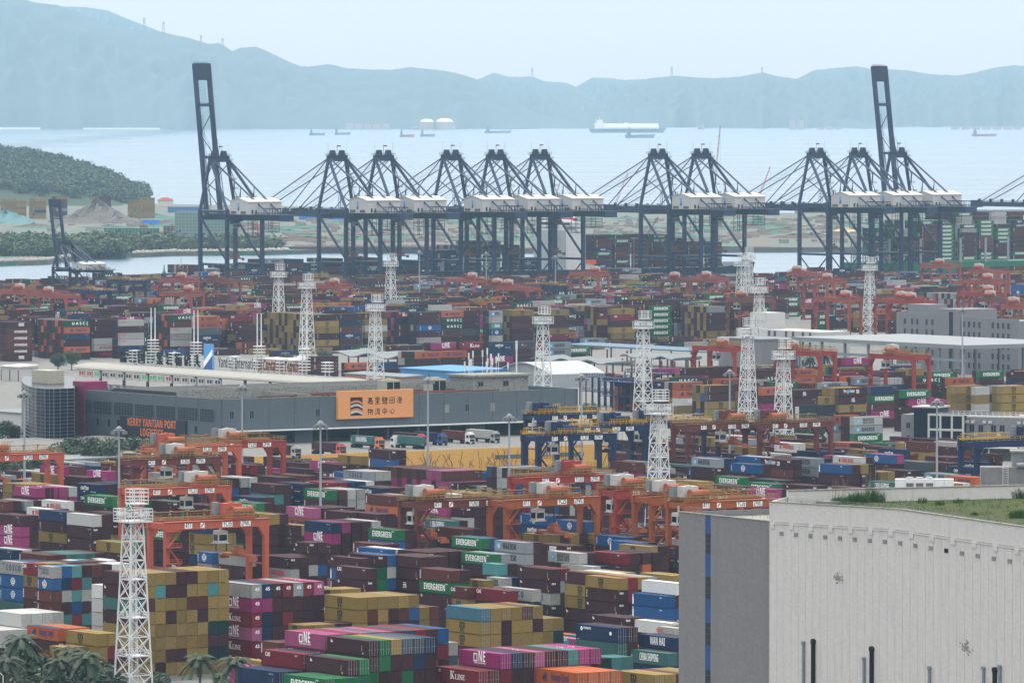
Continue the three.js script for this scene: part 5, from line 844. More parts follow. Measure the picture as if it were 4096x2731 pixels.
// rubber-tyred yard gantries
const rtgGeo = {};
function rtgParts(far) {
  if (rtgGeo[far]) return rtgGeo[far];
  const P = [], add = (name, m, key, sub) => P.push([name, m.geo(), key, sub]);
  for (const z of [-3.5, 3.5]) { const g = new MB().box(0, 20.2, z, 27.6, 1.7, 1.0).box(0, 21.9, z, 27.4, 0.12, 1.5); add('girder', g, 'paint'); }
  for (const x of [-13, 13]) {
    for (const z of [-3.5, 3.5]) { const m = new MB(), s = Math.sign(x), w = 0.55; m.box(x, 1.6, z, 1.1, 18.6, 1.15); m.hexa([V(x - (s < 0 ? 0 : w), 17.8, z + 0.5), V(x + (s < 0 ? w : 0), 17.8, z + 0.5), V(x + (s < 0 ? w : 0), 17.8, z - 0.5), V(x - (s < 0 ? 0 : w), 17.8, z - 0.5), V(x - (s < 0 ? 0 : 2.2), 20.2, z + 0.5), V(x + (s < 0 ? 2.2 : 0), 20.2, z + 0.5), V(x + (s < 0 ? 2.2 : 0), 20.2, z - 0.5), V(x - (s < 0 ? 0 : 2.2), 20.2, z - 0.5)]); add('leg', m, 'paint'); }
    add('end_beam', new MB().box(x, 20.4, 0, 0.9, 1.3, 6).box(x, 11.6, 0, 0.22, 0.3, 6), 'paint'); add('sill_beam', new MB().box(x, 1.0, 0, 1.0, 0.9, 10.5), 'paint');
    if (!far) add('wheel', wheels([[x, -4.6], [x, -2.6], [x, 2.6], [x, 4.6]], 0.75, 0.6), 'dark');
  }
  const rl = new MB(); for (const z of [-4.2, 4.2]) rl.rail([V(-13.6, 22, z), V(13.6, 22, z)], 1.1, 0.05, far ? 3.4 : 1.9); rl.rail([V(-13.6, 22, -4.2), V(-13.6, 22, 4.2)], 1.1, 0.05, 2); rl.rail([V(13.6, 22, -4.2), V(13.6, 22, 4.2)], 1.1, 0.05, 2); add('railing', rl, 'rail');
  if (!far) { const f = new MB().box(0, 22.2, -4.1, 26, 0.25, 0.3); for (let x = -12; x < 13; x += 4.4) f.box(x, 22, -3.6, 0.2, 1.9, 0.2).box(x, 23.8, -3.3, 0.5, 0.2, 0.9); f.bar(V(-13, 23.7, -3.6), V(13, 23.7, -3.6), 0.2); add('festoon_rail', f, 'rail'); }
  const s = new MB(); for (let k = 0; k < 5; k++) { const y = 2 + k * 3.6; s.bar(V(-13 + (k % 2 ? 2.6 : -0.4), y, 4.9), V(-13 + (k % 2 ? -0.4 : 2.6), y + 3.6, 4.9), 0.8, 0.15).box(-11.9, y + 3.55, 4.9, 3.6, 0.1, 1.1); if (!far) s.rail([V(-13.6, y + 3.6, 5.4), V(-10.3, y + 3.6, 5.4)], 1, 0.05, 1.1); } add('stair', s, 'stair');
  return (rtgGeo[far] = P);
}
function wheels(list, r, w) { const m = new MB(); for (const [x, z] of list) m.tube(V(x - w / 2, r, z), V(x + w / 2, r, z), r, r, 12); return m; }
const trolleyGeo = {};
function trolleyParts(style) {
  if (trolleyGeo[style]) return trolleyGeo[style];
  const P = [], add = (name, m, key, sub) => P.push([name, m.geo(), key, sub]);
  add('trolley', new MB().box(0, 22.1, 0, 6.4, 0.5, 8).box(-1, 22.6, 0, 4.6, 0.4, 5).box(2.4, 22.6, 2.2, 1.4, 1.6, 1.6), 'paint');
  add('machine_box', new MB().box(-1.4, 23, 0.6, style === 1 ? 5.4 : 4.4, 2.5, 2.4).box(-1.4, 25.5, 0.6, 1.2, 0.25, 1.2), style === 2 ? 'paint' : 'white');
  add('hoist_drum', new MB().tube(V(-2.2, 23.9, 2.7), V(3, 23.9, 2.7), 0.8, 0.8, 12).tube(V(-2.4, 23.9, 2.7), V(-2.2, 23.9, 2.7), 1.05, 1.05, 12), 'drum');
  add('trolley_railing', new MB().rail([V(-3.3, 22.6, 4), V(3.3, 22.6, 4), V(3.3, 22.6, -4), V(-3.3, 22.6, -4), V(-3.3, 22.6, 4)], 1.2, 0.06, 1.1).rail([V(0.8, 24.2, 3.9), V(3.2, 24.2, 3.9)], 1, 0.06, 0.8), 'rail');
  add('electric_cabinet', new MB().box(-4, 23, -1.6, 1.3, 2.6, 1.4), 'grey');
  add('cab', new MB().box(-4.6, 16.8, 1.4, 2.5, 2.7, 2.2).box(-4.6, 19.5, 1.4, 0.4, 1.6, 0.4).box(-4.6, 16.6, 1.4, 3, 0.15, 2.9), 'white'); add('cab_window', new MB().box(-4.6, 17.3, 2.53, 2.0, 1.3, 0.05).box(-5.88, 17.3, 1.4, 0.05, 1.3, 1.7).box(-3.32, 17.3, 1.4, 0.05, 1.2, 1.6), 'glass', 1);
  return (trolleyGeo[style] = P);
}
function spreaderGeo(y) { const m = new MB().box(0, y, 0, 1.9, 0.9, 3).box(0, y - 0.6, 0, 1.2, 0.6, 12).box(0, y + 0.9, 0, 1.3, 0.9, 1.9); for (const z of [-6, 6]) m.box(0, y - 1.3, z, 2.4, 0.9, 0.3); return m.geo(); }
const RP = { salmon: [0.46, 0.098, 0.052], brown: [0.135, 0.034, 0.026], red: [0.30, 0.036, 0.022], rust: [0.32, 0.085, 0.022], far: [0.30, 0.070, 0.046], navy: [0.010, 0.022, 0.075], farbrown: [0.17, 0.058, 0.04] };
const RMAT = {}; for (const [k, c] of Object.entries(RP)) { RMAT[k] = std(0, 0.6); RMAT[k].color.setRGB(...c); RMAT[k].map = GR[1]; }
const RAILM = std(0, 0.7); RAILM.color.setRGB(0.26, 0.17, 0.06); const GREYM = std(0x6f7478, 0.6), DRUMM = std(0, 0.65); DRUMM.color.setRGB(0.28, 0.08, 0.035);
const PLATE = std(0xdcdcd8, 0.6);
function gantry(u, v, dirn, paint, label, { sign = '', trolley = 0, style = 0, hook = 12, far = false } = {}) {
  const x = dirn === 2 ? E2 : E1, turn = dirn === 2 ? Math.PI / 2 - TH : -TH, z = V(Math.sin(turn), 0, Math.cos(turn));
  const p = at(u, v, 22).setY(0).addScaledVector(x, 13.8).addScaledVector(z, -3.5);
  const t = thing('yard_gantry_crane', label, 'gantry crane', p, turn, 'rubber-tyred gantry cranes in the container yard');
  const mats = { paint: RMAT[paint], rail: paint === 'navy' ? M_YEL : far ? RMAT[paint] : RAILM, dark: M_DARK, stair: paint === 'navy' ? RMAT.navy : RMAT[paint], white: M_WHITE, drum: paint === 'navy' ? RMAT.navy : DRUMM, grey: GREYM, glass: M_GLASS };
  for (const [name, geo, key] of rtgParts(far)) mesh(name, geo, mats[key], t);
  if (paint === 'navy') for (const xx of [-13, 13]) for (const zz of [-3.5, 3.5]) mesh('leg_foot', new MB().hexa([V(xx - 0.57, 1.6, zz + 0.6), V(xx + 0.57, 1.6, zz + 0.6), V(xx + 0.57, 1.6, zz - 0.6), V(xx - 0.57, 1.6, zz - 0.6), V(xx - 0.57, 7.6, zz + 0.6), V(xx + 0.57, 6.2, zz + 0.6), V(xx + 0.57, 6.2, zz - 0.6), V(xx - 0.57, 7.6, zz - 0.6)]).geo(), M_YEL, t);
  if (paint === 'navy') for (const xx of [-13, 13]) mesh('brace', new MB().bar(V(xx, 2, -3.4), V(xx, 12, 3.4), 0.3).geo(), M_YEL, t);
  let cab; for (const [name, geo, key, sub] of trolleyParts(style)) { const m = mesh(name, geo, mats[key], sub ? cab : t); if (!sub) m.position.x = trolley; if (name === 'cab') cab = m; }
  const sp = mesh('spreader', spreaderGeo(hook), paint === 'navy' ? M_NAVY2 : mats.drum, t); sp.position.x = trolley + 1; const ropes = new MB(); for (const i of [-0.8, 0.8]) for (const k of [-1, 1]) ropes.bar(V(i, hook + 1.6, k), V(i, 22, k), 0.06); mesh('hoist_rope', ropes.geo(), M_DARK, t).position.x = trolley + 1;
  if (sign) [['41T', -7.6, 1.9], ['/', -3.9, 1.1], [sign, 2.6, 2.6], ['ZPMC', 7.4, 2.6]].forEach(([s, xx, w]) => { // painted plates on the near girder
    const pl = mesh('sign_plate', new MB().box(xx, 20.45, 4.03, w, 1.15, 0.05).geo(), PLATE, t);
    const g = s === '/' ? strokes([[-0.4, 0.05, 0.4, 0.95]], 0.3) : textWide(s, w * 0.86, 0.85); g.translate(xx, 20.6, 4.062); mesh('lettering', g, s === '/' ? INK.r : INK.k, pl);
  });
  return t;
}
const GL = [
  [652, 2089, 2, 'salmon', 'salmon orange gantry crane signed YC35 behind the near lattice mast', { sign: 'YC35', trolley: 7, style: 2, hook: 14 }], [533, 1956, 2, 'salmon', 'orange gantry crane signed YC31 above the EVERGREEN-style green container', { sign: 'YC31', trolley: 7, style: 1, hook: 12.5 }],
  [520, 1838, 2, 'brown', 'dark red gantry crane signed YC802 in front of the roadside trees', { sign: 'YC802', trolley: 3, hook: 17 }], [616, 1790, 2, 'salmon', 'orange gantry crane with an orange trolley below the dark screen', { sign: 'YC30', trolley: -7, style: 2, hook: 15 }],
  [800, 1772, 2, 'red', 'red orange gantry crane standing left of the yellow wall', { sign: 'YC09', trolley: -2, hook: 9 }], [-110, 1822, 2, 'salmon', 'orange gantry crane signed YC55 cut by the left edge', { sign: 'YC55', trolley: -6, hook: 16 }],
  [1658, 2006, 2, 'brown', 'dark red gantry crane signed YC803 in the middle of the yard', { sign: 'YC803', trolley: -8, hook: 13.5 }], [2014, 2000, 2, 'rust', 'orange gantry crane signed YC25 with its cab low under the girder', { sign: 'YC25', trolley: 2, hook: 14 }],
  [2096, 1910, 2, 'red', 'red gantry crane signed YC02 in front of the door-end stack', { sign: 'YC02', trolley: 4, style: 2, hook: 15 }], [2456, 1961, 2, 'red', 'bright red gantry crane with white machine box between two rust orange ones', { sign: 'YC27', trolley: -8, style: 1, hook: 13 }],
  [2597, 1986, 2, 'rust', 'rust orange gantry crane with white machine box beside the middle lattice mast', { sign: 'YC28', trolley: -6, style: 1, hook: 14 }], [2734, 2009, 2, 'rust', 'rust orange gantry crane signed YC26 just behind the grey clad building', { sign: 'YC26', trolley: -9, hook: 14 }],
  [3030, 1692, 2, 'brown', 'reddish brown gantry crane left of the glass-fronted office', { sign: 'YC805', trolley: -6, hook: 16, style: 2 }], [2742, 1698, 2, 'brown', 'reddish brown gantry crane behind the navy gantry signed YC308', { sign: 'YC804', trolley: 5, hook: 16, style: 2 }],
  [2142, 1743, 2, 'navy', 'navy gantry crane with yellow feet signed YC301', { sign: 'YC301', trolley: -2, style: 2, hook: 13 }], [2148, 1660, 2, 'navy', 'navy gantry crane signed YC210 beside the end of the grey warehouse', { sign: 'YC210', trolley: -9, style: 2, hook: 16 }],
  [2575, 1692, 2, 'navy', 'navy gantry crane with yellow feet signed YC308', { sign: 'YC308', trolley: -9, style: 2, hook: 16 }], [2275, 1708, 2, 'navy', 'navy gantry crane between YC301 and YC308 with yellow feet', { sign: 'YC302', trolley: 5, style: 2, hook: 15 }],
  [3899, 1766, 2, 'navy', 'navy gantry crane with yellow feet at the right edge by the office', { sign: '', trolley: 8, style: 2, hook: 16 }],
  [2773, 1381, 1, 'red', 'bright red gantry crane right of the long blue canopy', { trolley: 3, hook: 8 }], [3108, 1398, 1, 'red', 'bright red gantry crane before the white building with palms', { trolley: -6, hook: 10 }], [3479, 1413, 1, 'red', 'bright red gantry crane under the large grey canopy roof', { trolley: -2, hook: 7 }],
];
const FARG = [[3150, 1088, 'under the raised right boom'], [3213, 1118, 'before the right quay legs'], [3261, 1188, 'left of the far right lattice mast'], [2908, 1190, 'beside the paired lattice masts'], [3686, 1057, 'below the far right ship'], [3877, 1079, 'by the green hull'], [3853, 1118, 'with a green container behind'], [3832, 1166, 'over the door-end rows'], [3899, 1190, 'above the grey office block'], [3555, 1197, 'right of the far lattice mast'], [4008, 1218, 'at the right edge of the far yard'], [3499, 1192, 'behind the far lattice mast'],
  [2279, 1088, 'under the white ship bridge'], [2645, 1114, 'below the seventh quay crane'], [2749, 1110, 'below the eighth quay crane'], [1990, 1145, 'left of the grey lamp mast in the far yard'], [1244, 1138, 'beside the second lattice mast'], [1784, 1114, 'below the fourth quay crane'], [1934, 1140, 'below the fifth quay crane'], [2, 1160, 'at the far left edge'], [150, 1175, 'below the small lone quay crane'], [638, 1114, 'left of the first quay crane legs'], [647, 1166, 'nearest below the first quay crane'], [806, 1114, 'under the first raised boom']];
for (const [u, v, d, p, l, o] of GL) gantry(u, v, d, p, l.replace('EVERGREEN-style ', ''), o);
FARG.forEach(([u, v, where], i) => gantry(u, v, 1, i === 7 || i === 9 ? 'red' : i % 5 === 3 ? 'farbrown' : 'far', `${i === 7 || i === 9 ? 'red' : i % 5 === 3 ? 'brown' : 'faded orange'} gantry crane in the far yard ${where}`, { far: true, trolley: [-7, 5, 8, -4, 1][i % 5], hook: 11 + i % 5, style: 1 }));
gantry(279, 1158, 1, 'navy', 'dark blue gantry crane in front of the small lone quay crane', { far: true, trolley: -7, style: 2 }); gantry(427, 1118, 1, 'navy', 'dark blue gantry crane just right of the small lone quay crane', { far: true, trolley: -6, style: 2 }); gantry(2098, 1138, 1, 'navy', 'dark blue gantry crane in the far yard below the white ship bridge', { far: true, trolley: 2, style: 2 });

// white lattice light masts
const mastParts = (() => {
  const P = [], add = (n, m) => P.push([n, m.geo()]), H = 33.5, w = (y) => 2.75 - 1.35 * y / H, ring = (y) => [[-1, -1], [1, -1], [1, 1], [-1, 1]].map(([i, k]) => V(i * w(y), y, k * w(y)));
  for (let q = 0; q < 4; q++) add('leg', new MB().tube(ring(0)[q], ring(H)[q], 0.2, 0.15, 6));
  const n = 9; for (let k = 0; k < n; k++) { const A = ring(H * k / n), B = ring(H * (k + 1) / n), m = new MB(); for (let q = 0; q < 4; q++) { const r = (q + 1) % 4; m.bar(A[q], B[r], 0.14).bar(A[r], B[q], 0.14).bar(B[q], B[r], 0.17); } add('bracing', m); }
  for (let k = 2; k < n; k += 2) { const y = H * k / n, s = w(y) + 0.1, c = [V(-s, y, -s), V(s, y, -s), V(s, y, s), V(-s, y, s), V(-s, y, -s)]; add('platform', new MB().box(0.5, y, 0, s * 1.4, 0.1, s * 1.8).rail(c, 1.1, 0.05, 1.2)); }
  const ld = new MB(); for (const z of [-0.28, 0.28]) ld.bar(V(0.3, 0, z), V(0.3, H, z), 0.08); for (let y = 0.4; y < H; y += 0.6) ld.bar(V(0.3, y, -0.28), V(0.3, y, 0.28), 0.06); ld.bar(V(-0.6, 0, 0.4), V(-0.6, H, 0.4), 0.26); add('ladder', ld);
  const cage = (x, y, sx, h) => { const m = new MB().box(x, y, 0, sx * 2, 0.3, sx * 2); for (const hh of [0, h * 0.5]) m.rail([V(x - sx, y + hh, -sx), V(x + sx, y + hh, -sx), V(x + sx, y + hh, sx), V(x - sx, y + hh, sx), V(x - sx, y + hh, -sx)], h * 0.5, 0.09, 1.3); return m; };
  const low = cage(0, H, 2.75, 2.6); for (let q = 0; q < 8; q++) { const a = q / 8 * 6.283; low.box(Math.cos(a) * 2.9, H + 1.2, Math.sin(a) * 2.9, 0.8, 0.6, 0.8, a); } add('light_cage', low); add('light_cage', cage(0.9, H + 3.4, 1.6, 3)); return P;
})();
const MASTS = [[530, 1954, 'largest white lattice mast nearest at lower left'], [1113, 1053, 'left of two white lattice masts by the pale gate roof'], [1226, 1094, 'right of two white lattice masts by the pale gate roof'], [1501, 1177, 'white lattice mast behind the long grey warehouse roof'], [2172, 1224, 'white lattice mast beside the arched grey shed'], [2574, 1242, 'white lattice mast right of the warehouse end wall'], [2635, 1558, 'white lattice mast standing among the navy and rust gantries'], [1562, 1013, 'white lattice mast under the third quay crane'], [2966, 1012, 'left of a close pair of far white lattice masts by the channel'], [2995, 988, 'right of a close pair of far white lattice masts by the channel'], [3038, 1110, 'white lattice mast left of the small white building, upper one'], [2992, 1270, 'white lattice mast over the reddish brown gantry'], [3135, 1355, 'white lattice mast before the white building with palms'], [3480, 1028, 'far white lattice mast among orange gantries at right']];
let mast0 = null;
for (const [u, v, label] of MASTS) { const p = at(u, v, 40).setY(0); if (!mast0) { mast0 = thing('lattice_light_mast', label, 'light mast', p, 0.62, 'white lattice light masts'); for (const [n, g] of mastParts) mesh(n, g, M_LATT, mast0); } else copyOf(mast0, label, p, 0.62 + u * 0.01 % 0.5); }
mesh('sign_plate', new MB().box(-0.4, 1.2, 3.0, 1.6, 0.9, 0.06).geo(), M_BLUE2, mast0);
// tall grey lamp masts
const lampParts = (() => { const pole = new MB().tube(V(0, 0, 0), V(0, 35.2, 0), 0.42, 0.2, 10), ringM = new MB().tube(V(0, 34.4, 0), V(0, 34.7, 0), 1.5, 1.5, 10).tube(V(0, 35, 0), V(0, 35.7, 0), 0.9, 0.2, 10), L = []; for (let k = 0; k < 8; k++) { const a = k / 8 * 6.283, c = Math.cos(a) * 1.7, s = Math.sin(a) * 1.7; L.push(new MB().bar(V(c * 0.4, 34.5, s * 0.4), V(c, 34.2, s), 0.12).box(c, 33.6, s, 0.7, 0.7, 0.5, a).geo()); } return { pole: pole.geo(), ring: ringM.geo(), L }; })();
const M_POLE = std(0x8e959b, 0.5, { metalness: 0.3 }), M_LAMP = std(0x6d7073, 0.5);
const LAMPS = [[474, 1698, 'grey lamp mast left of the near lattice mast'], [1281, 1676, 'grey lamp mast with a blue concrete foot in mid yard'], [1711, 1502, 'grey lamp mast in front of the orange signboard wall'], [2037, 1648, 'grey lamp mast beside the door-end container stack'], [95, 1556, 'rusty grey lamp mast before the curved glass tower'], [967, 1530, 'brownish lamp mast at the corner of the grey warehouse'], [3750, 1588, 'grey lamp mast in front of the glass-fronted office'], [2920, 1472, 'grey lamp mast right of the tall Hapag orange stack'], [2327, 1490, 'grey lamp mast near the blue cage frames'], [3852, 1226, 'thin lamp mast before the grey office block'], [1677, 1000, 'thin lamp mast behind the far yard below the third quay crane'], [1945, 1005, 'thin lamp mast in the far yard below the fifth quay crane'], [2222, 1018, 'thin lamp mast in the far yard left of the white ship bridge']];
let lamp0 = null;
for (const [u, v, label] of LAMPS) { const p = at(u, v, 36).setY(0), l = label.replace('Hapag ', ''); if (!lamp0) { lamp0 = thing('lamp_mast', l, 'lamp post', p, 0, 'tall grey lamp masts'); mesh('pole', lampParts.pole, M_POLE, lamp0); const r = mesh('lamp_ring', lampParts.ring, M_LAMP, lamp0); for (const g of lampParts.L) mesh('lamp', g, M_LAMP, r); } else copyOf(lamp0, l, p, u); }
{ const p = at(1281, 1676, 36).setY(0), b = thing('concrete_foot', 'blue painted concrete block carrying the lamp mast in mid yard', 'foundation', p, -TH); mesh('block', new MB().box(0, 0, 0, 4.2, 4.2, 4.2).geo(), M_BLUE2, b); mesh('cap', new MB().box(0, 4.2, 0, 4.5, 0.3, 4.5).geo(), M_BLUE1, b); }
// ---------------------------------------------------------------- buildings
const HAN = { // strokes of the characters on a 10 x 10 square: x0 y0 x1 y1, y up
  田: '1 1 1 9,9 1 9 9,1 9 9 9,1 1 9 1,1 5 9 5,5 1 5 9', 里: '2 5 2 9.5,8 5 8 9.5,2 9.5 8 9.5,2 7.2 8 7.2,2 5 8 5,5 0.5 5 9.5,2 2.7 8 2.7,0.5 0.5 9.5 0.5', 中: '1.5 3.5 1.5 7.5,8.5 3.5 8.5 7.5,1.5 7.5 8.5 7.5,1.5 3.5 8.5 3.5,5 0 5 10',
  心: '1 3 2 6,3.5 6 3.5 2,3.5 1.5 7.5 1.5,7.5 1.5 7.8 3.5,5 8 6 6.5,8 7 9.3 4.5', 国: '1 0.5 1 9.5,9 0.5 9 9.5,1 9.5 9 9.5,1 0.5 9 0.5,3 7.5 7 7.5,3 5 7 5,2.7 2.2 7.3 2.2,5 2.2 5 7.5,6.3 3.8 7 3', 嘉: '1 9 9 9,5 7.5 5 10,2.5 7.7 7.5 7.7,2.5 5.4 2.5 6.8,7.5 5.4 7.5 6.8,2.5 6.8 7.5 6.8,2.5 5.4 7.5 5.4,0.5 4.2 9.5 4.2,1 2.6 4.6 2.6,4.4 2.6 4.2 0.3,2.8 4 1 0.3,6 0.3 6 2.8,9 0.3 9 2.8,6 2.8 9 2.8,6 0.3 9 0.3',
  鹽: '0.8 9.3 4 9.3,0.8 9.3 0.8 4.5,0.8 7 4 7,0.8 4.8 4 4.8,2.4 4.8 2.4 9.3,5.2 9.6 4.6 8.5,5 8.7 9.4 8.7,5.2 5.2 5.2 7.6,9 5.2 9 7.6,5.2 7.6 9 7.6,5.2 5.2 9 5.2,5.2 6.4 9 6.4,1.5 0.6 1.5 3.5,8.5 0.6 8.5 3.5,1.5 3.5 8.5 3.5,3.8 0.6 3.8 3.5,6.2 0.6 6.2 3.5,0.4 0.5 9.6 0.5',
  港: '1 9 2 8,0.6 6.4 1.6 5.6,0.8 0.8 2.4 4,3.4 8.3 9.2 8.3,3 6 9.6 6,5 9.6 5 6,7.6 9.6 7.6 6,4.6 6 3.2 4.2,7.8 6 9.4 4.4,4.6 4.2 7.8 4.2,7.8 4.2 7.8 2.8,4.6 2.8 7.8 2.8,4.6 4.2 4.6 0.9,4.6 0.7 9 0.7,9 0.7 9 1.8', 物: '2.4 0.3 2.4 9.8,0.9 7.2 4 7.2,1.3 8.6 0.7 6.2,0.4 3.6 4.2 5,5.4 9.6 4.6 6.6,5 7.6 9.4 7.6,9.4 7.6 8.6 0.6,8.6 0.6 7.2 1,6.8 7.4 4.6 3.2,8.2 7.4 5.2 1.2', 流: '1 9 2 8,0.6 6.4 1.6 5.6,0.8 0.8 2.4 4,3.2 8.2 9.4 8.2,6 9.8 6.4 8.4,5.2 8 4 5.8,4 5.8 8.6 6.2,7.6 7.2 9 5.4,4.6 4.8 3.6 0.8,6.4 4.8 6.4 0.8,8.2 4.8 8.2 1,8.2 1 9.4 1.2',
  盐: '0.8 8 5 8,2.9 5 2.9 9.6,0.6 5 5.2 5.3,6.8 4.6 6.8 9.8,7 7.6 9.2 6.6,1.5 0.6 1.5 3.6,8.5 0.6 8.5 3.6,1.5 3.6 8.5 3.6,3.8 0.6 3.8 3.6,6.2 0.6 6.2 3.6,0.4 0.5 9.6 0.5', 际: '1.2 0.3 1.2 9.4,1.2 9.4 3.8 9.4,3.8 9.4 2.6 6,2.6 6 3.6 4,5 8.8 9 8.8,4.4 6.4 9.6 6.4,7 6.4 7 0.6,5.4 4.6 4.6 2,8.4 4.8 9.6 2.2', 集: '3 9.8 1 6.8,2.4 8.2 2.4 4.2,5.6 9.8 6.2 8.6,2.4 8.4 8.8 8.4,2.4 7 8.4 7,2.4 5.6 8.4 5.6,2.4 4.3 9 4.3,5.4 8.4 5.4 4.3,0.6 2.8 9.4 2.8,5 4 5 0,4.6 2.6 0.8 0.4,5.4 2.6 9.2 0.4',
  装: '2.6 5.4 2.6 9.8,1 8.4 2 7.6,0.8 6 2.4 6.8,4 8.4 9.4 8.4,6.6 6 6.6 9.8,4.4 6 9 6,5 5.4 5.4 4.6,0.6 4.2 9.4 4.2,4.6 4 0.8 1.6,3.2 2.8 3.2 0.4,3.2 0.4 5 1.2,5 3.8 9.4 0.3,8.2 3.2 6.6 2.2', 箱: '2 9.8 0.8 7.6,1.6 8.8 4.6 8.8,6 9.8 5 7.8,5.8 8.8 9.4 8.8,0.6 5.6 4.8 5.6,2.8 7.4 2.8 0.2,2.6 5.2 0.6 2.4,3 5 4.6 3.6,5.8 0.4 5.8 6.4,9 0.4 9 6.4,5.8 6.4 9 6.4,5.8 4.4 9 4.4,5.8 2.4 9 2.4,5.8 0.4 9 0.4', 码: '0.6 9 4.4 9,2.4 9 0.8 5,1.6 0.8 1.6 5,4 0.8 4 5,1.6 5 4 5,1.6 0.8 4 0.8,5.4 9 8.6 9,8.6 9 8.2 5.2,5.6 9 5.4 5.2,5.4 5.2 9.4 5.2,9.4 5.2 9 0.8,9 0.8 7.6 1.2,4.8 2.8 7.8 2.8', 头: '2 8.6 3.4 7.6,1.4 6.4 2.8 5.4,0.6 4 9.4 4,5.6 9.8 5.6 4,5.4 4 1 0.4,5.8 3 9.2 0.4',
};
function han(str, size, gap = 1.25, w = 0.85) { const gs = []; [...str].forEach((ch, i) => { if (HAN[ch]) gs.push(strokes(HAN[ch].split(',').map((s) => s.split(' ').map((q) => +q * size / 10)), w * size / 10).translate(i * size * gap, 0, 0)); }); return mergeGeometries(gs); }
const C = (r, g, b, rough = 0.8, map = GR[1]) => { const m = std(0, rough); m.color.setRGB(r, g, b); m.map = map; return m; };
const stain = tex(512, 512, (x, y) => { const s = loop(x, y * 0.12, 12), q = loop(x, y, 3), g = loop(x, y, 30); const k = 0.93 - 0.09 * Math.max(0, s) - 0.06 * q - 0.05 * g; return [k, k, k * 0.99]; }); stain.repeat.set(1 / 24, 1 / 18);
const moss = tex(512, 512, (x, y) => { const s = loop(x, y * 0.2, 10), q = loop(x, y, 4), g = loop(x, y, 36), m = Math.max(0, Math.min(1, (s + q - 0.25) * 2)); const k = 0.85 - 0.35 * m - 0.14 * g; return [k, k, k * 0.97]; }); moss.repeat.set(1 / 30, 1 / 14);
const M_GREYW = C(0.088, 0.106, 0.125, 0.75, stain), M_ROOFD = C(0.05, 0.052, 0.055, 0.9, moss), M_CONCW = C(0.30, 0.30, 0.29, 0.85, moss), M_MAG = C(0.20, 0.018, 0.075, 0.7, stain), M_GLZ = new THREE.MeshPhysicalMaterial({ color: 0x0a1422, roughness: 0.22, specularIntensity: 0.28 }), M_MULL = C(0.13, 0.15, 0.17, 0.6), M_SIGNO = C(0.62, 0.27, 0.10, 0.6, GR[0]), M_LED = std(0x20242c, 0.6), M_AC = C(0.40, 0.38, 0.30, 0.7), M_STEEL = C(0.22, 0.25, 0.28, 0.5);
const INKO = std(0xb8653a, 0.5, { emissive: 0xd0602a, emissiveIntensity: 0.06, side: THREE.DoubleSide }), INKD = std(0x14161a, 0.7, { side: THREE.DoubleSide });
function win(parent, mat, x, y, z, w, h, axis = 'z', frame = true) { // a window set into a wall that faces +z or +x
  const m = new MB(), f = new MB(), d = 0.16, t = Math.min(0.14, w * 0.12);
  if (axis === 'z') { m.box(x, y, z - 0.02, w, h, 0.05); f.box(x, y - 0.12, z + 0.06, w + 0.3, 0.12, 0.2).box(x, y + h, z + 0.05, w + 0.2, 0.1, 0.12).box(x - w / 2, y, z + 0.05, t, h, 0.12).box(x + w / 2, y, z + 0.05, t, h, 0.12).box(x, y, z + 0.04, t * 0.8, h, 0.08); }
  else { m.box(x - 0.02, y, z, 0.05, h, w); f.box(x + 0.06, y - 0.12, z, 0.2, 0.12, w + 0.3).box(x + 0.05, y + h, z, 0.12, 0.1, w + 0.2).box(x + 0.05, y, z - w / 2, 0.12, h, t).box(x + 0.05, y, z + w / 2, 0.12, h, t).box(x + 0.04, y, z, 0.08, h, t * 0.8); }
  const g = mesh('window', m.geo(), M_GLZ, parent); if (frame) mesh('window_frame', f.geo(), mat, g); return g;
}
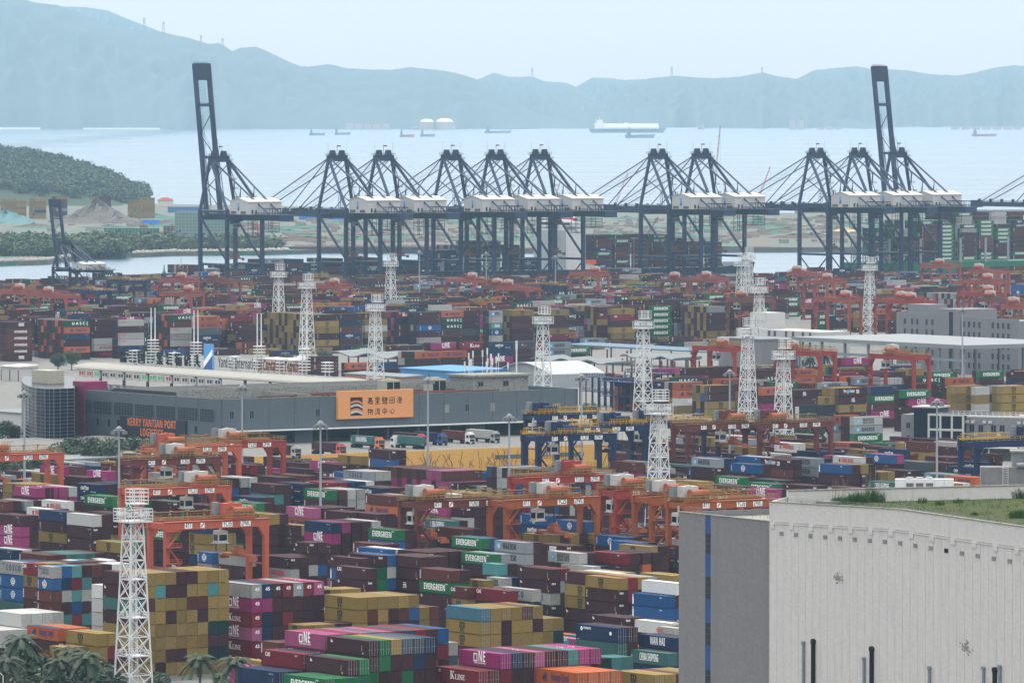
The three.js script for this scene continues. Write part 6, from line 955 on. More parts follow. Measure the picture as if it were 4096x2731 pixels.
{ // long grey warehouse with the curved glass corner
  const C0 = at(888, 1598, 20.5), o = C0.clone().setY(0), k = thing('warehouse', 'long dark grey logistics warehouse with orange signboard and curved glass corner', 'warehouse', o, -TH);
  const L = 85, D = 138, H = 20.5;
  const wl = new MB().box(-L / 2, 0, -0.4, L - 0.04, H, 0.8); for (let x = -L + 14; x < 0; x += 14.2) wl.box(x, 0, 0.05, 0.12, H, 0.12); mesh('wall', wl.geo(), M_GREYW, k);
  const wr = new MB().box(-0.4, 10.4, -D / 2, 0.8, H - 10.4, D); for (let z = -8; z > -D; z -= 9.6) wr.box(0.05, 10.4, z, 0.12, H - 10.4, 0.1); mesh('wall', wr.geo(), M_GREYW, k);
  mesh('wall', new MB().box(-L / 2, 0, -D + 0.4, L, H, 0.8).box(-L + 0.4, 0, -D / 2, 0.8, H, D - 2).geo(), M_GREYW, k);
  const roof = mesh('roof', new MB().box(-L / 2, H - 1.6, -D / 2, L - 1.6, 0.4, D - 1.6).geo(), M_ROOFD, k);
  mesh('parapet', new MB().box(-30, H - 1.2, -D / 2, 0.6, 3.2, D - 3).box(-45, H - 1.2, -30, 28, 2.8, 0.6).box(-15, H - 1.2, -34, 28, 2.0, 0.5).geo(), M_CONCW, roof);
  mesh('upper_roof', new MB().box(-58, H - 1.2, -70, 52, 1.6, 120).geo(), M_ROOFD, roof);
  for (const z of [-72, -90]) { const t = mesh('cooling_unit', new MB().box(-13, H - 0.6, z, 5.4, 4.6, 5.4).box(-13, H + 4, z, 2.6, 0.5, 2.6).geo(), M_AC, roof); mesh('fan_grille', new MB().box(-10.26, H + 0.2, z - 1.35, 0.08, 3.2, 2.3).box(-10.26, H + 0.2, z + 1.35, 0.08, 3.2, 2.3).geo(), M_DARK, t); }
  const pipes = new MB(); for (const [x, a, b] of [[-9, -20, -125], [-18, -40, -130], [-5, -55, -110]]) { pipes.tube(V(x, H + 0.1, a), V(x, H + 0.1, b), 0.28, 0.28, 6); for (let z = a; z > b; z -= 12) pipes.box(x, H - 1.2, z, 0.9, 1.3, 0.9); } mesh('roof_pipe', pipes.geo(), M_RUST, roof);
  const plant = mesh('plant_room', new MB().box(-14, H - 1.2, -112, 14, 5.6, 22).box(-14, H + 4.4, -112, 16, 0.7, 24).geo(), M_CONCW, roof); for (const z of [-104, -114]) win(plant, M_STEEL, -7, H + 1.4, z, 2.2, 1.4, 'x');
  const an = new MB(), ra = mulberry(77); for (let q = 0; q < 16; q++) { const x = -20 + ra() * 12, z = -104 - ra() * 16, h = 3 + ra() * 5; an.tube(V(x, H + 5, z), V(x, H + 5 + h, z), 0.1).box(x, H + 3.4 + h, z, 0.4, 2.2, 0.35); } an.tube(V(-8, H + 5, -119), V(-8, H + 16, -119), 0.28).box(-8, H + 13, -119, 0.5, 3, 0.5); mesh('antenna', an.geo(), M_LATT, roof);
  // left front: bands of windows, LED screen
  for (const [a, b] of [[0.0, 0.046], [0.062, 0.2], [0.216, 0.354], [0.37, 0.51], [0.526, 0.666], [0.682, 0.826], [0.842, 0.942]]) {
    const x0 = -L + L * a + 0.2, x1 = -L + L * b, w = mesh('window_band', new MB().box((x0 + x1) / 2, 13.2, 0.03, x1 - x0, 3.9, 0.06).geo(), M_GLZ, k), g = new MB(), n = Math.max(3, Math.round((x1 - x0) / 0.95));
    for (let i = 0; i <= n; i++) g.box(x0 + (x1 - x0) * i / n, 13.2, 0.12, 0.16, 3.9, 0.14); for (let i = 0; i <= 6; i++) g.box((x0 + x1) / 2, 13.15 + i * 0.65, 0.12, x1 - x0, 0.12, 0.12); mesh('mullion', g.geo(), M_GREYW, w);
  }
  const sc = mesh('screen', new MB().box(-41.5, 4.0, 0.35, 40.5, 8.9, 0.7).geo(), M_LED, k);
  mesh('lettering', textWide('KERRY YANTIAN PORT', 30, 1.9).translate(-42, 10.0, 0.72), INKO, sc); mesh('lettering', textWide('LOGISTICS', 14, 1.8).translate(-42, 7.0, 0.72), INKO, sc); mesh('lettering', han('嘉里鹽田港', 2.0).translate(-48, 4.5, 0.72), INK.w, sc);
  for (const y of [11.2, 6.2, 1.2]) win(k, M_STEEL, -83, y, 0.02, 3, 1.1); for (const x of [-77, -70, -64, -16]) win(k, M_GREYW, x, 9.2, 0.02, 1.5, 2.2, 'z', false);
  // right front: signboard, windows, loading bays
  const sb = mesh('signboard', new MB().box(0.7, 13.1, -(37 + 55) / 2 - 11.5, 1.2, 9.0, 29).geo(), M_SIGNO, k);
  const face = (g, z, y, m) => { const q = g.clone().rotateY(Math.PI / 2); q.translate(1.335, y, z); return mesh('lettering', q, m, sb); };
  face(han('嘉里鹽田港', 2.25, 1.25, 1.0), -54.2, 17.6, INKD); face(han('物流中心', 2.25, 1.25, 1.0), -54.2, 14.1, INKD);
  const em = mesh('emblem', new MB().box(1.32, 14.1, -50, 0.04, 5.9, 4.7).geo(), INKD, sb);
  for (const [y, cc] of [[15.2, INK.r], [16.6, INK.s], [17.8, INK.r], [14.5, INK.s]]) { const m = new MB(); for (let q = 0; q < 8; q++) { const z0 = -47.7 - q * 0.575, z1 = z0 - 0.575, f = (z) => y + 1.0 * Math.sin((z + 47.7) / -4.6 * 2.6) - (z + 47.7) / -4.6 * 0.8; m.quad(V(1.35, f(z0), z0), V(1.35, f(z1), z1), V(1.35, f(z1) + 0.7, z1), V(1.35, f(z0) + 0.7, z0)); } mesh('emblem_band', m.geo(), cc === INK.r ? INKO : cc, em); }
  for (const [z, dark] of [[-3.5, 1], [-11, 1], [-36, 1], [-86, 0], [-94, 1], [-104, 0], [-118, 1]]) { const w = win(k, M_STEEL, 0.02, 14.2, z, 1.7, 2.4, 'x'); if (!dark) w.material = M_CONCW; }
  mesh('awning', new MB().box(2.0, 10.2, -D / 2, 4.6, 0.25, D).geo(), M_LATT, k);
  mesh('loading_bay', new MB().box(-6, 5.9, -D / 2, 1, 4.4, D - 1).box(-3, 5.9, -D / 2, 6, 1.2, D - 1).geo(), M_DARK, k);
  for (let i = 0; i < 12; i++) mesh('bay_column', new MB().box(0, 6, -4 - i * 11.8, 0.7, 4.3, 0.7).geo(), M_GREYW, k);
  for (const z of [-31, -98]) mesh('bay_office', new MB().box(-1.2, 6, z, 2.6, 4.2, 6).geo(), M_GREYW, k);
  // magenta strip and glass corner, at the left end
  mesh('magenta_wall', new MB().box(-L - 3.6, 0, -4, 7.2, H + 2.6, 9).geo(), M_MAG, k);
  const inv = new THREE.Matrix4().makeRotationY(TH), loc = (u, d) => atz(u, 1550, d).setY(0).sub(o).applyMatrix4(inv), fr = [[296, 2110], [213, 2103], [178, 2104], [145, 2110], [115, 2122], [92, 2142], [84, 2168]].map(([u, d]) => loc(u, d)), bk = [loc(90, 2200), loc(300, 2200)];
  const pts = [...fr.slice().reverse(), ...bk.slice().reverse()];
  mesh('curtain_glass', new MB().poly(pts.map((p) => V(p.x, 0, p.z)), 0, 22).geo(), M_GLZ, k);
  for (let i = 0; i < 18; i++) { const m = new MB(), y = 1.2 + i * 1.16; for (let q = 0; q + 1 < fr.length; q++) m.bar(V(fr[q].x, y, fr[q].z), V(fr[q + 1].x, y, fr[q + 1].z), 0.4, 0.13); mesh('sunshade', m.geo(), M_MULL, k); }
  const vm = new MB(); for (let q = 0; q + 1 < fr.length; q++) for (const t of q ? [0, 0.5] : [0, 0.35, 0.7]) { const p = fr[q].clone().lerp(fr[q + 1], t); vm.box(p.x, 0, p.z, 0.2, 22, 0.2); } mesh('mullion', vm.geo(), M_MULL, k);
  const ro = loc(190, 2150); mesh('roof_plant', new MB().box(ro.x, 22, ro.z, 11, 4.2, 6).box(ro.x - 9, 22, ro.z - 6, 6, 3.2, 5).geo(), M_AC, k);
}
const PLATY = 6; // the loading yard stands above the container yard, held by the yellow wall
{
  const w0 = at(1033, 1838, PLATY), [aw, bw] = ab(w0), g = new MB(); const b0 = bw - 70, b1 = bw + 172;
  g.poly([fromAB(aw, b0), fromAB(aw, b1), fromAB(aw - 150, b1), fromAB(aw - 150, b0)].reverse().reverse(), 0, PLATY); tag(g.build('loading_yard', M_YARD), null, null, null, 'structure');
  const vines = new MB(), rv = mulberry(31), wall = thing('retaining_wall', 'yellow painted retaining wall with bare vines and grey panels', 'wall', fromAB(aw + 0.25, (b0 + b1) / 2), -TH);
  mesh('wall', new MB().box(0, 0, 0, 0.5, PLATY + 1.0, b1 - b0).geo(), C(0.60, 0.34, 0.09, 0.8, stain), wall);
  for (const [z, y, w, h] of [[60, 3.6, 16, 0.5], [48, 4.6, 8, 1.2], [37, 4.6, 7, 1.2], [72, 1.8, 1.2, 3.4], [60, 1.4, 10, 0.4], [-30, 3.4, 12, 1.3], [-52, 3.4, 12, 1.3], [45, 1.0, 10, 0.4]]) mesh('panel', new MB().box(0.27, y, z - 12, 0.06, h, w).geo(), C(0.16, 0.17, 0.13, 0.9, moss), wall);
  for (let q = 0; q < 90; q++) { let z = -70 + rv() * 130, y = 0.4 + rv() * 1; const s = 1.5 + rv() * 4.5, lean = (rv() - 0.5) * 1.6; let p = V(0.3, y, z); for (let i = 0; i < 5; i++) { const n = V(0.3, p.y + s / 5, p.z + lean * (0.5 + rv()) + (rv() - 0.5) * 0.9); if (n.y > 6.4) break; vines.bar(p, n, 0.09); if (rv() < 0.5) vines.bar(n, n.clone().add(V(0, 0.4, (rv() - 0.5) * 2.2)), 0.06); p = n; } }
  tag(mesh('vines', vines.geo(), C(0.10, 0.05, 0.03, 0.9, null), wall), null, null, null, 'stuff');
}
{ // white gate roof with its sign
  const p0 = at(245, 1462, 10), o = p0.clone().setY(0), g = thing('gate_canopy', 'long pale gate roof with rounded edges and black roof letters', 'canopy', o, -TH), L = 196, Dp = 24;
  const prof = [[0, 9.2], [0.4, 9.9], [2, 10.6], [8, 11.4], [16, 11.4], [22, 10.6], [24, 9.4], [22, 8.8], [2, 8.8]], m = new MB();
  for (let i = 0; i < 40; i++) { const x0 = L * i / 40, x1 = L * (i + 1) / 40, sc = (x) => Math.min(1, 0.25 + Math.sqrt(Math.min(x, L - x) / 14)); for (let q = 0; q < prof.length; q++) { const [d0, y0] = prof[q], [d1, y1] = prof[(q + 1) % prof.length], f = (x, d, y) => V(x, 9.3 + (y - 9.3) * sc(x), -12 + (12 - d) * sc(x)); m.quad(f(x1, d0, y0), f(x1, d1, y1), f(x0, d1, y1), f(x0, d0, y0)); } }
  mesh('roof', m.geo(), C(0.27, 0.27, 0.255, 0.8, stain), g).material.side = THREE.DoubleSide;
  const seams = new MB(); for (let x = 10; x < L - 6; x += 5.2) seams.bar(V(x, 11.44, -8), V(x + 1.5, 11.44, -16), 0.16, 0.08); mesh('roof_seam', seams.geo(), M_STEEL, g);
  for (let x = 14; x < 150; x += 5.6) { const b = mesh('toll_booth', new MB().box(x, 0, -4, 2.6, 3.2, 3).box(x, 3.2, -4, 3.2, 0.2, 3.6).geo(), M_WHITE, g); mesh('window', new MB().box(x, 1.2, -2.48, 1.9, 1.2, 0.05).geo(), M_GLASS, b); }
  for (let i = 0; i < 18; i++) { const x = 14 + i * 6, red = [0, 1, 11].includes(i), grn = [2, 8, 9, 10].includes(i), s = mesh('lane_sign', new MB().box(x, 5.9, -1.0, 4.6, 2.6, 0.4).geo(), M_WHITE, g); mesh('lane_light', new MB().box(x - 1, 6.9, -0.78, 1.3, 1.2, 0.05).box(x + 1, 6.9, -0.78, 1.3, 1.2, 0.05).geo(), red ? INK.r : grn ? RGREEN : M_GLASS, s); }
  const col = new MB(); for (let x = 10; x < L; x += 18) col.box(x, 0, -12, 0.9, 9, 0.9); mesh('column', col.geo(), M_STEEL, g);
  const fr = new MB(); for (const y of [12.2, 14.2, 16]) fr.bar(V(28, y, -12), V(158, y, -12), 0.2); for (let x = 28; x < 160; x += 4) fr.bar(V(x, 11.2, -12), V(x, 16, -12), 0.18).bar(V(x, 16, -12), V(x + 1, 11.2, -15), 0.14); mesh('sign_frame', fr.geo(), M_LATT, g);
  [...'盐田国际集装箱码头'].forEach((ch, i) => { const q = new MB(); for (const s of HAN[ch].split(',')) { const [a, b, c, d] = s.split(' ').map((v) => +v * 0.5); q.bar(V(a, b, 0), V(c, d, 0), 0.62, 0.5); } mesh('sign_character', q.geo().translate(26 + i * 6.9, 12.0, -11.4), INKD, g); });
  const lb = mesh('emblem_board', new MB().box(93.5, 9.8, -10.8, 6.4, 11.5, 0.7).geo(), M_BLUE1, g); mesh('emblem', new MB().quad(V(90.3, 12, -10.42), V(96.7, 17, -10.42), V(96.7, 19.5, -10.42), V(90.3, 14.4, -10.42)).geo(), INK.w, lb); mesh('emblem', new MB().quad(V(90.4, 9.9, -10.42), V(96.6, 9.9, -10.42), V(96.6, 16.8, -10.42), V(90.4, 11.9, -10.42)).geo(), M_BLUE2, lb);
  mesh('lettering', textWide('Yantian International Container Terminals', 62, 2.9).translate(130, 12.4, -11.7), INKD, g);
  for (const [x, tall] of [[50, 1], [82, 1], [66, 0], [36, 0], [110, 0], [128, 1], [160, 1], [144, 0], [176, 0]]) { const s = new MB(); for (const z of [-11.2, -13]) s.tube(V(x, 10, z), V(x, tall ? 34 : 17, z), 0.32, 0.22, 6); const d = mesh('roof_mast', s.geo(), M_LATT, g), f = new MB(); for (let q = 0; q < (tall ? 8 : 4); q++) f.box(x, 13.2 + q * 1.15, -12.1, 3.4, 0.35, 3.4); mesh('mast_disc', f.geo(), M_LATT, d); }
}
function shed(name, label, u, v, h, len, dep, mat, { dir = 1, wave = 0, cols = 0, wall = null } = {}) { // a roof on posts; u v: near left corner of the roof edge
  const o = at(u, v, h).setY(0), g = thing(name, label, name === 'low_building' ? 'building' : 'canopy', o, dir === 1 ? -TH : Math.PI / 2 - TH), m = new MB(), n = wave ? 36 : 1, f = (x, z) => h + wave * Math.sin(x / len * Math.PI * 6) + (wave ? 0 : (z < -dep / 2 ? 1 : 0) * 0);
  for (let i = 0; i < n; i++) { const x0 = len * i / n, x1 = len * (i + 1) / n; m.hexa([V(x0, f(x0) - 0.5, 0), V(x1, f(x1) - 0.5, 0), V(x1, f(x1) - 0.5, -dep), V(x0, f(x0) - 0.5, -dep), V(x0, f(x0), 0), V(x1, f(x1), 0), V(x1, f(x1) + 0.6, -dep), V(x0, f(x0) + 0.6, -dep)]); }
  mesh('roof', m.geo(), mat, g); const c = Math.max(2, cols); for (let i = 0; i <= c; i++) mesh('column', new MB().box(1 + (len - 2) * i / c, 0, -0.6, 0.5, h - 1.4, 0.5).box(1 + (len - 2) * i / c, 0, -dep + 0.6, 0.5, h - 1.4, 0.5).geo(), M_RUST, g);
  if (wall) mesh('wall', new MB().box(len / 2, 0, -dep / 2, len - 1, h - 0.6, dep - 1).geo(), wall, g); return g;
}
const M_BLROOF = C(0.075, 0.135, 0.20, 0.6, stain), M_GRROOF = C(0.16, 0.18, 0.20, 0.7, stain), M_ORW = C(0.46, 0.20, 0.10, 0.8, stain), M_SKYB = C(0.06, 0.22, 0.44, 0.6, stain);
shed('blue_canopy', 'long slate blue canopy roof running to the red gantry', 2262, 1376, 8, 122, 14, M_BLROOF, { cols: 8 });
shed('wavy_canopy', 'grey wavy canopy roof behind the warehouse with orange posts', 1306, 1410, 8, 78, 16, M_GRROOF, { wave: 0.9, cols: 5 });
shed('wavy_canopy', 'grey curved canopy roof right of the arched shed', 2120, 1432, 7, 56, 14, M_GRROOF, { wave: 0.7, cols: 4 });
shed('wavy_canopy', 'grey curved canopy roof before the blue canopy at its right', 2480, 1420, 7, 40, 14, M_GRROOF, { wave: 0.6, cols: 4 });
shed('low_building', 'bright blue roofed shed behind the rooftop aerials', 1592, 1470, 6, 44, 26, M_SKYB, { wall: M_SKYB });
shed('low_building', 'orange walled low building with grey roof behind the warehouse', 1372, 1492, 5, 44, 10, M_GRROOF, { wall: M_ORW });
shed('low_building', 'orange walled hut with white roof between two lattice masts', 1022, 1432, 6, 28, 20, M_WHITE, { wall: M_ORW });
shed('low_building', 'white site hut at the far left below the red stacks', -6, 1462, 6, 16, 10, M_WHITE, { wall: M_WHITE });
shed('low_building', 'dark roofed shed at the left edge behind the glass corner', -60, 1640, 9, 60, 36, M_GRROOF, { wall: M_WHITE });
shed('low_building', 'grey roofed shed at the left edge above the YC55 gantry', -80, 1808, 8, 50, 36, M_GRROOF, { wall: M_WHITE });
shed('low_building', 'white walled hut behind the navy gantry feet', 2790, 1752, 6, 24, 14, M_GRROOF, { wall: M_WHITE, dir: 2 });
{ // arched shed
  const o = at(1985, 1535, 0), g = thing('arched_shed', 'pale grey arched shed with a dark open end', 'shed', o, -TH), m = new MB(), e = new MB(), N = 14, W = 40, D = 26, H = 9.5, arc = (i) => { const t = i / N, x = W * t; return [x, 5.2 + (H - 5.2) * Math.sin(Math.PI * t)]; };
  for (let i = 0; i < N; i++) { const [x0, y0] = arc(i), [x1, y1] = arc(i + 1); m.quad(V(x0, y0, 0), V(x1, y1, 0), V(x1, y1, -D), V(x0, y0, -D)); m.quad(V(x0, y0 - 0.4, 1), V(x1, y1 - 0.4, 1), V(x1, y1, 1), V(x0, y0, 1)); m.quad(V(x0, y0, 1), V(x1, y1, 1), V(x1, y1, 0), V(x0, y0, 0)); e.quad(V(x0, 0, -0.3), V(x1, 0, -0.3), V(x1, y1 - 0.1, -0.3), V(x0, y0 - 0.1, -0.3)); e.quad(V(x1, 0, -D), V(x0, 0, -D), V(x0, y0, -D), V(x1, y1, -D)); }
  const rm = mesh('roof', m.geo(), C(0.36, 0.38, 0.39, 0.6, stain), g); rm.material.side = THREE.DoubleSide; mesh('end_wall', e.geo(), C(0.33, 0.35, 0.37, 0.7, stain), g).material.side = THREE.DoubleSide;
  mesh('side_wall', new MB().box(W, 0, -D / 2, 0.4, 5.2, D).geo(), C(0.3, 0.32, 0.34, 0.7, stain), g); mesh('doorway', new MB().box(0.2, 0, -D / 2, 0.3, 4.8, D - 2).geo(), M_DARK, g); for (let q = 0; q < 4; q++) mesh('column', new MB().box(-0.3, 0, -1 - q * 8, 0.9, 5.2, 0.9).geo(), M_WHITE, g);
  const rb = new MB(); for (let x = 1.5; x < W; x += 1.5) { const y = arc(x / W * N)[1]; rb.box(x, 0, -0.26, 0.12, y - 0.4, 0.08); } mesh('wall_rib', rb.geo(), M_STEEL, g);
}
function block(name, label, o, turn, boxes, mat, wins, mw = M_STEEL) { const g = thing(name, label, 'building', o, turn); for (const [n, x, y, z, sx, sy, sz, mm] of boxes) mesh(n, new MB().box(x, y, z, sx, sy, sz).geo(), mm || mat, g); for (const w of wins) win(g, mw, ...w); return g; }
const M_CONC2 = C(0.19, 0.19, 0.20, 0.8, stain);
{ // grey office block at right, far yard
  const o = at(3985, 1500, 0), W = [], H = 24; for (let f = 0; f < 5; f++) { for (const x of [-62, -57, -53.5, -47, -43, -38]) W.push([x, 2.6 + f * 4.3, 0.02, 1.5, 2.4, 'z']); for (const x of [-16.5, -13, -9.5, -6, 3, 6.5, 10, 13.5]) W.push([x, 2.6 + f * 4.3, 4.02, 1.6, 2.4, 'z']); }
  block('office_block', 'grey concrete office block with rows of windows at right', o, -TH, [['wall', -50, 0, -9, 36, H, 18], ['wall', 0, 0, -4, 40, H - 0.8, 16], ['stair_tower', -26, 0, -5, 16, H + 3.2, 20], ['stair_tower', -58, H, -9, 14, 4.2, 10], ['parapet', -50, H, -0.4, 36, 0.8, 0.6], ['parapet', 0, H - 0.8, 3.7, 40, 0.8, 0.6], ['stair_glazing', -24, 2, 5.03, 2.6, H, 0.08, M_GLASS]], M_CONC2, W);
}
{ // big canopy on tall columns
  const o = at(3165, 1352, 17).setY(0), g = thing('grey_canopy', 'large flat grey canopy roof on tall steel columns', 'canopy', o, -TH), L = 116, D = 60; mesh('roof', new MB().box(L / 2, 16, -D / 2, L, 1.6, D).geo(), C(0.20, 0.22, 0.24, 0.6, stain), g);
  for (let i = 0; i < 8; i++) { mesh('column', new MB().box(3 + i * 15.6, 0, -2, 0.9, 16, 0.9).geo(), M_STEEL, g); mesh('column', new MB().box(3 + i * 15.6, 0, -D + 2, 0.9, 16, 0.9).geo(), M_STEEL, g); } mesh('crane_beam', new MB().box(L / 2, 10.8, -2, L - 4, 1.1, 0.7).geo(), M_STEEL, g);
}
{ // white building behind it and small ones
  const o = at(3350, 1492, 0), W = []; for (let f = 0; f < 4; f++) for (const x of [-62, -57, -48, -44, -36, -31, -24, -19]) W.push([x, 2.4 + f * 4, 0.02, 1.4, 2.1, 'z']);
  block('white_building', 'white office building with dark windows beside the grey canopy columns', o, -TH, [['wall', -42, 0, -8, 60, 17, 16], ['roof_room', -60, 17, -8, 12, 7, 10]], M_WHITE, W);
  const o2 = at(2960, 1500, 0); block('white_building', 'pale grey flat roofed building left of the grey canopy', o2, -TH, [['wall', 0, 0, -10, 30, 15, 20], ['roof', 0, 15, -10, 31, 0.6, 21, M_GRROOF]], M_CONC2, [[-8, 10, 0.02, 1.6, 2, 'z'], [6, 10, 0.02, 1.6, 2, 'z']]);
}
{ // glass-fronted office
  const o = at(3610, 1828, 0), W = []; for (let f = 1; f < 3; f++) for (const x of [24.5, 27.6, 32, 35, 39.5, 42.5]) W.push([x, 1 + f * 3.9, 0.02, 1.8, 2.3, 'z']);
  const g = block('glass_office', 'small grey office with white framed glass front and awnings', o, -TH + 0.5, [['wall', 26, 0, -7, 40, 13.6, 14], ['wall', 2, 0, -10, 9, 13.6, 10], ['glass_tower', 8.5, 0, -4, 8.4, 16.2, 9, M_GLZ], ['tower_roof', 8.5, 16.2, -4, 9.2, 0.5, 9.8, M_WHITE], ['glass_front', 16.5, 4.4, 1.0, 12, 9.6, 3, M_GLZ], ['awning', 22, 3.9, 3.4, 44, 0.3, 6.6, M_WHITE]], M_CONC2, [...W, [0, 9.2, -4.98, 1.4, 1.8, 'z'], [0, 5, -4.98, 1.4, 1.8, 'z']]);
  const f = new MB(); for (const x of [10.5, 14.6, 18.6, 22.5]) f.box(x, 4.2, 2.6, 0.6, 10.2, 0.5); for (const y of [4.2, 9, 13.8]) f.box(16.5, y, 2.6, 12.6, 0.7, 0.52); mesh('white_frame', f.geo(), M_WHITE, g);
  mesh('roof_railing', new MB().rail([V(6, 13.6, -13.6), V(46, 13.6, -13.6), V(46, 13.6, 0), V(6, 13.6, 0)], 1.1, 0.07, 2).geo(), M_LATT, g); for (let q = 0; q < 6; q++) mesh('awning_post', new MB().box(1 + q * 8, 0, 6.2, 0.25, 3.9, 0.25).geo(), M_LATT, g);
  for (const x of [23, 26, 31, 34, 40, 43, 25, 29, 41]) mesh('air_conditioner', new MB().box(x, x % 2 ? 11.6 : 7.6, 0.4, 1.1, 0.9, 0.7).geo(), M_WHITE, g); mesh('notice_board', new MB().box(19, 1.2, 7.2, 3, 3.4, 0.1).geo(), M_BLUE2, g);
}
{ // green cabins with white cooling units right of the office
  const o = at(3960, 1790, 0), g = thing('green_cabins', 'green cabin building with white rooftop cooling units', 'building', o, Math.PI / 2 - TH); mesh('wall', new MB().box(10, 0, -6, 44, 7.4, 12).geo(), C(0.05, 0.17, 0.09, 0.7), g); for (let q = 0; q < 11; q++) mesh('cooling_unit', new MB().tube(V(-3 + q * 2.4, 7.4, -3 - (q % 2) * 3), V(-3 + q * 2.4, 9.6, -3 - (q % 2) * 3), 1.1, 1.1, 10).tube(V(-3 + q * 2.4, 9.6, -3 - (q % 2) * 3), V(-3 + q * 2.4, 10.1, -3 - (q % 2) * 3), 1.1, 0.7, 10).geo(), M_LATT, g);
}
{ const o = at(3265, 1800, 0), g = thing('display_screen', 'dark roadside screen on a post before green trees', 'screen', o, 0.25); mesh('post', new MB().box(0, 0, 0, 1, 6, 1).geo(), M_RUST, g); mesh('panel', new MB().box(0, 6, 0, 12, 9, 0.8).geo(), M_LED, g); mesh('side_lamp', new MB().box(-6.6, 6.4, 0.2, 1.2, 8, 0.6).geo(), M_WHITE, g); }
{ // dark blue cage frames
  for (const [u, v, l] of [[2320, 1620, 'left dark blue steel cage frame behind the warehouse end'], [2400, 1640, 'middle dark blue steel cage frame behind the warehouse end'], [2500, 1600, 'right dark blue steel cage frame beside the lattice mast']]) { const g = thing('cage_frame', l, 'steel frame', at(u, v, 0), -TH, 'dark blue cage frames'); const m = new MB(); for (let x = 0; x <= 24; x += 4) for (const z of [0, -6]) m.bar(V(x, 0, z), V(x, 11, z), 0.35); for (const y of [5.5, 11]) { m.rail([V(0, y, 0), V(24, y, 0), V(24, y, -6), V(0, y, -6), V(0, y, 0)], 1.1, 0.07, 1.6); m.box(12, y - 0.2, -3, 24, 0.2, 6); } mesh('frame', m.geo(), RMAT.navy, g); }
}
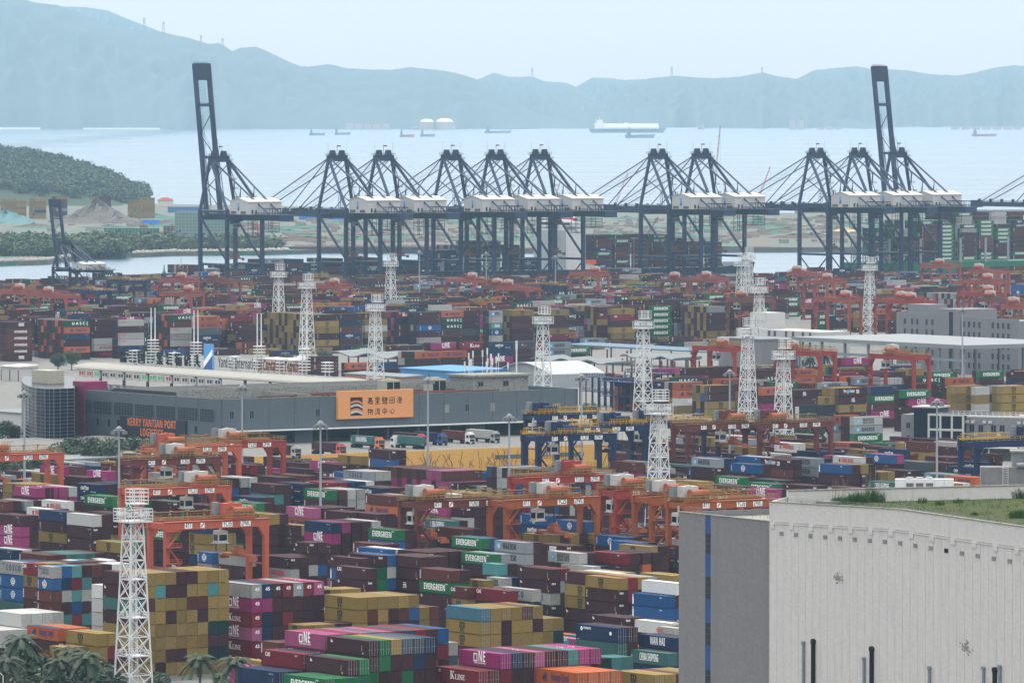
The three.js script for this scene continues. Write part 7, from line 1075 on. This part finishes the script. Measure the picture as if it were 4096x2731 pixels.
// ---------------------------------------------------------------- the two buildings close by at lower right
{
  const clad = tex(512, 512, (x, y) => { const k = 0.86 + 0.05 * loop(x, y, 2) + 0.03 * loop(x, y, 14) - 0.05 * Math.max(0, loop(x, y * 0.1, 16)); return [k, k, k * 1.005]; }); clad.repeat.set(1 / 14, 1 / 14);
  const M_CLAD = C(0.225, 0.222, 0.222, 0.6, clad), M_PLAS = C(0.50, 0.49, 0.485, 0.85, null), M_STRIP = C(0.022, 0.060, 0.21, 0.6, GR[0]);
  const plas = tex(1024, 1024, (x, y) => { const s = Math.max(0, loop(x, y * 0.07, 7) - 0.1), f = loop(x, y, 3), g = loop(x, y, 40), sp = Math.max(0, loop(x + 0.2, y, 9) * loop(x, y + 0.4, 5) - 0.32); const k = 0.94 - 0.045 * s - 0.03 * f - 0.022 * g - 0.2 * sp; return [k, k * (1 - 0.02 * s - 0.03 * sp), k * (0.99 - 0.05 * s - 0.07 * sp)]; }); plas.repeat.set(1 / 26, 1 / 26); M_PLAS.map = plas;
  // white building: one long front seen aslant, its parapet rising to a shallow peak; a roof garden behind
  const D0 = 940, P = (u, v, d) => atz(u, v, d), F0 = P(3080, 2008, D0), yT = F0.y, F1 = at(4096, 2114, yT), F2 = F0.clone().lerp(F1, 1.14);
  const g = thing('white_warehouse', 'large white concrete building with roof garden filling the lower right', 'building', F0.clone().setY(0), 0), o = g.position, B0 = at(3150, 1984.5, yT), B2 = at(4330, 1957, yT);
  const loc = (p) => p.clone().sub(o), f = [loc(F0), loc(F2)], b = [loc(B2), loc(B0)], len = F0.distanceTo(F2), turn = Math.atan2(-(F2.z - F0.z), F2.x - F0.x);
  let xp = 0; for (let i = 0; i < 400; i++) { const q = F0.clone().lerp(F2, i / 400); if (project(q)[0] < 3600) xp = len * i / 400; }
  const rise = (x) => 0.85 * (x < xp ? x / xp : 1 - (x - xp) / (len - xp)), s = new THREE.Group(); s.name = 'front_wall'; s.rotation.y = turn; g.add(s);
  const slab = (x0, x1, y0, y1, z0, z1, m = new MB()) => m.hexa([V(x0, y0 < 1 ? 0 : y0 + rise(x0), z1), V(x1, y0 < 1 ? 0 : y0 + rise(x1), z1), V(x1, y0 < 1 ? 0 : y0 + rise(x1), z0), V(x0, y0 < 1 ? 0 : y0 + rise(x0), z0), V(x0, y1 + rise(x0), z1), V(x1, y1 + rise(x1), z1), V(x1, y1 + rise(x1), z0), V(x0, y1 + rise(x0), z0)]);
  const np = Math.round(len / 2.02), w = len / np; for (let q = 0; q < np; q++) mesh('panel', slab(w * q + 0.025, w * (q + 1) - 0.025, 0, yT - 3.0, -0.3, 0).geo(), M_PLAS, s);
  mesh('backing', slab(0, len, 0, yT - 3.0, -0.5, -0.33).geo(), M_CONCW, s);
  const fs = new MB(), cp = new MB(); for (let q = 0; q < np; q++) { slab(w * q, w * (q + 1), yT - 3.0, yT, -0.5, 0.03, fs); slab(w * q, w * (q + 1), yT, yT + 0.14, -0.6, 0.16, cp); } mesh('fascia', fs.geo(), M_PLAS, s); mesh('coping', cp.geo(), M_CONCW, s);
  const mo = new MB(); for (let x = 0.3, q = 0; x < len - 5; x += 5.35, q++) { slab(x + 1.1, x + 5.2, yT - 3.13, yT - 3.0, 0, 0.12, mo); slab(x + 1.1, x + 5.2, yT - 2.8, yT - 2.74, 0.03, 0.12, mo); slab(x, x + 1.1, yT - 3.75, yT - 3.0, -0.05, 0.14, mo); slab(x + 0.05, x + 1.15, yT - 3.86, yT - 3.75, 0, 0.1, mo); } mesh('moulding', mo.geo(), M_PLAS, s);
  for (let q = 0, x = 3.3; x < len - 1; x += 2 * w, q++) { const l = mesh('louvre', slab(x - 0.52, x + 0.52, yT - 4.75 - q * 0.03, yT - 4.15 - q * 0.03, 0.004, 0.03).geo(), M_DARK, s), sl = new MB(); for (let k = 0; k < 5; k++) slab(x - 0.5, x + 0.5, yT - 4.74 - q * 0.03 + k * 0.13, yT - 4.695 - q * 0.03 + k * 0.13, 0.03, 0.09, sl); if (q !== 11) mesh('slat', sl.geo(), M_PLAS, l); }
  const xOf = (u) => { for (let i = 0; i < 800; i++) { const q = F0.clone().lerp(F2, i / 800); if (project(q)[0] >= u) return len * i / 800; } return len; };
  for (const [u, v, dark] of [[3219, 2574, 0], [3259, 2570, 1], [3462, 2638, 0], [3493, 2600, 1], [3724, 2675, 0], [3941, 2676, 0], [3987, 2684, 1], [4006, 2670, 0]]) { const x = xOf(u), d = F0.clone().lerp(F2, x / len), h = EYE - (v - 400) / 26000 * -d.z, r = dark ? 0.34 : 0.22; mesh('downpipe', new MB().tube(V(x, 0, 0.2), V(x, h, 0.2), r, r, 8).tube(V(x, h, 0.45), V(x, h, -0.1), r * 1.3, r * 1.3, 8).geo(), dark ? M_DARK : M_STEEL, s); }
  for (const [u, v, r0] of [[3355, 2315, 0.9], [3864, 2594, 1.1]]) { const x = xOf(u), d = F0.clone().lerp(F2, x / len), h = EYE - (v - 400) / 26000 * -d.z, m = new MB(), rr = mulberry(u); for (let k = 0; k < 46; k++) { const a = rr() * 6.28, q = r0 * Math.pow(rr(), 1.6), e = 0.06 + 0.12 * rr(), X = x + Math.cos(a) * q * 1.7, Y = h + Math.sin(a) * q; m.quad(V(X - e * 2, Y - e, 0.012 + k * 0.0003), V(X + e * 2, Y - e, 0.012 + k * 0.0003), V(X + e, Y + e, 0.012 + k * 0.0003), V(X - e, Y + e, 0.012 + k * 0.0003)); } mesh('dirt_stain', m.geo(), C(0.20, 0.18, 0.155, 0.95, null), s); }
  mesh('side_wall', new MB().poly([f[0].clone().add(V(-0.05, 0, -0.5)), f[0].clone().add(V(0.1, 0, -0.5)), b[1], loc(at(3090, 2000, yT))].map((p) => V(p.x, 0, p.z)), 0, yT - 0.1).geo(), M_PLAS, g).material.side = THREE.DoubleSide;
  const pts = [f[0].clone().add(V(0.2, 0, -0.8)), f[1].clone().add(V(0, 0, -0.8)), b[0], b[1]].map((p) => V(p.x, 0, p.z));
  const turfT = tex(256, 256, (x, y) => { const a = loop(x, y, 4), c = loop(x, y, 18), k = 0.7 + 0.2 * a + 0.16 * c; return [k * (0.95 + 0.25 * a), k, k * 0.7]; }); turfT.repeat.set(0.15, 0.15);
  const roof = mesh('roof_garden', new MB().poly(pts, yT - 2.0, yT - 1.1).geo(), (() => { const m = std(0, 0.95); m.color.setRGB(0.075, 0.088, 0.032); m.map = turfT; return m; })(), g);
  mesh('back_parapet', new MB().bar(b[1].clone().setY(yT - 0.4), b[0].clone().setY(yT - 0.4), 0.5, 2.4).geo(), M_PLAS, roof); mesh('parapet_coping', new MB().bar(b[1].clone().setY(yT + 0.86), b[0].clone().setY(yT + 0.86), 0.8, 0.12).geo(), M_CONCW, roof);
  mesh('guard_rail', new MB().rail([f[0], f[0].clone().lerp(f[1], xp / len), f[1]].map((p, i) => V(p.x, yT + 0.1 + (i === 1 ? 0.85 : 0), p.z - 0.9)), 0.5, 0.02, 1.5).geo(), M_STEEL, roof);
  // plants on the roof: blades in tufts
  const rg = mulberry(9), grass = new MB(); const inside = (t, q) => pts[0].clone().lerp(pts[1], t).lerp(pts[3].clone().lerp(pts[2], t), 0.03 + 0.94 * q);
  const blade = (m, p, h, w, lean) => { const a = rg() * 6.28, dx = Math.cos(a) * lean * h, dz = Math.sin(a) * lean * h, c = Math.cos(a + 1.57) * w, s = Math.sin(a + 1.57) * w; const q = V(p.x + dx * 0.4, p.y + h * 0.65, p.z + dz * 0.4), e = V(p.x + dx, p.y + h * (1 - lean * 0.3), p.z + dz); m.quad(V(p.x - c, p.y, p.z - s), V(p.x + c, p.y, p.z + s), V(q.x + c * 0.7, q.y, q.z + s * 0.7), V(q.x - c * 0.7, q.y, q.z - s * 0.7)); m.tri(V(q.x - c * 0.7, q.y, q.z - s * 0.7), V(q.x + c * 0.7, q.y, q.z + s * 0.7), e); };
  const M_G1 = std(0, 0.8, { side: THREE.DoubleSide }); M_G1.color.setRGB(0.055, 0.11, 0.026); const M_G2 = std(0, 0.8, { side: THREE.DoubleSide }); M_G2.color.setRGB(0.035, 0.085, 0.022); const M_G3 = std(0, 0.9, { side: THREE.DoubleSide }); M_G3.color.setRGB(0.20, 0.15, 0.10);
  for (let q = 0; q < 9000; q++) { const t = rg(), s = rg(), k = nz(t * 9, s * 5); if (k < -0.1 && rg() < 0.75) continue; const p = inside(t, s); p.y = yT - 1.1; blade(grass, p, (0.1 + 0.3 * rg()) * (k > 0.3 ? 1.9 : 1), 0.03, 0.5); }
  const gm = new THREE.Mesh(grass.geo(), M_G1); gm.name = 'roof_grass'; gm.position.copy(o); gm.castShadow = gm.receiveShadow = true; scene.add(gm); tag(gm, 'short green grass growing over the white building roof', 'grass', null, 'stuff');
  for (const [u, v, n, h, lean, plume, label] of [[3360, 2016, 260, 2.2, 0.55, 5, 'left low tuft of tall grass on the roof garden'], [3430, 2014, 420, 2.9, 0.5, 0, 'broad green tuft of tall grass on the roof garden'], [3490, 2008, 320, 3.2, 0.45, 5, 'tallest green tuft with dry stems on the roof garden'], [3760, 2020, 160, 1.3, 0.5, 0, 'small green bush in the middle of the roof garden'], [3834, 2012, 140, 1.2, 0.5, 0, 'small bush just right of the roof garden middle'], [4060, 1992, 520, 2.6, 0.6, 0, 'round dark bush at the right end of the roof garden by the parapet'], [4075, 2072, 420, 2.2, 0.6, 0, 'dark bush near the front coping at the right edge'], [3690, 2012, 120, 1.5, 0.5, 0, 'small leafy bush behind the bend of the front wall'], [3900, 2062, 110, 1.0, 0.5, 0, 'small tuft near the front coping right of the bend']]) {
    const p = at(u, v, yT - 1.1), t = thing('roof_plant', label, 'plant', p, 0, 'plants on the roof garden'), a = new MB(), pl = new MB(); for (let q = 0; q < n; q++) { const r = Math.sqrt(rg()) * h * 0.6, an = rg() * 6.28; blade(a, V(Math.cos(an) * r, 0, Math.sin(an) * r * 0.6), h * (0.45 + 0.55 * rg()) * (1 - 0.4 * r / (h * 0.6)), 0.035, lean * (0.4 + rg())); } mesh('foliage', a.geo(), h > 2.5 ? M_G2 : M_G1, t);
    for (let q = 0; q < plume * 3; q++) { const x = (rg() - 0.5) * h, z = (rg() - 0.5); pl.bar(V(x, h * 0.5, z), V(x + (rg() - 0.3) * 0.5, h * (1.3 + 0.4 * rg()), z), 0.03); } if (plume) mesh('dry_stem', pl.geo(), M_G3, t);
  }
  { const p = at(3560, 1994, yT - 1), t = thing('chiller_unit', 'row of white chiller cabinets on the roof behind the parapet', 'air conditioner', p, -0.02); for (let q = 0; q < 6; q++) { const m = mesh('cabinet', new MB().box(1.6 + q * 1.45, 0, -1.2, 1.42, 2.9, 1.5).geo(), M_LATT, t); if (q > 0 && q < 4) mesh('fan_cover', new MB().tube(V(1.6 + q * 1.45, 2.9, -1.2), V(1.6 + q * 1.45, 3.15, -1.2), 0.5, 0.5, 12).geo(), M_WHITE, m); mesh('grille', new MB().box(1.6 + q * 1.45, 0.5, -0.43, 1.1, 1.8, 0.04).geo(), q > 0 && q < 4 ? M_MULL : M_LATT, m); } }
  { const p = at(3925, 1972, yT - 1), t = thing('stair_head', 'grey concrete rooftop stair head with a white ladder at the right edge', 'building', p, -0.04); mesh('wall', new MB().box(4, 0, -2, 8, 3.9, 4).box(7.5, 3.9, -3, 5.4, 2.2, 4).geo(), M_CONC2, t); mesh('roof_slab', new MB().box(7.5, 6.1, -3, 6, 0.25, 4.6).geo(), M_CONCW, t); const ld = new MB(); for (const x of [3.3, 4.1]) ld.bar(V(x, 0, 0.3), V(x, 4.6, 0.3), 0.06); for (let y = 0.3; y < 4.4; y += 0.35) ld.bar(V(3.3, y, 0.3), V(4.1, y, 0.3), 0.05); mesh('ladder', ld.geo(), M_LATT, t); mesh('duct', new MB().tube(V(5.4, 4.2, 0.4), V(8.2, 4.3, 0.4), 0.4, 0.4, 10).geo(), M_STEEL, t); }
  // grey clad building to its left
  {
  const yG = at(3076, 2086, 60).y, G1 = atz(3079.5, 2086, D0 + 6), yg = G1.y, G0 = at(2716, 2048, yg), k = thing('clad_warehouse', 'tall grey metal clad building with a blue window strip', 'building', G0.clone().setY(0), Math.atan2(-(G1.z - G0.z), G1.x - G0.x)), len = G0.distanceTo(G1), px = (u) => (u - 2716) / (3079.5 - 2716) * len;
  const x0 = px(2824), x1 = px(2845);
  const ribs = (a, b) => { const n = Math.round((b - a) / 0.62), w = (b - a) / n; for (let q = 0; q < n; q++) mesh('cladding_sheet', new MB().box(a + w * (q + 0.5), 0, -0.06, w - 0.03, yg, 0.12).geo(), M_CLAD, k); };
  ribs(0, x0); ribs(x1, len); mesh('backing', new MB().box(len / 2, 0, -0.25, len, yg - 0.05, 0.2).geo(), M_DARK, k); mesh('blue_strip', new MB().box((x0 + x1) / 2, 0, -0.02, x1 - x0 - 0.04, yg, 0.1).geo(), M_STRIP, k);
  for (const [v0, v1] of [[2135, 2218], [2310, 2402], [2497, 2590], [2690, 2780]]) { const s = 26000 / (D0 + 8), w = mesh('window', new MB().box((x0 + x1) / 2 + 0.08, yg - (v1 - 2060) / s, 0.04, x1 - x0 - 0.2, (v1 - v0) / s, 0.04).geo(), M_GLASS, k), m = new MB(); for (let q = 0; q <= 4; q++) m.box((x0 + x1) / 2 + 0.08, yg - (v1 - 2060) / s + (v1 - v0) / s * q / 4, 0.08, x1 - x0 - 0.2, 0.07, 0.05); mesh('mullion', m.geo(), M_STRIP, w); }
  mesh('parapet_cap', new MB().box(len / 2, yg, -0.12, len, 0.14, 0.5).geo(), M_CONCW, k); mesh('roof', new MB().box(len / 2, yg - 1.2, -9, len, 0.3, 17).box(len / 2, yg - 1.2, -17.5, len, 1.3, 0.3).geo(), M_CONCW, k);
  mesh('roof_railing', new MB().rail([V(0.2, yg - 0.2, -16.8), V(len, yg - 0.2, -16.8)], 1.2, 0.03, 2).rail([V(0.4, yg + 0.1, -1), V(len, yg + 0.1, -1)], 0.7, 0.02, 2).geo(), M_STEEL, k);
  mesh('vent_box', new MB().box(px(2975), yg - 1, -9, 2.3, 3.1, 2.2).box(px(2975), yg + 2.1, -9, 2.7, 0.3, 2.6).geo(), M_CONC2, k); mesh('vent_box', new MB().box(px(3060), yg - 1, -11, 2.2, 3.3, 2.2).box(px(3060), yg + 2.3, -11, 2.6, 0.3, 2.6).geo(), M_CONC2, k);
  const dk = new MB(), duct = [V(px(3020), yg + 0.1, -4), V(px(3034), yg + 0.9, -4.6), V(px(3055), yg + 1.1, -5), V(px(3078), yg + 1.0, -5.4)]; for (let q = 0; q < 3; q++) dk.tube(duct[q], duct[q + 1], 0.75, 0.75, 12); dk.tube(V(px(3062), yg - 0.6, -4.6), V(px(3078), yg + 0.3, -5), 0.55, 0.6, 12).tube(V(px(2925), yg - 0.6, -8), V(px(2950), yg + 0.8, -8), 0.7, 0.8, 12).tube(V(px(2950), yg + 0.8, -8), V(px(2960), yg + 0.2, -8), 0.8, 0.6, 12); mesh('air_duct', dk.geo(), C(0.22, 0.24, 0.27, 0.35), k);
  mesh('side_wall', new MB().box(-0.1, 0, -9, 0.2, yg, 17.5).geo(), M_CLAD, k);
  }
}
// ---------------------------------------------------------------- trees, palms, vehicles
const M_TRUNK = C(0.10, 0.075, 0.055, 0.9, null);
const treeGeo = [0, 1, 2, 3].map((k) => { const t = new MB(), r = mulberry(300 + k); t.tube(V(0, 0, 0), V(0.2, 4, 0), 0.34, 0.22, 7); for (let q = 0; q < 7; q++) { const a = r() * 6.28, y = 2.4 + r() * 2.6; t.tube(V(0.1, y, 0), V(Math.cos(a) * 2.4, y + 2 + r() * 1.6, Math.sin(a) * 2.4), 0.14, 0.05, 5); } return [t.geo(), crownGeo(500 + k, 3400, 4.6, 4.2, 0.34, 13)]; });
const M_TLEAF = [leafMat(0.022, 0.042, 0.022), leafMat(0.034, 0.056, 0.026), leafMat(0.05, 0.072, 0.032)];
const TREES = [[60, 1900, 10, 2, 'dark tree at the left edge under the YC55 gantry'], [30, 1735, 9, 0, 'dark tree at the left edge before the white wall'], [165, 1880, 11, 0, 'dark tree behind the YC55 gantry legs'], [262, 1862, 11, 1, 'mid green tree left of the grey lamp mast'], [330, 1855, 13, 0, 'large dark tree before the magenta wall'], [395, 1868, 13, 1, 'large spreading tree in the middle of the roadside trees'], [455, 1850, 12, 0, 'dark tree right behind the left lamp mast'], [425, 1900, 9, 2, 'paler green tree in front of the roadside trees'], [545, 1840, 12, 0, 'dark tree below the dark screen'], [600, 1860, 10, 2, 'paler tree between the two stacked gantries'], [690, 1868, 10, 0, 'dark tree behind the YC802 gantry at right'], [765, 1872, 10, 1, 'mid green tree right of the YC802 gantry'], [230, 1490, 8, 0, 'rounded dark tree at the left tip of the pale gate roof'], [285, 1480, 8, 1, 'rounded tree just right of the gate roof tip'], [1150, 1488, 8, 0, 'dark shrub tree between the two gate lattice masts'], [1300, 1478, 8, 1, 'dark tree behind the warehouse right of the gate masts'], [3095, 1800, 9, 0, 'dark tree beneath the brown gantry at right'], [3190, 1805, 9, 1, 'dark round tree left of the glass-fronted office'], [3240, 1800, 9, 0, 'dark round tree behind the dark roadside screen'], [2360, 1690, 7, 1, 'dark bush behind the navy gantries']];
TREES.forEach(([u, v, h, m, label], i) => { const p = at(u, v + (v > 1700 && u < 900 ? 62 : 0), 0), t = thing('tree', label, 'tree', p, i * 1.7, 'trees in the port'), k = i % 4, s = h / 9.5; mesh('trunk', treeGeo[k][0], M_TRUNK, t); const c = mesh('crown', treeGeo[k][1], M_TLEAF[m], t); c.position.y = 5.6; t.scale.setScalar(s); });
const palmGeo = [0, 1].map((k) => { const tr = new MB(), r = mulberry(700 + k), fr = [], H = 8; tr.tube(V(0, 0, 0), V(0.15, H * 0.6, 0), 0.24, 0.26, 9, true).tube(V(0.15, H * 0.6, 0), V(0.2, H, 0), 0.26, 0.16, 9).tube(V(0.2, H, 0), V(0.22, H + 1, 0), 0.16, 0.1, 8); for (let q = 0; q < 24; q++) { const f = new MB(), a = q * 2.4 + r() * 0.4, lift = 1.25 - (q / 24) * 1.75, L = 3.3 + r() * 0.8, dir = V(Math.cos(a), 0, Math.sin(a)), sd = V(-dir.z, 0, dir.x), pt = (t) => V(0.22, H + 0.7, 0).addScaledVector(dir, L * t * Math.cos(lift * 0.5)).add(V(0, L * (t * Math.sin(lift) - t * t * (0.75 + 0.3 * r() * 0)), 0)); for (let i = 0; i < 7; i++) f.bar(pt(i / 7), pt((i + 1) / 7), 0.06); for (let i = 1; i < 26; i++) { const c = pt(i / 26), n = pt(i / 26 + 0.055), ll = (0.95 - 0.5 * Math.abs(i / 26 - 0.45)) * 1.15; for (const s of [-1, 1]) { const e = c.clone().addScaledVector(sd, s * ll * 0.8).addScaledVector(dir, ll * 0.45).add(V(0, -ll * 0.35 - 0.1 * r(), 0)); f.tri(c, n, e); } } fr.push(f.geo()); } return [tr.geo(), fr]; });
const M_PALM = [leafMat(0.018, 0.036, 0.016), leafMat(0.014, 0.029, 0.014), leafMat(0.06, 0.10, 0.03)], M_PTR = C(0.09, 0.08, 0.07, 0.9, null);
const PALMS = [[75, 2575, 9, 'tall palm at the bottom left corner before white reefer containers'], [285, 2625, 8.2, 'palm in front of the orange and mustard containers at bottom left'], [352, 2642, 8.6, 'large palm just left of the near lattice mast foot'], [235, 2660, 7.4, 'palm among the dark bushes at bottom left'], [800, 2650, 8, 'palm in front of the tall mustard stack foot'], [945, 2665, 8.6, 'palm just right of the mustard stack, before the pink stack'], [880, 2712, 5, 'short bright green palm between two taller ones'], [30, 2660, 8, 'palm cut by the bottom left corner'], [3302, 1428, 8, 'distant palm before the white building'], [3238, 1440, 7, 'second distant palm left before the white building'], [3175, 1442, 7, 'third distant palm behind the lattice mast'], [3818, 1490, 6.5, 'small palm before the grey office block']];
PALMS.forEach(([u, v, h, label], i) => { const p = at(u, v, h), t = thing('palm_tree', label, 'palm tree', p.setY(0), i * 2.1, 'palm trees'), g = palmGeo[i % 2]; mesh('trunk', g[0], M_PTR, t); for (const f of g[1]) mesh('frond', f, M_PALM[h === 5 ? 2 : i % 2], t); t.scale.setScalar(h / 8); });
{ const r = mulberry(12), s = []; for (let q = 0; q < 120; q++) { const u = -20 + r() * 450; s.push(at(u, 2735 + r() * 90 - Math.max(0, 330 - u) * 0.12, 0)); } wood('dark_shrubbery', 'dark green shrubbery filling the bottom left corner below the palms', s, 3.6, [M_TLEAF[0], M_TLEAF[0], M_LEAF[2]], 9); const s2 = []; for (let q = 0; q < 14; q++) s2.push(at(600 + r() * 60, 2722 + r() * 30, 0)); wood('low_shrubs', 'low dark shrubs right of the near lattice mast foot', s2, 1.4, [M_TLEAF[1], M_TLEAF[0]], 10); }
// trucks: local x forwards
const cabMat = (r, g, b) => { const m = new THREE.MeshPhysicalMaterial({ roughness: 0.4, clearcoat: 0.4 }); m.color.setRGB(r, g, b); return m; }, CABS = { red: cabMat(0.42, 0.045, 0.025), silver: cabMat(0.30, 0.31, 0.32), orange: cabMat(0.5, 0.13, 0.03), blue: cabMat(0.02, 0.06, 0.25), white: cabMat(0.6, 0.6, 0.58), maroon: cabMat(0.16, 0.02, 0.03) };
function truck(u, v, y, turn, cab, box, label, o = {}) {
  const t = thing('container_truck', label, 'truck', at(u, v, y), turn, 'container trucks');
  mesh('chassis', new MB().box(-6.4, 0.9, 0, 12.4, 0.35, 1).box(1.2, 0.7, 0, 5.2, 0.35, 1).geo(), M_DARK, t); const w = new MB(); for (const x of [2.9, 0.2, -0.9, -9.4, -10.6, -11.8]) for (const z of [-1.05, 1.05]) w.tube(V(x, 0.5, z - 0.2), V(x, 0.5, z + 0.2), 0.5, 0.5, 10); mesh('wheel', w.geo(), M_DARK, t);
  const c = mesh('cab', new MB().hexa([V(1.5, 0.7, 1.2), V(3.9, 0.7, 1.2), V(3.9, 0.7, -1.2), V(1.5, 0.7, -1.2), V(1.5, 3.3, 1.2), V(3.6, 3.2, 1.15), V(3.6, 3.2, -1.15), V(1.5, 3.3, -1.2)]).box(2.2, 3.28, 0, 1.2, 0.5, 2.1).geo(), CABS[cab], t); mesh('windscreen', new MB().hexa([V(3.8, 1.8, 1.08), V(3.86, 1.8, 1.08), V(3.86, 1.8, -1.08), V(3.8, 1.8, -1.08), V(3.62, 3.0, 1.05), V(3.7, 3.0, 1.05), V(3.7, 3.0, -1.05), V(3.62, 3.0, -1.05)]).box(2.8, 1.9, 1.19, 1.2, 0.9, 0.06).box(2.8, 1.9, -1.19, 1.2, 0.9, 0.06).geo(), M_GLASS, c); mesh('grille', new MB().box(3.9, 0.8, 0, 0.06, 0.8, 1.8).geo(), M_DARK, c);
  if (box) { const k = o.len || 40, H = CG[k]; const g = new THREE.Group(); g.name = 'container'; g.position.set(-6.2 + (40 - k) * 0.15, 1.3, 0); t.add(g); mesh('body', H.blank, paintFor(box, 0.5, 0), g); if (o.mark) for (const [ink, gg] of MARKS[o.mark](LEN[k], 2.59)) mesh('lettering', gg.clone().translate(0, 0, 1.23), INK[ink], g); }
  return t;
}
truck(1165, 1832, 6, -TH, 'silver', 'm', 'silver cab truck with maroon container above the yellow wall'); truck(1345, 1822, 6, -TH, 'red', 'm', 'red cab truck with maroon container above the yellow wall'); truck(1500, 1796, 6, -TH, 'orange', 't', 'orange cab truck with pale teal container at the loading bays', { mark: 'T' }); truck(1668, 1782, 6, -TH, 'red', 'm', 'red cab truck with maroon container left of the warehouse lamp mast'); truck(1752, 1780, 6, -TH, 'blue', 'n', 'blue cab truck with blue container right of the warehouse lamp mast'); truck(1862, 1774, 6, -TH, 'white', 'r', 'white cab truck with brown container at the right loading bays'); truck(1962, 1770, 6, -TH, 'silver', 'w', 'silver cab truck with grey container beside the white star container'); truck(1600, 1790, 6, -TH + Math.PI, 'white', 't', 'teal container on a trailer beside the pale teal one', { mark: 's' });
truck(2625, 1510, 0, Math.PI / 2 - TH + Math.PI, 'maroon', 'p', 'dark red cab truck with a pink container right of the tall lattice mast', {}); truck(2455, 1530, 0, -TH + 0.35, 'orange', 'r', 'orange cab truck with brown container crossing the road by the arched shed'); truck(2360, 1500, 0, -TH, 'white', 'p', 'pink container trailer behind the orange cab truck'); truck(3850, 1745, 0, -TH + 0.3, 'red', 'w', 'red cab truck with grey container right of the glass-fronted office'); truck(4085, 1815, 0, 0.2, 'white', 'g', 'white cab truck with green container at the right edge', { mark: 'E' });
function car(name, u, v, turn, L, H, mat, label, bus) { const t = thing(name, label, bus ? 'bus' : name === 'van' ? 'van' : 'car', at(u, v, 0), turn), w = bus ? 1.25 : 0.9; mesh('body', (bus ? new MB().box(0, 0.5, 0, L, H - 0.5, 2 * w) : new MB().box(0, 0.35, 0, L, H * 0.42, 2 * w).hexa([V(-L * (name === 'van' ? 0.5 : 0.42), H * 0.55, w), V(L * 0.28, H * 0.55, w), V(L * 0.28, H * 0.55, -w), V(-L * (name === 'van' ? 0.5 : 0.42), H * 0.55, -w), V(-L * (name === 'van' ? 0.5 : 0.34), H, w * 0.85), V(L * 0.14, H, w * 0.85), V(L * 0.14, H, -w * 0.85), V(-L * (name === 'van' ? 0.5 : 0.34), H, -w * 0.85)])).geo(), mat, t); mesh('window', new MB().box(0, bus ? 1.5 : H * 0.6, w * (bus ? 1.01 : 0.93), L * (bus ? 0.9 : 0.5), bus ? 0.9 : H * 0.28, 0.05).box(L * (bus ? 0.5 : 0.22), bus ? 1.3 : H * 0.6, 0, 0.06, bus ? 1.2 : H * 0.3, w * 1.6).geo(), M_GLASS, t); const wh = new MB(); for (const x of [-L * 0.32, L * 0.32]) for (const z of [-w, w]) wh.tube(V(x, 0.34, z - 0.1), V(x, 0.34, z + 0.1), 0.34, 0.34, 10); mesh('wheel', wh.geo(), M_DARK, t); }
car('bus', 3398, 1803, -0.15, 8.2, 3.0, CABS.red, 'orange red bus parked left of the glass-fronted office', true); car('parked_car', 3457, 1803, -0.4, 4.6, 1.7, CABS.silver, 'silver car parked right of the orange red bus'); car('van', 3518, 1812, -0.5, 4.8, 2.2, CABS.white, 'white van parked before the glass-fronted office'); car('parked_car', 3368, 1802, -0.1, 4.4, 1.5, CABS.white, 'white car in front of the orange red bus'); car('parked_car', 3500, 1795, -0.4, 4.5, 1.6, CABS.silver, 'grey car behind the white van'); car('pickup', 3735, 1822, 0.1, 5.2, 2.0, CABS.blue, 'blue truck cab at the lamp mast before the office');
for (const [u, v, l] of [[262, 1876, 'white curved street lamp in front of the roadside trees'], [70, 1768, 'white curved street lamp at the left edge trees'], [10, 2690, 'white street lamp arm at the bottom left corner']]) { const h = 9, p = at(u, v, h).setY(0), t = thing('street_lamp', l, 'street lamp', p, 0.3, 'white curved street lamps'); mesh('pole', new MB().tube(V(0, 0, 0), V(0, h - 0.6, 0), 0.12, 0.08, 6).tube(V(0, h - 0.6, 0), V(-0.6, h, 0), 0.08, 0.07, 6).tube(V(-0.6, h, 0), V(-1.7, h + 0.2, 0), 0.07, 0.07, 6).geo(), M_LATT, t); mesh('lamp_head', new MB().box(-1.9, h + 0.1, 0, 1, 0.2, 0.4).geo(), M_LAMP, t); }
renderer.render(scene, camera);
